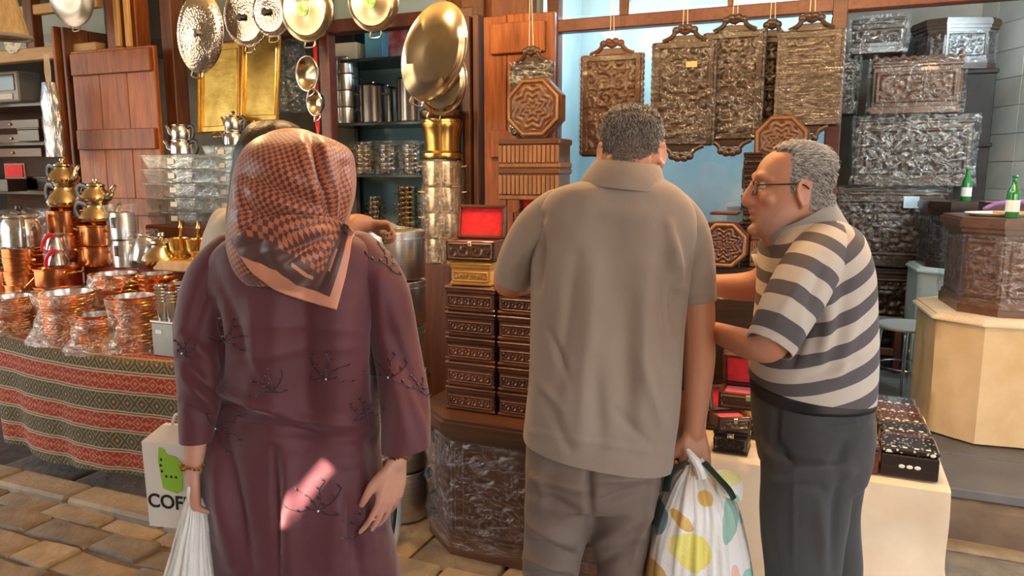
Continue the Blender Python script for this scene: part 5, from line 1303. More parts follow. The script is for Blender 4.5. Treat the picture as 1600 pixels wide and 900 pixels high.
def getN(me): a = np.zeros(len(me.vertices)*3, np.float32); me.vertices.foreach_get('normal', a); return a.reshape(-1, 3).astype(float)
def setV(me, V): me.vertices.foreach_set('co', V.astype(np.float32).ravel()); me.update()
def smooth_mesh(me, it, mask=None):
    V = getV(me); E = np.zeros(len(me.edges)*2, np.int32); me.edges.foreach_get('vertices', E); E = E.reshape(-1, 2)
    deg = np.bincount(E.ravel(), minlength=len(V)).astype(float)[:, None]; deg[deg == 0] = 1
    for _ in range(it):
        Sm = np.zeros_like(V)
        for k in range(3): Sm[:, k] = np.bincount(E[:, 0], V[E[:, 1], k], len(V))+np.bincount(E[:, 1], V[E[:, 0], k], len(V))
        W = V*.4+Sm/deg*.6; V = W if mask is None else V+(W-V)*mask[:, None]
    setV(me, V)
def fold(me, segs, gain=1.0, back=False):
    """press creases and ridges into a garment: (x0,y0,x1,y1,width,height in mm)"""
    V, Nn = getV(me), getN(me); X, Y = pix(V); view = V-np.array([0, 0, EYE]); view /= np.linalg.norm(view, axis=1)[:, None]
    if back: Nn = Nn*np.sign(-(Nn*view).sum(1))[:, None]      # thin sheet: work on the side that is seen
    face = np.clip(-(Nn*view).sum(1)*2.0, 0, 1); H_ = np.zeros(len(V))
    if back: face = face*(V[:, 1] < 1.60)
    for x0, y0, x1, y1, w, a in segs:
        w *= .78
        dx, dy = x1-x0, y1-y0; L2 = dx*dx+dy*dy; t = np.clip(((X-x0)*dx+(Y-y0)*dy)/L2, 0, 1)
        dist = np.hypot(X-x0-t*dx, Y-y0-t*dy); taper = .35+.65*np.sin(PI*np.clip(t, .06, .94))
        H_ += a/1000*taper*np.exp(-dist**2/(2*w*w))
    setV(me, V+Nn*(H_*face*gain)[:, None])
def crumple(me, amp, sc, stretch=(1, 1, 1), seed=0, ridged=False):
    V, Nn = getV(me), getN(me); H_ = np.empty(len(V)); s_ = Vector(stretch)*sc
    for i, p in enumerate(V):
        q = noise.noise((p[0]*s_.x+seed, p[1]*s_.y, p[2]*s_.z)); H_[i] = (1-2*abs(q)) if ridged else q
    setV(me, V+Nn*(amp*H_)[:, None])
def cut_plane(me, p, nrm, rad=None):
    """open a garment: remove what lies beyond the plane near p"""
    bm = bmesh.new(); bm.from_mesh(me); p = Vector(p); nrm = Vector(nrm).normalized()
    g = [f for f in bm.faces if rad is None or (f.calc_center_median()-p).length < rad]
    vs = set(v for f in g for v in f.verts); es = set(e for f in g for e in f.edges)
    r = bmesh.ops.bisect_plane(bm, geom=list(vs)+list(es)+g, plane_co=p, plane_no=nrm, dist=1e-5)
    kill = [f for f in bm.faces if (rad is None or (f.calc_center_median()-p).length < rad*1.05) and (f.calc_center_median()-p).dot(nrm) > 1e-4]
    bmesh.ops.delete(bm, geom=kill, context='FACES'); bm.to_mesh(me); bm.free(); me.update(); return me
def smooth_on(me): me.polygons.foreach_set('use_smooth', [True]*len(me.polygons)); me.update(); return me
def colour(me, C):
    a = me.color_attributes.new('tint', 'FLOAT_COLOR', 'POINT'); a.data.foreach_set('color', np.concatenate([C, np.ones((len(C), 1))], 1).astype(np.float32).ravel())
def tintmat(name, rough=.5, bmp=None, spec=.4, sss=0):
    m, nt, b = newmat(name); c = nd(nt, 'ShaderNodeVertexColor', layer_name='tint').outputs[0]
    co = coords(nt); n = noi(nt, co, 30, 4); c2 = mixc(nt, mth(nt, 'MULTIPLY', n, .35), c, (.42, .14, .07)) if sss else c
    nt.links.new(c2, b.inputs['Base Color']); b.inputs['Roughness'].default_value = rough; b.inputs['Specular IOR Level'].default_value = spec
    if sss: b.inputs['Subsurface Weight'].default_value = sss; b.inputs['Subsurface Radius'].default_value = (.012, .005, .003); b.inputs['Subsurface Scale'].default_value = .6
    if bmp: bump(nt, b, noi(nt, co, bmp[0], 3), bmp[1], .003)
    return m
M['skin'] = tintmat('skin', .48, (220, .12), .45, .12)
def hand(mb, wrist, f, n, thumb, curl=(.3, .3, .3, .3), curl2=None, sc=1.0, tcurl=.4, spread=.05, tang=.75):
    """palm and five fingers; f points to the fingers, n out of the palm, thumb to the thumb side"""
    f, n, thumb = Vector(f).normalized(), Vector(n), Vector(thumb); n = (n-f*n.dot(f)).normalized(); s = f.cross(n); s = s if s.dot(thumb) > 0 else -s
    wrist = Vector(wrist); L = [(.044, .026, .021), (.048, .03, .022), (.044, .028, .021), (.034, .021, .019)]; off = [.029, .010, -.010, -.028]; kn = [.088, .092, .087, .078]; rad = [.0088, .0092, .0088, .0076]
    for i in range(4):
        k = wrist+(f*kn[i]+s*off[i])*sc; wlimb(mb, [(wrist+s*off[i]*.55*sc, .014*sc), (wrist+(f*kn[i]*.55+s*off[i]*.9)*sc, .0135*sc), (k, .0115*sc)], 10, 3)
        p = k; a = curl[i]; d = f; pts = [(p, rad[i]*1.12*sc)]
        c2 = curl2[i] if curl2 else curl[i]*1.1
        for j in range(3):
            d = (f*math.cos(a)+n*math.sin(a)+s*(off[i]/.03*spread*math.cos(a))).normalized(); p = p+d*L[i][j]*sc; pts.append((p, rad[i]*(1.0-.08*(j+1))*sc)); a += c2 if j == 0 else c2*.7
        wlimb(mb, pts, 10, 3)
    b0 = wrist+(f*.018+s*.022)*sc; d = (f*math.cos(tang)+s*math.sin(tang)+n*.35).normalized(); p1 = b0+d*.042*sc
    d2 = (f*math.cos(tang-.35)+s*math.sin(tang-.35)+n*tcurl).normalized(); p2 = p1+d2*.033*sc; d3 = (f*math.cos(tang-.6)+s*math.sin(tang-.6)*.6+n*(tcurl+.2)).normalized(); p3 = p2+d3*.026*sc
    wlimb(mb, [(b0, .016*sc), (p1, .0125*sc), (p2, .0105*sc), (p3, .0085*sc)], 10, 4); return mb
HEADR = [(-.122, .082, .05, .022), (-.112, .094, .025, .042), (-.09, .098, -.005, .056), (-.065, .098, -.04, .064), (-.035, .096, -.072, .070), (0, .094, -.09, .0735), (.03, .095, -.099, .0755), (.06, .089, -.101, .0765), (.085, .073, -.09, .07), (.105, .045, -.066, .053), (.116, .018, -.035, .03), (.1195, .0, -.015, .008)]
def head(mb, Mh, nose=1.0, jowl=0.0):
    rg = []
    for z, yf, yb, hw in HEADR:
        c = Mh @ Vector((0, (yf+yb)/2, z)); hw2 = hw+jowl*math.exp(-((z+.075)/.03)**2)
        rg.append((c, Mh.to_3x3() @ Vector((hw2, 0, 0)), Mh.to_3x3() @ Vector((0, (yf-yb)/2, 0))))
    add_loft(mb, rg, 36, 4, 2.25)
    def tb(pts, n=4): wlimb(mb, [(Mh @ Vector(p), r) for p, r in pts], 12, n)
    k = nose
    tb([((0, .092, .028), .009), ((0, .106, .004), .0105), ((0, .1165*k, -.019), .0142), ((0, .113*k, -.029), .0152), ((0, .1, -.036), .011)])
    for sg in (-1, 1):
        mb.ball(Mh @ Vector((sg*.013, .104, -.03)), .0105, 10)
        tb([((sg*.012, .092, .034), .010), ((sg*.035, .088, .038), .010), ((sg*.055, .068, .03), .008)])
        mb.ball(Mh @ Vector((sg*.043, .068, -.02)), (.022, .02, .022), 12)
        E = Mh @ Matrix.Translation((sg*.078, -.006, -.004)) @ Matrix.Rotation(sg*-.38, 4, 'Z') @ Matrix.Rotation(-.15, 4, 'X')
        mb.lathe([(.0, -.006), (.7, -.006), (.95, -.004), (1, 0), (.95, .005), (.6, .003), (0, .002)], 20, E @ Matrix.Rotation(sg*PI/2, 4, 'Y') @ Matrix.Diagonal((.033, .019, 1, 1)))
        ring_ = [E @ Vector((sg*.005, .017*math.cos(q), .031*math.sin(q))) for q in np.linspace(-2.2, 2.6, 16)]
        mb.tube(ring_, .0042, 8); mb.ball(E @ Vector((0, .006, -.03)), (.006, .01, .011), 8)
    tb([((-.023, .089, -.06), .006), ((-.009, .102, -.0555), .0072), ((0, .1025, -.057), .007), ((.009, .102, -.0555), .0072), ((.023, .088, -.06), .006)])
    tb([((-.02, .089, -.069), .006), ((0, .1015, -.0715), .0082), ((.02, .088, -.069), .006)])
    mb.ball(Mh @ Vector((0, .09, -.102)), (.023, .019, .018), 12); return mb
def head_dents(me, Mh):
    V = getV(me); Li = np.array(Mh.inverted()); L = V@Li[:3, :3].T+Li[:3, 3]; Fw = np.array(Mh.to_3x3() @ Vector((0, 1, 0)))
    H_ = np.zeros(len(V))
    for sg in (-1, 1):
        H_ -= .009*np.exp(-(((L[:, 0]-sg*.031)/.014)**2+((L[:, 2]-.014)/.010)**2+((L[:, 1]-.085)/.03)**2))
        H_ -= .004*np.exp(-(((L[:, 0]-sg*.06)/.02)**2+((L[:, 2]+.045)/.02)**2))*(L[:, 1] > .0)
    H_ -= .004*np.exp(-((L[:, 0]/.02)**2+((L[:, 2]+.0635)/.0035)**2))*(L[:, 1] > .07)
    H_ -= .004*np.exp(-((L[:, 0]/.02)**2+((L[:, 2]+.085)/.008)**2))*(L[:, 1] > .07)
    V = V+Fw*H_[:, None]; setV(me, V); return L
def hmat(c, fwd, pitch=0, roll=0, s=1.0):
    f = Vector(fwd).normalized(); x = f.cross(Vector((0, 0, 1))).normalized(); z = x.cross(f)
    return Matrix.Translation(c) @ Matrix((x, f, z)).transposed().to_4x4() @ Matrix.Rotation(-pitch, 4, 'X') @ Matrix.Rotation(roll, 4, 'Y') @ Matrix.Scale(s, 4)
def hair(me, Mh, pred, n, length, mats, parent, comb, rad=.0009, lift=.35, seed=1):
    V, Nn = getV(me), getN(me); Li = np.array(Mh.inverted()); L = V@Li[:3, :3].T+Li[:3, 3]
    idx = np.nonzero(pred(L))[0]; rnd = random.Random(seed); C3 = Mh.to_3x3(); mb = MB(); cols = []
    for _ in range(n):
        i = idx[rnd.randrange(len(idx))]; p = Vector(V[i])+Vector([rnd.uniform(-.0025, .0025) for _ in range(3)]); nn = Vector(Nn[i]); c = C3 @ comb(L[i])
        c = (c-nn*c.dot(nn)).normalized()+nn*lift*rnd.uniform(.5, 1.3)+Vector([rnd.uniform(-.3, .3) for _ in range(3)]); c.normalize()
        l = length(L[i])*rnd.uniform(.7, 1.2); s_ = c.cross(nn).normalized() if c.cross(nn).length > 1e-4 else Vector((1, 0, 0))
        q = p+c*l*.55+nn*l*.1; t = p+c*l-nn*l*.08; r = rad*rnd.uniform(.8, 1.5); b = len(mb.v)
        mb.v += [tuple(p-s_*r-nn*.001), tuple(p+s_*r-nn*.001), tuple(q-s_*r*.9), tuple(q+s_*r*.9), tuple(q+nn*r), tuple(t)]
        mb.f += [(b, b+1, b+3, b+2), (b+2, b+3, b+5), (b, b+2, b+4), (b+1, b+4, b+3), (b+2, b+5, b+4), (b+3, b+4, b+5)]
        g = rnd.random(); base = mats(L[i], g); cols += [base]*6
    m = bpy.data.meshes.new('hair'); m.from_pydata(mb.v, [], mb.f); smooth_on(m); colour(m, np.array(cols)); return link('hair', m, parent, M['hair'])
M['hair'] = tintmat('hair', .55, None, .3)
def garment(name, mb, vox, it, mat, parent): me = remesh(mb, vox, it); return me
def cloth(name, c1, c2, rough=.85, weave=900, wr=(14, .35), sheen=.2, scale=5):
    m, nt, b = newmat(name); co = coords(nt); n = noi(nt, co, scale, 5, .6)
    nt.links.new(ramp(nt, n, [(.3, c1), (.7, c2)]), b.inputs['Base Color']); b.inputs['Roughness'].default_value = rough; b.inputs['Sheen Weight'].default_value = sheen
    h = mth(nt, 'ADD', mth(nt, 'MULTIPLY', noi(nt, co, weave, 1), .08), noi(nt, co, wr[0], 5, .6, .8)); bump(nt, b, h, wr[1], .012); return m
def shoe(parent, c, rz, mat, l=.27):
    me = MB().lathe([(0, 0), (.9, 0), (1, .1), (1, .25), (.8, .6), (.45, 1), (0, 1.05)], 24, Matrix.Diagonal((.05, l/2, .085, 1))).mesh()
    o = link('shoe', me, parent, mat); o.location = c; o.rotation_euler.z = rz; return o
M['shoe'] = pm('dark_leather', (.02, .018, .016), rough=.45)
def legs_core(mb, pts): 
    for L in pts: wlimb(mb, L, 12, 3)
def free(me, parent, name, mat):                             # world-space mesh under a placed Empty
    o = link(name, me, parent, mat); o.matrix_parent_inverse = Matrix.Translation(-Vector(parent.location)) if tuple(parent.rotation_euler) == (0, 0, 0) else parent.matrix_basis.inverted(); return o
def sleeve(name, pts, hem, nrm, parent, mat, folds=(), band=None, seed=1):
    """one sleeve as its own piece, set into the armhole and open at the hem"""
    d = MB(); limb(d, pts, 20); me = remesh(d, .0065, 3); fold(me, folds, 1.6); crumple(me, .003, 11, (1, 1, .7), seed)
    if band:
        V = getV(me); a = me.attributes.new('band', 'FLOAT', 'POINT'); a.data.foreach_set('value', ((V-np.array(band[0]))@np.array(band[1])/band[2]+band[3]).astype(np.float32))
    cut_plane(me, hem, nrm); smooth_on(me); o = free(me, parent, name, mat); md = o.modifiers.new('s', 'SOLIDIFY'); md.thickness = .003; return o
# ================================================================ WOMAN IN HEADSCARF
wo = thing('person', 'person in plum embroidered dress and orange checked headscarf carrying bags', 'person', (P(460, 700, 1.62).x, 1.62, 0))
M['plum'] = cloth('plum_crepe', (.088, .014, .02), (.112, .02, .028), .62, 700, (9, .28), .3, 3)
d = MB()
add_loft(d, [R(425, 500, 345, 1.6, .05), R(362, 566, 370, 1.6, .085), R(332, 592, 395, 1.61, .105), R(323, 600, 430, 1.62, .12), R(328, 600, 490, 1.62, .13), R(338, 597, 560, 1.62, .125), R(338, 592, 625, 1.62, .125), R(326, 592, 690, 1.62, .145), R(321, 600, 760, 1.61, .155), R(326, 612, 830, 1.61, .155), R(332, 624, 900, 1.61, .16), R(335, 640, 1050, 1.61, .165), R(335, 650, 1255, 1.61, .17)], 40)
dress = remesh(d, .0075, 3)
fold(dress, [(395, 480, 400, 640, 14, 6), (545, 700, 520, 880, 16, 6), (335, 420, 420, 640, 9, -4), (338, 600, 470, 655, 10, 6), (335, 625, 500, 680, 8, -5), (345, 610, 430, 640, 6, 5), (330, 690, 360, 880, 12, 6), (352, 680, 390, 890, 10, -6), (430, 700, 436, 900, 5, -5), (448, 720, 452, 900, 12, 5), (470, 380, 478, 690, 26, -9), (430, 460, 425, 690, 22, 5), (530, 460, 535, 690, 25, 5), (595, 470, 592, 640, 9, -9), (330, 470, 342, 590, 9, -9), (560, 700, 580, 890, 12, 5), (535, 740, 560, 900, 9, -5), (285, 560, 335, 620, 8, 5), (283, 590, 330, 660, 7, -5), (620, 560, 664, 650, 8, 4), (605, 600, 640, 690, 8, -4), (380, 655, 590, 665, 6, 4), (390, 672, 580, 690, 7, -3), (592, 640, 604, 800, 8, 6), (360, 505, 560, 515, 5, 1.5), (370, 560, 560, 540, 5, 1.5)], 2.6)
crumple(dress, .0035, 9, (1, 1, .6), 3); crumple(dress, .0012, 30, (.5, 1, 1.6), 5)
wf1 = [(283, 520, 335, 570, 8, 6), (280, 560, 335, 610, 8, -7), (285, 590, 335, 640, 8, 7), (283, 630, 330, 655, 7, -5), (335, 420, 300, 520, 9, -5)]
wf2 = [(595, 430, 640, 560, 9, 4), (615, 520, 660, 640, 9, -5), (605, 560, 640, 690, 9, 5), (590, 440, 600, 540, 8, 5), (640, 600, 665, 690, 6, 4)]
sl1 = sleeve('sleeve', [(362, 396, 1.61, 36), (330, 440, 1.6, 42), (312, 500, 1.585, 38), (309, 560, 1.56, 34), (311, 620, 1.54, 33), (308, 660, 1.53, 29), (306, 720, 1.52, 24)], P(306, 690, 1.52), (0, -.05, -1), wo, M['plum'], wf1, None, 2)
sl2 = sleeve('sleeve', [(560, 396, 1.61, 38), (596, 450, 1.615, 42), (616, 530, 1.62, 38), (630, 610, 1.585, 40), (634, 660, 1.56, 39), (635, 735, 1.54, 39)], P(634, 699, 1.55), (.12, 0, -1), wo, M['plum'], wf2, None, 7)
smooth_on(dress); dro = free(dress, wo, 'dress', M['plum'])
bd = MB(); HW = hmat(P(462, 290, 1.62), (.12, 1, 0), .1); head(bd, HW)
wlimb(bd, [(HW @ Vector((0, -.03, -.05)), .056), (HW @ Vector((0, -.04, -.17)), .055), (P(462, 420, 1.62), .1), (P(462, 560, 1.62), .1), (P(460, 720, 1.62), .12)], 16)
for x in (400, 520): wlimb(bd, [(P(x, 720, 1.62), .085), (P(x, 950, 1.62), .06), (Vector((P(x, 950, 1.62).x, 1.62, .08)), .045)], 12)
limb(bd, [(366, 410, 1.61, 18), (320, 500, 1.585, 17), (310, 560, 1.56, 18), (310, 610, 1.545, 19), (306, 690, 1.52, 17), (303, 735, 1.51, 13.5)], 14)
limb(bd, [(570, 405, 1.61, 24), (618, 550, 1.62, 24), (630, 630, 1.59, 24), (624, 700, 1.55, 17), (620, 722, 1.535, 15)], 14)
hand(bd, P(303, 738, 1.51), (0, .06, -1), (.95, .3, 0), (0, 1, -.1), (1.0, 1.05, 1.1, 1.15), (1.1, 1.1, 1.1, 1.1), .9, .9)
hand(bd, P(619, 724, 1.532), (-.2, -.12, -1), (-.75, .65, 0), (-.7, -.7, 0), (.2, .24, .3, .36), (.2, .2, .24, .26), .92, .25, .2, .6)
bw = remesh(bd, .0042, 2); L = head_dents(bw, HW); Vw = getV(bw); colour(bw, np.tile([.62, .31, .215], (len(Vw), 1))); smooth_on(bw); free(bw, wo, 'body', M['skin'])
for (px, py, y, ax) in ((303.5, 727, 1.51, (0, .06, 1)), (621.5, 711, 1.542, (.12, .12, 1))):
    c = P(px, py, y); q = Vector(ax).normalized().to_track_quat('Z', 'Y').to_matrix(); mb = MB()
    for k in range(22):
        a = 2*PI*k/22; e = c+q @ Vector((.0265*math.cos(a), .0265*math.sin(a), .003*math.sin(a*5))); mb.ball(e, (.0042, .0042, .0035), 6)
    mb.ball(c+q @ Vector((.004, -.028, -.012)), .004, 8)
    free(mb.mesh(), wo, 'bracelet', M['brass'])
# embroidery: twig sprays lying on the dress
_v, _f = [], []
for m_ in (dress, sl1.data, sl2.data): o_ = len(_v); _v += [v.co.copy() for v in m_.vertices]; _f += [tuple(i+o_ for i in p.vertices) for p in m_.polygons]
bv = BVHTree.FromPolygons(_v, _f)
def onto(px, py, lift=.0008):
    h = bv.ray_cast(EYEP, ray(px, py).normalized()); return (h[0]+h[1]*(lift if h[1].dot(ray(px, py)) < 0 else -lift)) if h[0] else None
def spray(px, py, s, ang, flip=1):
    s *= 1.25
    mb = MB(); ca, sa = math.cos(ang), math.sin(ang)
    def tr(x, y): x *= flip; return onto(px+s*(x*ca-y*sa), py+s*(x*sa+y*ca))
    stems = [[(0, 0), (.3, -.6), (.8, -1.1), (1.5, -1.5)], [(0, 0), (-.2, -.8), (-.1, -1.6), (-.5, -2.2)], [(0, 0), (.6, -.1), (1.4, .05), (2.2, -.2)], [(0, 0), (-.6, -.3), (-1.3, -.9), (-1.7, -1.7)], [(0, 0), (-.7, .3), (-1.6, .35)]]
    for st_ in stems:
        pts = [tr(x, y) for x, y in spline(st_, 5)]; pts = [p for p in pts if p is not None]
        if len(pts) > 3: mb.tube(pts, .0012, 5)
        for (x, y), (x2, y2) in zip(st_[1:], [(p[0]+.35, p[1]-.3) for p in st_[1:]]):
            a, b_ = tr(x, y), tr(x2, y2)
            if a and b_: mb.tube([a, a.lerp(b_, .4), b_], [.0012, .0052, .0008], 5, flat=.5)
    if mb.v: free(mb.mesh(), wo, 'embroidered_spray', M['thread'])
    c = onto(px, py, .002)
    if c and px in (497, 510, 338, 285, 607): free(MB().ball(c, .0026, 8).mesh(), wo, 'bead', M['pearl'])
M['thread'] = pm('dark_thread', (.042, .008, .013), rough=.45, sheen=.3)
for a in ((497, 798, 17, 0), (510, 592, 14, .2), (425, 612, 12, -.3), (352, 535, 13, .5), (607, 590, 13, .1), (575, 830, 14, -.4), (605, 415, 13, .4), (285, 552, 8, .3), (338, 670, 14, 1.2), (572, 650, 10, -.2), (655, 610, 9, .3)): spray(*a, flip=-1 if a[0] % 2 else 1)
# headscarf
def scarfmat(border):
    m, nt, b = newmat('headscarf_print'+('_edge' if border else '')); uv = nd(nt, 'ShaderNodeUVMap', uv_map='UVMap').outputs[0]
    ck = nd(nt, 'ShaderNodeTexChecker', {'Vector': uv, 'Scale': 140.0, 'Color1': (.46, .135, .05, 1), 'Color2': (.115, .032, .032, 1)}).outputs[0]
    big = noi(nt, uv, 9, 2); c = mixc(nt, mth(nt, 'MULTIPLY', mth(nt, 'GREATER_THAN', big, .66), .75), ck, (.09, .035, .032))
    if border:
        s = nd(nt, 'ShaderNodeSeparateXYZ', {0: uv}); u, v = s.outputs[0], s.outputs[1]; dmin = mth(nt, 'MINIMUM', u, v)
        c = mixc(nt, mth(nt, 'LESS_THAN', dmin, .05), c, (.10, .042, .036))
        bar_ = mth(nt, 'MULTIPLY', mth(nt, 'LESS_THAN', mth(nt, 'ABSOLUTE', mth(nt, 'SUBTRACT', mth(nt, 'MAXIMUM', u, v), .085)), .022), mth(nt, 'MULTIPLY', mth(nt, 'GREATER_THAN', dmin, .036), mth(nt, 'LESS_THAN', dmin, .041)))
        c = mixc(nt, bar_, c, (.62, .26, .15))
        c = mixc(nt, mth(nt, 'LESS_THAN', dmin, .021), c, (.66, .27, .16))
    nt.links.new(c, b.inputs['Base Color']); b.inputs['Roughness'].default_value = .42; b.inputs['Sheen Weight'].default_value = .3
    bump(nt, b, noi(nt, uv, 60, 3), .12, .003); return m
hood_r = [R(452, 466, 206, 1.6, .012), R(414, 502, 214, 1.6, .07), R(388, 544, 233, 1.59, .115), R(374, 553, 265, 1.59, .14), R(367, 553, 305, 1.585, .145), R(362, 545, 345, 1.58, .14), R(362, 538, 380, 1.58, .13), R(370, 533, 412, 1.58, .12), R(384, 520, 436, 1.58, .10)]
hood_r = [(c, a_*.95, b_*.95) for c, a_, b_ in hood_r]
A = loft_pts(hood_r, 120, 9, 2.25)
g = A.copy(); du = np.linalg.norm(np.diff(g, axis=1), axis=2); Uc = np.concatenate([np.zeros((g.shape[0], 1)), du.cumsum(1)], 1); Uc -= Uc[:, 90:91]
dv = np.linalg.norm(np.diff(g, axis=0), axis=2).mean(1); Vc = np.concatenate([[0], dv.cumsum()])[:, None]+Uc*0
sh_ = .35; UVh = np.stack([Uc*math.cos(sh_)+Vc*math.sin(sh_)+2, -Uc*math.sin(sh_)+Vc*math.cos(sh_)+2], -1)
ho = uvgrid('headscarf', A, UVh, scarfmat(False), wo, .004); ho.matrix_parent_inverse = Matrix.Translation(-Vector(wo.location))
hoodfolds = [(484, 208, 514, 335, 7, -13), (500, 212, 524, 335, 8, 9), (468, 215, 500, 325, 7, 7), (516, 335, 388, 276, 9, -10), (520, 340, 395, 300, 9, 8), (522, 348, 375, 330, 8, -9), (524, 352, 420, 362, 9, 9), (525, 356, 440, 395, 8, -9), (500, 300, 400, 245, 10, 5), (535, 345, 548, 250, 7, 5), (528, 350, 535, 260, 6, -7), (372, 290, 385, 400, 7, 5), (384, 300, 420, 420, 7, -6), (400, 350, 450, 430, 9, 6), (530, 352, 530, 352.5, 10, -14)]
fold(ho.data, hoodfolds, 1.5, True); crumple(ho.data, .004, 12, (1, 1, 1), 9)
hv = BVHTree.FromPolygons([v.co for v in ho.data.vertices], [tuple(p.vertices) for p in ho.data.polygons])
# loose corner of the scarf over the back
nu, nv_ = 60, 50; A = np.zeros((nv_, nu, 3)); UVt = np.zeros((nv_, nu, 2))
topc = spline([(362, 372), (420, 340), (480, 335), (532, 345), (552, 361)], 20); botc = spline([(394, 424), (430, 452), (470, 468), (526, 484)], 20)
for i in range(nv_):
    for j in range(nu):
        s_, t_ = j/(nu-1), i/(nv_-1); a_ = topc[int(s_*(len(topc)-1))]; b_ = botc[int(s_*(len(botc)-1))]
        px, py = a_*(1-t_)+b_*t_; px += 5*math.sin(t_*PI)*(s_-.5); r_ = ray(px, py).normalized()
        h1_, h2_ = hv.ray_cast(EYEP, r_), bv.ray_cast(EYEP, r_); ds = [h[3] for h in (h1_, h2_) if h[0] is not None]
        A[i, j] = EYEP+r_*((min(ds) if ds else 1.55)-.012)
        pr = ppm(Vector(A[i, j])); UVt[i, j] = ((1-s_)*165/pr*1.0, (1-t_)*(30+90*s_)/pr*1.15)
for _ in range(6):
    B = A.copy(); B[1:-1, 1:-1] = (A[:-2, 1:-1]+A[2:, 1:-1]+A[1:-1, :-2]+A[1:-1, 2:])/4; B[0, 1:-1] = (A[0, :-2]+A[0, 2:])/2; B[-1, 1:-1] = (A[-1, :-2]+A[-1, 2:])/2; A = B
tl = uvgrid('scarf_corner', A, UVt, scarfmat(True), wo, .003); tl.matrix_parent_inverse = Matrix.Translation(-Vector(wo.location))
fold(tl.data, [(530, 352, 400, 400, 7, 8), (528, 356, 420, 430, 7, -7), (532, 358, 450, 455, 8, 7), (536, 362, 490, 470, 6, -5), (522, 345, 380, 385, 6, -6)], 1.2, True); crumple(tl.data, .002, 14, (1, 1, 1), 4)
# bags in her hand
def bag_loft(name, label, rings, mat, base, folds=24, depth=.012, seed=1, cat='bag'):
    t = thing(name, label, cat, base); A = loft_pts(rings, 120, 8, 2.0); m_ = A.shape[0]; C = A[:, :-1].mean(1)
    for i in range(m_):
        k = i/(m_-1)
        for j in range(121):
            a = 2*PI*(j % 120)/120; w = noise.noise((math.cos(a)*3.2+seed, math.sin(a)*3.2, k*1.2))*1.0+noise.noise((math.cos(a)*folds*.4, math.sin(a)*folds*.4+seed, k*2.5))*.7
            v = A[i, j]-C[i]; nrm = np.linalg.norm(v)+1e-6; A[i, j] += v/nrm*w*depth*min(1, .35+k*1.2)
    me = MB().grid(A).mesh(ang=180); o = link('sack', me, t, mat); o.matrix_parent_inverse = Matrix.Translation(-Vector(base)); return t
M['white_bag'] = pm('thin_white_plastic', (.74, .70, .62), (.82, .79, .72), rough=.4, scale=6, bmp=(18, .5), bdist=.02)
M['white_bag'].node_tree.nodes['Principled BSDF'].inputs['Subsurface Weight'].default_value = 0
bq = P(302, 1010, 1.50)
wb = bag_loft('plastic_bag', 'thin white plastic carrier bag hanging from the hand of the person in plum', [R(292, 312, 776, 1.51, .014), R(286, 322, 805, 1.50, .03), R(274, 328, 850, 1.50, .05), R(261, 336, 905, 1.50, .07), R(256, 342, 960, 1.5, .08), R(262, 338, 1005, 1.5, .07), R(285, 318, 1015, 1.5, .03)], M['white_bag'], bq, 30, .010, 4)
hd = link('handles', MB().tube(spline([P(296, 782, 1.49), P(298, 762, 1.487), P(306, 752, 1.505), P(310, 782, 1.52)], 5), .006, 8).mesh(), wb, M['white_bag']); hd.matrix_parent_inverse = Matrix.Translation(-bq)
cb = P(292, 812, 1.58); pb_ = thing('carry_bag', 'upright white carrier bag with green emblem and black lettering beside the sleeve', 'bag', cb, -.22)
W_, H_, D_ = .125, .215, .085
vs = [(-W_/2, -D_/2, 0), (W_/2, -D_/2, 0), (W_/2, D_/2, 0), (-W_/2, D_/2, 0), (-W_/2-.004, -D_/2, H_*.9), (W_/2+.004, -D_/2, H_*.9), (W_/2, D_/2, H_*.9), (-W_/2, D_/2, H_*.9), (-W_*.32, -.006, H_*1.03), (W_*.42, -.006, H_*1.03), (W_*.42, .006, H_*1.03), (-W_*.32, .006, H_*1.03)]
link('bag_body', MB().add(vs, [(3, 2, 1, 0), (0, 1, 5, 4), (1, 2, 6, 5), (2, 3, 7, 6), (3, 0, 4, 7), (4, 5, 9, 8), (5, 6, 10, 9), (6, 7, 11, 10), (7, 4, 8, 11), (8, 9, 10, 11)]).mesh(smooth=False), pb_, pm('matt_white_plastic', (.68, .6, .5), (.76, .69, .6), rough=.55, scale=4, bmp=(9, .4), bdist=.02))
gm = pm('lime_print', (.26, .48, .03), rough=.5); bkp = pm('black_print', (.012, .012, .012), rough=.5)
pol = [(-.018, .052), (-.022, .02), (-.014, -.04), (.02, -.05), (.034, -.04), (.038, .018), (.022, .034), (.0, .038), (-.006, .05)]
em = link('emblem', MB().prism(pol, 0, .0015, Matrix.Translation((-.005, -D_/2-.0008, .132)) @ Matrix.Rotation(PI/2, 4, 'X')).mesh(smooth=False), pb_, gm)
mb = MB()
for (x, z) in ((-.014, .025), (-.016, .012), (-.014, -.001), (-.004, -.012), (.008, -.012), (.02, -.012)): mb.ball((x-.005, -D_/2-.0025, .132+z), (.0034, .001, .0034), 8)
link('dots', mb.mesh(), em, bkp)
def text(s_, size, parent, loc, mat, name='lettering', ext=.0006):
    cu = bpy.data.curves.new('txt', 'FONT'); cu.body = s_; cu.size = size; cu.extrude = ext; cu.offset = size*.018
    o = bpy.data.objects.new('txt', cu); COL.objects.link(o); bpy.context.view_layer.update()
    me = bpy.data.meshes.new_from_object(o.evaluated_get(bpy.context.evaluated_depsgraph_get())); bpy.data.objects.remove(o)
    me.materials.clear(); t = link(name, me, parent, mat); t.location = loc; t.rotation_euler = (PI/2, 0, 0); return t
text('COFF', .044, pb_, (-.061, -D_/2-.0012, .046), bkp)
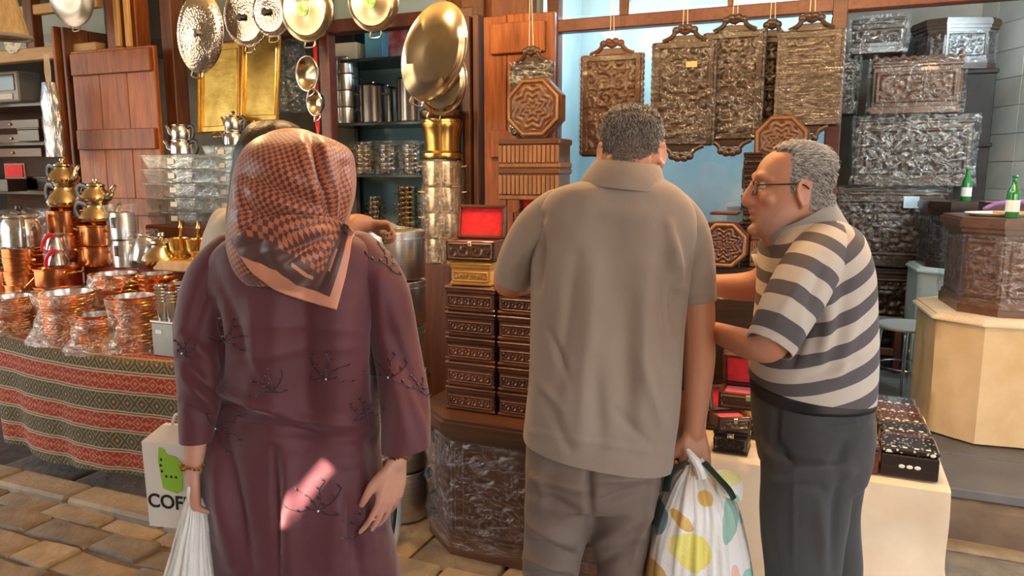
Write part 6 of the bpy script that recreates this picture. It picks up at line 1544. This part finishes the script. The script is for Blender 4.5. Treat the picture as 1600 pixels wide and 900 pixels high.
link('bag_handle', MB().tube(spline([(-.02, 0, H_*1.02), (0, -.01, H_*1.02+.03), (.03, -.01, H_*1.02+.02), (.035, 0, H_*1.02)], 5), .0035, 6).mesh(), pb_, M['white_paper'])
# ================================================================ MAN IN GREY POLO
ma = thing('person', 'grey-haired person in taupe polo shirt seen from behind, bag in hand', 'person', (P(950, 700, 1.86).x, 1.86, 0))
M['taupe_knit'] = cloth('taupe_pique', (.275, .205, .155), (.315, .24, .185), .85, 1100, (10, .22), .25, 3)
d = MB()
add_loft(d, [R(930, 1026, 272, 1.85, .06), R(908, 1042, 282, 1.85, .08), R(866, 1064, 296, 1.85, .10), R(843, 1084, 325, 1.86, .115), R(836, 1088, 365, 1.87, .125), R(829, 1078, 420, 1.87, .13), R(829, 1069, 500, 1.87, .135), R(827, 1064, 570, 1.87, .14), R(822, 1060, 630, 1.87, .145), R(816, 1052, 690, 1.87, .15), R(814, 1046, 745, 1.87, .152)], 40, sup=2.4)
polo = remesh(d, .0075, 3)
mf = [(880, 700, 885, 480, 16, 5), (905, 690, 930, 420, 14, 7), (870, 640, 900, 400, 10, -5), (975, 470, 985, 690, 18, -6), (1010, 420, 1000, 650, 14, 6), (1035, 400, 1050, 560, 10, -8), (1058, 430, 1062, 520, 8, -9), (845, 340, 838, 450, 8, -8), (850, 620, 890, 700, 7, -5), (835, 590, 880, 640, 6, 4), (860, 520, 890, 590, 5, -5), (1045, 350, 1066, 450, 7, 7), (1070, 440, 1100, 380, 6, -4), (820, 400, 850, 350, 7, 5), (800, 420, 835, 370, 6, -5), (920, 330, 1010, 335, 14, 3), (950, 300, 955, 480, 30, -5), (815, 672, 1045, 712, 3, 2.2), (1061, 455, 1120, 463, 3, 2), (1000, 560, 1040, 680, 9, 5), (925, 560, 940, 690, 10, -4), (960, 640, 1020, 700, 6, -3)]
fold(polo, mf, 2.6); crumple(polo, .003, 9, (1, 1, .5), 13); crumple(polo, .001, 28, (1, 1, .6), 3)
pL, pR = P(815, 682, 1.87), P(1040, 723, 1.87); ax = (pR-pL).normalized(); cut_plane(polo, (pL+pR)/2, ax.cross(Vector((0, -1, 0))) if ax.cross(Vector((0, -1, 0))).z < 0 else ax.cross(Vector((0, 1, 0))), None if False else .26)
sleeve('sleeve', [(1046, 326, 1.87, 35), (1072, 362, 1.88, 36), (1086, 415, 1.88, 32), (1091, 500, 1.88, 29)], P(1090, 470, 1.88), (.12, 0, -1), ma, M['taupe_knit'], [(1060, 380, 1095, 350, 6, 5), (1066, 430, 1105, 380, 6, -5), (1070, 455, 1110, 420, 6, 4), (1062, 456, 1120, 463, 3, 2)], None, 5)
sleeve('sleeve', [(874, 328, 1.87, 36), (838, 362, 1.9, 38), (812, 405, 1.95, 34), (792, 468, 2.03, 30)], P(799, 441, 1.98), (-.35, .35, -.9), ma, M['taupe_knit'], [(800, 420, 850, 350, 7, 6), (815, 430, 845, 380, 6, -6)], None, 6)
smooth_on(polo); free(polo, ma, 'polo_shirt', M['taupe_knit'])
def collar(parent, c0, c1, r0, r1, mat, gap=.6, face=PI/2, tilt=Matrix.Identity(3), h=.035, sy=1.0):
    rows = []
    for (k, rr, zz) in ((0, r1*1.0, -.004), (1, r1*1.0, h), (2, r1*1.05, h+.004), (3, r1*1.12, h-.004), (4, r0, -.012), (5, r0*.99, -.016)):
        row = []
        for j in range(49):
            a = face+gap/2+(2*PI-gap)*j/48; dip = 0 if k < 4 else -.012*math.cos((a-face))**8*(math.cos(a-face) > 0)
            p = tilt @ Vector((rr*math.cos(a), rr*sy*math.sin(a), zz+dip)); row.append(Vector(c0).lerp(Vector(c1), 0 if k in (0, 4, 5) else 1)+p)
        rows.append(row)
    o = free(MB().grid(np.array(rows)).mesh(ang=70), parent, 'collar', mat); return o
collar(ma, P(974, 285, 1.85), P(979, 268, 1.855), .108, .074, M['taupe_knit'], .7, PI/2, Matrix.Rotation(.10, 3, 'Y'), .018, 1.0)
M['taupe_twill'] = cloth('brown_taupe_twill', (.165, .115, .085), (.2, .145, .11), .75, 900, (8, .3), .1, 3)
d = MB()
add_loft(d, [R(826, 1040, 655, 1.87, .13), R(822, 1038, 700, 1.87, .14), R(819, 1030, 745, 1.87, .145), R(822, 1024, 775, 1.87, .13)], 36)
def leg(mb, rings): add_loft(mb, rings, 28, 5)
leg(d, [R(820, 932, 735, 1.87, .125), R(820, 928, 785, 1.87, .105), R(818, 914, 850, 1.875, .092), R(816, 902, 905, 1.88, .085), R(822, 890, 1020, 1.88, .07), R(824, 886, 1150, 1.88, .066)])
leg(d, [R(918, 1032, 735, 1.87, .125), R(918, 1022, 785, 1.87, .105), R(925, 1012, 850, 1.875, .092), R(934, 1003, 905, 1.88, .085), R(940, 1000, 1020, 1.88, .07), R(944, 1000, 1150, 1.88, .066)])
tr_ = remesh(d, .0075, 8)
fold(tr_, [(835, 745, 915, 765, 7, 6), (830, 770, 900, 800, 7, -6), (825, 820, 900, 850, 8, 7), (822, 845, 900, 870, 6, -8), (820, 870, 895, 890, 7, 8), (818, 893, 890, 905, 5, -7), (930, 750, 1015, 745, 7, 6), (925, 790, 1010, 760, 7, -6), (930, 850, 1010, 800, 9, 6), (935, 880, 1005, 850, 7, -6), (921, 720, 921, 800, 5, -8), (1025, 740, 990, 880, 5, 4), (850, 720, 845, 790, 9, 5)], 3.2); crumple(tr_, .0035, 12, (1, 1, 1.5), 2); smooth_on(tr_); free(tr_, ma, 'trousers', M['taupe_twill'])
for x in (855, 970): shoe(ma, (P(x, 1150, 1.9).x, 1.93, .0), 0, M['shoe'])
bd = MB(); HM = hmat(P(986, 240, 1.895), (.24, 1, 0), .36, 0, .95); head(bd, HM)
wlimb(bd, [(HM @ Vector((0, -.035, -.045)), .06), (P(983, 266, 1.86), .06), (P(980, 300, 1.86), .07), (P(960, 420, 1.87), .1), (P(945, 560, 1.87), .1), (P(935, 700, 1.87), .11)], 18)
for x in (862, 972): wlimb(bd, [(P(x, 740, 1.87), .07), (P(x, 900, 1.88), .05), (Vector((P(x, 1100, 1.88).x, 1.88, .07)), .04)], 12)
limb(bd, [(1055, 340, 1.87, 24), (1080, 400, 1.88, 26), (1090, 470, 1.88, 26), (1092, 520, 1.88, 25), (1093, 560, 1.885, 24.5), (1090, 610, 1.89, 21), (1087, 650, 1.89, 17.5), (1085, 675, 1.89, 17)], 16)
limb(bd, [(862, 340, 1.87, 24), (825, 390, 1.92, 25), (800, 432, 2.0, 25), (797, 440, 2.06, 25), (815, 442, 2.2, 20), (838, 440, 2.32, 16)], 16)
hand(bd, P(1085, 678, 1.885), (.02, -.22, -1), (-.1, 1, -.2), (-1, .1, 0), (1.0, 1.05, 1.1, 1.15), (1.15, 1.15, 1.15, 1.15), 1.08, .9, .03)
hand(bd, P(840, 440, 2.33), (.3, 1, -.2), (0, -.2, -1), (1, 0, 0), (.4, .4, .4, .4), None, 1.0)
bm_ = remesh(bd, .0042, 2); L = head_dents(bm_, HM); Vm = getV(bm_)
def scalp(L, front=.03, low=-.03): return (L[:, 2] > (.055+np.clip((L[:, 1]-front)*.9, -.2, .09)*1.0)) | ((L[:, 1] < -.005) & (L[:, 2] > low-.0) & (L[:, 2] > -.022+np.clip(L[:, 1]+.06, 0, .1)*.5)) | ((L[:, 1] < .03) & (L[:, 2] > .018))
inh = (np.abs(L[:, 0]) < .085) & (np.abs(L[:, 1]) < .12) & (np.abs(L[:, 2]) < .13)
hm = scalp(L, .03, -.02) & inh & (np.abs(L[:, 0]) < .0785) & ~((np.abs(L[:, 1]+.004) < .026) & (L[:, 2] < .03) & (np.abs(L[:, 0]) > .06))
C = np.tile([.52, .235, .13], (len(Vm), 1)); C[hm] = (.16, .13, .11); colour(bm_, C); smooth_on(bm_); bmo = free(bm_, ma, 'body', M['skin'])
def hcol(L, g): 
    lo = max(0, min(1, (L[2]+.02)/.07)); c = Vector((.14, .12, .10)).lerp(Vector((.58, .52, .46)), g**1.4*(.65+.35*lo)); return tuple(c)
ho2 = hair(bm_, HM, lambda L_: hm, 9000, lambda l: .004+.009*max(0, min(1, (l[2]+.03)/.09)), hcol, ma, lambda l: Vector((l[0]*3, -.15, -.55 if l[2] < .07 else .15)), .0010, .35, 5); ho2.matrix_parent_inverse = Matrix.Translation(-Vector(ma.location))
# printed shopping bag in his hand
def printed():
    m, nt, b = newmat('leaf_print_plastic'); co = nd(nt, 'ShaderNodeTexCoord').outputs['Object']; c = None
    base = (.84, .80, .74); s = nd(nt, 'ShaderNodeSeparateXYZ', {0: co}); x, z = s.outputs[0], s.outputs[2]; c = mixc(nt, 0.0, base, base)
    for (px, py, rx, ry, an, col) in ((1075, 845, 26, 30, .5, (.85, .72, .1)), (1055, 835, 14, 20, -.6, (.88, .78, .2)), (1030, 812, 8, 22, -.35, (.16, .26, .33)), (1135, 800, 14, 38, -.2, (.3, .52, .4)), (1020, 890, 16, 24, .2, (.55, .32, .05)), (1162, 808, 6, 14, 0, (.16, .5, .5)), (1165, 890, 14, 18, .5, (.3, .6, .5)), (1140, 742, 26, 12, .2, (.8, .72, .25)), (1140, 885, 7, 20, .1, (.85, .5, .4)), (1060, 802, 20, 9, -.7, (.75, .42, .06)), (1098, 772, 12, 10, 0, (.72, .42, .06)), (1110, 930, 30, 18, .3, (.85, .72, .1))):
        q = P(px, py, 1.80); k = ppm(q); ca, sa = math.cos(an), math.sin(an)
        dx, dz = mth(nt, 'SUBTRACT', x, q.x), mth(nt, 'SUBTRACT', z, q.z)
        u = mth(nt, 'DIVIDE', mth(nt, 'ADD', mth(nt, 'MULTIPLY', dx, ca), mth(nt, 'MULTIPLY', dz, sa)), rx/k); v = mth(nt, 'DIVIDE', mth(nt, 'SUBTRACT', mth(nt, 'MULTIPLY', dz, ca), mth(nt, 'MULTIPLY', dx, sa)), ry/k)
        r2 = mth(nt, 'ADD', mth(nt, 'MULTIPLY', u, u), mth(nt, 'MULTIPLY', v, v)); c = mixc(nt, mth(nt, 'MULTIPLY', mth(nt, 'LESS_THAN', r2, 1.0), .9), c, col)
    nt.links.new(c, b.inputs['Base Color']); b.inputs['Roughness'].default_value = .38; bump(nt, b, noi(nt, co, 14, 4), .4, .02); return m
bq = P(1088, 1000, 1.86)
sb_ = bag_loft('shopping_bag', 'bulging white shopping bag with yellow and green leaf print', [R(1076, 1096, 716, 1.855, .010), R(1068, 1106, 732, 1.85, .022), R(1050, 1128, 752, 1.84, .055), R(1032, 1152, 785, 1.83, .085), R(1014, 1165, 835, 1.83, .10), R(1004, 1174, 890, 1.83, .11), R(1003, 1176, 950, 1.83, .11), R(1015, 1165, 1000, 1.83, .1), R(1050, 1130, 1010, 1.83, .05)], printed(), bq, 26, .016, 11)
gr = pm('dark_green_strap', (.012, .03, .022), rough=.6)
for pts in ([(1074, 722, 1.83), (1058, 730, 1.815), (1046, 742, 1.80), (1040, 768, 1.775)], [(1100, 722, 1.80), (1118, 742, 1.775), (1138, 764, 1.745), (1147, 780, 1.735)]):
    o = link('strap', MB().tube(spline([P(*p) for p in pts], 6), .0125, 8, flat=.22).mesh(), sb_, gr); o.matrix_parent_inverse = Matrix.Translation(-bq)
kn_ = link('knot', MB().tube(spline([P(1074, 703, 1.82), P(1082, 714, 1.805), P(1092, 728, 1.80), P(1098, 746, 1.795)], 5), [.006+.012*i/15 for i in range(16)], 10).mesh(), sb_, M['white_bag']); kn_.matrix_parent_inverse = Matrix.Translation(-bq)
fl_ = np.array([[P(x, y, yy) for x, y, yy in row] for row in ([(1112, 735, 1.80), (1135, 732, 1.79), (1160, 742, 1.80)], [(1120, 748, 1.785), (1140, 752, 1.765), (1162, 762, 1.78)], [(1118, 772, 1.775), (1140, 778, 1.765), (1160, 790, 1.775)])])
o = link('folded_flap', MB().grid(fl_).mesh(ang=180), sb_, bpy.data.materials['leaf_print_plastic']); o.matrix_parent_inverse = Matrix.Translation(-bq); md = o.modifiers.new('s', 'SUBSURF'); md.levels = md.render_levels = 2
# ================================================================ OLDER MAN IN STRIPED POLO
om = thing('person', 'older grey-haired person with glasses in a grey striped polo, reaching forward', 'person', (P(1270, 700, 1.83).x, 1.83, 0))
d = MB()
add_loft(d, [R(1224, 1298, 338, 1.83, .07), R(1204, 1330, 358, 1.83, .14), R(1198, 1338, 385, 1.83, .185), R(1194, 1348, 425, 1.83, .19), R(1190, 1353, 475, 1.83, .18), R(1183, 1355, 530, 1.83, .18), R(1178, 1354, 580, 1.83, .18), R(1180, 1350, 640, 1.83, .175)], 40, sup=2.3)
sp_ = remesh(d, .0075, 3)
V = getV(sp_); A1, A2 = P(1207, 528, 1.645), P(1285, 392, 1.71)
dirS = (A1-A2).normalized()
fold(sp_, [(1296, 398, 1238, 566, 7, -9), (1300, 420, 1290, 540, 10, 6), (1285, 560, 1310, 470, 9, 6), (1320, 440, 1295, 560, 9, -5), (1340, 480, 1310, 590, 9, 4), (1255, 590, 1330, 560, 7, -4), (1210, 470, 1240, 500, 7, 4), (1240, 400, 1262, 360, 6, 3), (1180, 515, 1236, 560, 4, 3), (1300, 340, 1345, 380, 8, 3), (1365, 540, 1300, 590, 6, 4)], 2.2); crumple(sp_, .003, 9, (1, 1, .7), 23)
V = getV(sp_); st_ = (V[:, 2]-(V[:, 0]-.75)*(.28+(V[:, 2]-1.05)*1.15))/.074
a = sp_.attributes.new('band', 'FLOAT', 'POINT'); a.data.foreach_set('value', st_.astype(np.float32))
m, nt, b = newmat('striped_jersey'); at = nd(nt, 'ShaderNodeAttribute', attribute_name='band').outputs['Fac']
w = mth(nt, 'FRACT', mth(nt, 'ADD', at, 20.0)); co = coords(nt); n = noi(nt, co, 4, 4)
c = mixc(nt, mth(nt, 'LESS_THAN', w, .47), mixc(nt, n, (.50, .43, .36), (.56, .5, .43)), mixc(nt, n, (.092, .08, .085), (.115, .1, .105)))
nt.links.new(c, b.inputs['Base Color']); b.inputs['Roughness'].default_value = .85; bump(nt, b, mth(nt, 'ADD', mth(nt, 'MULTIPLY', noi(nt, co, 900, 1), .08), noi(nt, co, 10, 4)), .22, .012); M['striped'] = m
cut_plane(sp_, P(1270, 604, 1.83), Vector((-.10, 0, -1)), .4)
smooth_on(sp_); free(sp_, om, 'striped_polo', M['striped'])
sleeve('sleeve', [(1292, 385, 1.74, 42), (1270, 415, 1.675, 46), (1236, 475, 1.64, 45), (1209, 526, 1.645, 40), (1180, 575, 1.66, 37)], P(1201, 541, 1.645), dirS, om, M['striped'], [(1290, 400, 1250, 520, 8, -5), (1260, 420, 1215, 500, 9, 5), (1240, 560, 1260, 480, 7, 5)], (A2, dirS, .072, .15), 5)
sleeve('sleeve', [(1240, 388, 1.95, 38), (1208, 412, 1.99, 36), (1165, 440, 2.03, 32)], P(1188, 426, 2.01), (-.85, .3, -.45), om, M['striped'], (), (A2, dirS, .072, .6), 6)
rib = [A1+dirS*.028+ (Matrix.Rotation(q, 3, dirS) @ dirS.orthogonal().normalized())*.0655 for q in np.linspace(0, 2*PI, 33)[:-1]]
M['grey_rib'] = cloth('grey_rib_knit', (.27, .25, .23), (.33, .3, .28), .85, 1200, (20, .15), .2)
M['charcoal'] = cloth('charcoal_denim', (.040, .037, .036), (.06, .056, .054), .8, 900, (9, .3), .1, 4)
d = MB()
add_loft(d, [R(1182, 1346, 606, 1.83, .165), R(1182, 1352, 645, 1.83, .172), R(1188, 1348, 695, 1.83, .17), R(1194, 1336, 735, 1.83, .17)], 40, sup=2.4)
leg(d, [R(1190, 1338, 700, 1.75, .11), R(1192, 1328, 745, 1.75, .105), R(1190, 1322, 800, 1.75, .095), R(1195, 1312, 870, 1.75, .09), R(1200, 1302, 960, 1.75, .08), R(1208, 1290, 1195, 1.76, .07)])
leg(d, [R(1215, 1352, 700, 1.93, .11), R(1240, 1346, 745, 1.93, .1), R(1258, 1338, 800, 1.93, .09), R(1262, 1342, 880, 1.93, .085), R(1262, 1335, 1000, 1.93, .075), R(1262, 1322, 1135, 1.93, .07)])
ot = remesh(d, .0075, 7)
fold(ot, [(1215, 640, 1212, 690, 4, -6), (1212, 690, 1240, 722, 4, -6), (1285, 665, 1355, 652, 3, -6), (1285, 672, 1355, 660, 3, 3), (1305, 720, 1330, 690, 8, -7), (1300, 760, 1345, 720, 8, 6), (1310, 740, 1300, 890, 8, -8), (1195, 740, 1290, 730, 6, 4), (1195, 755, 1280, 760, 6, -4), (1240, 730, 1240, 895, 3, 2.5), (1280, 780, 1290, 890, 9, 5), (1205, 800, 1225, 890, 10, 4), (1300, 640, 1310, 620, 8, 4)], 2.0); crumple(ot, .003, 11, (1, 1, 1), 31); smooth_on(ot); free(ot, om, 'trousers', M['charcoal'])
def band(rs, N_, dz0, dz1, k, mat, name, parent, tilt=0):
    A = loft_pts(rs, N_, 2, 2.4); C = A[:, :-1].mean(1, keepdims=True); A = C+(A-C)*k; return free(MB().grid(A).mesh(ang=80), parent, name, mat)
belt = [R(1181, 1351, 598, 1.83, .174), R(1181, 1350, 606, 1.83, .174), R(1181, 1350, 617, 1.83, .174)]
bo = band(belt, 60, 0, 0, 1.002, pm('black_leather', (.015, .014, .016), rough=.4), 'belt', om); md = bo.modifiers.new('s', 'SOLIDIFY'); md.thickness = .004
for x, y in ((1230, 1.76), (1280, 1.93)): shoe(om, (P(x, 1140, y).x-.05, y, 0), PI/2, M['shoe'])
bd = MB(); HO = hmat(P(1239, 297, 1.82), (-1, .13, 0), .02, 0, .925); head(bd, HO, .985, .006)
wlimb(bd, [(HO @ Vector((0, -.04, -.04)), .062), (P(1262, 352, 1.83), .066), (P(1275, 400, 1.83), .08), (P(1275, 500, 1.83), .1), (P(1270, 620, 1.83), .11)], 18)
wlimb(bd, [(HO @ Vector((0, .06, -.105)), .026), (HO @ Vector((0, .03, -.125)), .038), (P(1240, 372, 1.83), .05)], 14)
for x, y in ((1250, 1.76), (1295, 1.92)): wlimb(bd, [(P(x, 700, y), .055), (P(x, 900, y), .045), (Vector((P(x, 1100, y).x, y, .07)), .04)], 12)
limb(bd, [(1275, 410, 1.72, 26), (1225, 500, 1.65, 28), (1205, 538, 1.655, 27), (1180, 540, 1.70, 24.5), (1150, 531, 1.80, 21), (1124, 521, 1.90, 17), (1110, 517, 1.965, 15)], 16)
limb(bd, [(1235, 400, 1.97, 24), (1195, 440, 2.01, 26), (1165, 448, 2.04, 23), (1130, 447, 2.07, 19), (1100, 443, 2.1, 15)], 16)
hand(bd, P(1108, 516, 1.97), (-.6, .8, -.15), (-.2, -.1, -1), (-.4, -.9, 0), (.5, .5, .5, .5), None, .98)
hand(bd, P(1098, 443, 2.105), (-.8, .5, -.2), (.2, .3, -1), (-.3, -1, .3), (.6, .6, .6, .6), None, .98)
bo_ = remesh(bd, .0042, 2); L = head_dents(bo_, HO); Vo = getV(bo_)
inh = (np.abs(L[:, 0]) < .085) & (np.abs(L[:, 1]) < .125) & (np.abs(L[:, 2]) < .13)
hm2 = inh & (np.abs(L[:, 0]) < .0785) & (((L[:, 2] > .068) & (L[:, 1] < .052-(np.abs(L[:, 0])-.03).clip(0)*.9)) | ((L[:, 1] < .012) & (L[:, 2] > .03)) | ((L[:, 1] < -.026) & (L[:, 2] > -.05)) | ((np.abs(L[:, 1]-.012) < .012) & (L[:, 2] > .0)))
C = np.tile([.53, .245, .15], (len(Vo), 1))
def mixin(mask, c, k=1.0):
    k = (mask*k)[:, None]; C[:] = C*(1-k)+np.array(c)*k
mixin(inh*np.exp(-(((L[:, 2]+.062)/.011)**2+(L[:, 0]/.022)**2))*(L[:, 1] > .075), (.36, .09, .075), .8)
mixin(inh*np.exp(-(((L[:, 2]+.085)/.035)**2))*(L[:, 1] > .005)*(L[:, 1] < .12), (.33, .25, .21), .55)
mixin(inh*np.exp(-(((L[:, 1]-.12)/.02)**2+((L[:, 2]+.022)/.02)**2)), (.6, .2, .12), .5)
for sg in (-1, 1): mixin(inh*np.exp(-(((L[:, 0]-sg*.034)/.022)**2+((L[:, 2]-.041)/.006)**2))*(L[:, 1] > .05), (.2, .15, .12), .7)
C[hm2] = (.3, .27, .25); colour(bo_, C); smooth_on(bo_); free(bo_, om, 'body', M['skin'])
h3 = hair(bo_, HO, lambda L_: hm2, 9000, lambda l: .010+.010*max(0, min(1, (l[2]+.0)/.09)), lambda l, g: tuple(Vector((.22, .2, .185)).lerp(Vector((.72, .68, .63)), g**1.2)), om, lambda l: Vector((.1, -1, -.7 if l[2] < .05 else .0)), .0010, .22, 8); h3.matrix_parent_inverse = Matrix.Translation(-Vector(om.location))
collar(om, P(1256, 372, 1.83), P(1252, 354, 1.83), .105, .082, M['grey_rib'], .9, PI-.1, Matrix.Rotation(-.5, 3, 'Y'), .03, .95)
for sg in (-1, 1):
    e = MB().ball(HO @ Vector((sg*.031, .0785, .014)), .0118, 14).mesh(); free(e, om, 'eye', pm('eyeball', (.55, .5, .45), rough=.15)); free(MB().ball(HO @ Vector((sg*.031, .0865, .014)), .005, 10).mesh(), om, 'iris', pm('iris', (.03, .018, .01), rough=.1))
gl = thing('eyeglasses', 'thin dark-rimmed eyeglasses worn by the older person', 'glasses', HO @ Vector((0, .1, .01)))
def hl(mesh, name, mat): o = link(name, mesh, gl, mat); o.matrix_parent_inverse = Matrix.Translation(-Vector(gl.location)); return o
rim_m = pm('dark_rim', (.03, .022, .02), rough=.3, metal=.3)
for sg in (-1, 1):
    rm = [HO @ Vector((sg*.034+.026*np.sign(math.cos(q))*abs(math.cos(q))**.7, .1075-.006*abs(math.cos(q)), .008+.018*np.sign(math.sin(q))*abs(math.sin(q))**.7)) for q in np.linspace(0, 2*PI, 25)[:-1]]
    hl(MB().tube(rm, .0014, 6, closed=True).mesh(), 'rim', rim_m)
    hl(MB().tube(spline([HO @ Vector((sg*.06, .102, .016)), HO @ Vector((sg*.078, .06, .017)), HO @ Vector((sg*.0835, .0, .016)), HO @ Vector((sg*.083, -.02, .004))], 5), .0018, 6).mesh(), 'temple', rim_m)
hl(MB().tube([HO @ Vector((-.009, .108, .012)), HO @ Vector((0, .111, .015)), HO @ Vector((.009, .108, .012))], .0013, 6).mesh(), 'bridge', rim_m)
# ================================================================ PERSON IN WHITE BEHIND
bp_ = thing('person', 'dark-haired person in a cream top standing behind the headscarf', 'person', (P(420, 600, 2.3).x, 2.3, 0))
d = MB()
add_loft(d, [R(395, 450, 318, 2.3, .06), R(345, 500, 335, 2.3, .09), R(328, 515, 365, 2.3, .11), R(328, 510, 430, 2.3, .12), R(335, 505, 560, 2.3, .12), R(335, 505, 650, 2.3, .13)], 32)
limb(d, [(350, 345, 2.3, 22), (336, 390, 2.31, 22), (332, 450, 2.33, 20)]); limb(d, [(498, 345, 2.3, 22), (515, 385, 2.32, 21), (525, 420, 2.34, 19)])
tp_ = remesh(d, .009, 3); crumple(tp_, .004, 10, (1, 1, .6), 1); smooth_on(tp_); free(tp_, bp_, 'blouse', cloth('cream_cotton', (.6, .53, .42), (.68, .6, .5), .85, 700, (8, .3), .1))
d = MB(); add_loft(d, [R(340, 500, 640, 2.3, .12), R(338, 502, 750, 2.3, .13), R(350, 490, 1000, 2.3, .11), R(350, 490, 1030, 2.3, .11)], 28)
sk = remesh(d, .01, 2); smooth_on(sk); free(sk, bp_, 'skirt', M['charcoal'])
bd = MB(); HB = hmat(P(424, 248, 2.3), (.25, 1, 0), .1, 0, .95); head(bd, HB)
wlimb(bd, [(HB @ Vector((0, -.03, -.05)), .05), (P(423, 318, 2.3), .05), (P(422, 400, 2.3), .09), (P(420, 640, 2.3), .09)], 14)
limb(bd, [(500, 350, 2.3, 18), (522, 410, 2.34, 18), (536, 372, 2.40, 18), (552, 352, 2.44, 18), (572, 350, 2.48, 14)], 12); limb(bd, [(350, 350, 2.3, 17), (334, 440, 2.33, 17), (350, 480, 2.45, 14)], 12)
for x in (385, 455): wlimb(bd, [(P(x, 640, 2.3), .07), (Vector((P(x, 900, 2.3).x, 2.3, .08)), .045)], 10); shoe(bp_, (P(x, 900, 2.3).x, 2.33, 0), 0, M['shoe'])
hand(bd, P(573, 350, 2.48), (1, .4, -.1), (.2, -.3, -1), (.3, 1, 0), (1.0, 1.1, 1.2, 1.2), None, .85); hand(bd, P(350, 482, 2.46), (.5, 1, -.2), (0, 0, -1), (1, 0, 0), (.4, .4, .4, .4), None, .9)
bb = remesh(bd, .005, 2); head_dents(bb, HB); colour(bb, np.tile([.30, .13, .07], (len(bb.vertices), 1))); smooth_on(bb); free(bb, bp_, 'body', M['skin'])
A = loft_pts([R(415, 440, 189, 2.29, .015), R(392, 466, 197, 2.28, .08), R(374, 478, 225, 2.27, .11), R(366, 478, 260, 2.26, .105), R(358, 470, 300, 2.24, .09), R(354, 455, 345, 2.22, .06), R(356, 440, 372, 2.2, .04)], 72, 6)
me = MB().grid(A).mesh(ang=180); crumple(me, .006, 22, (1, 1, .25), 2); free(me, bp_, 'hair', pm('dark_brown_hair', (.018, .011, .008), (.035, .02, .014), rough=.45, scale=60, stretch=(1, 1, .1), bmp=(120, .5)))
one('grey_cloth', (lambda mb: mb.mesh(ang=180))(MB().ball((0, 0, 0), (.075, .05, .03), 16).ball((.05, .02, -.012), (.05, .04, .025), 12)), pm('blue_grey_rag', (.13, .17, .2), (.2, .25, .29), rough=.8, scale=20, bmp=(30, .5)), 'blue-grey rag lying on the small pail near the bare elbow', 'cloth', P(596, 356, 3.45)+Vector((0, 0, .0)), .2)
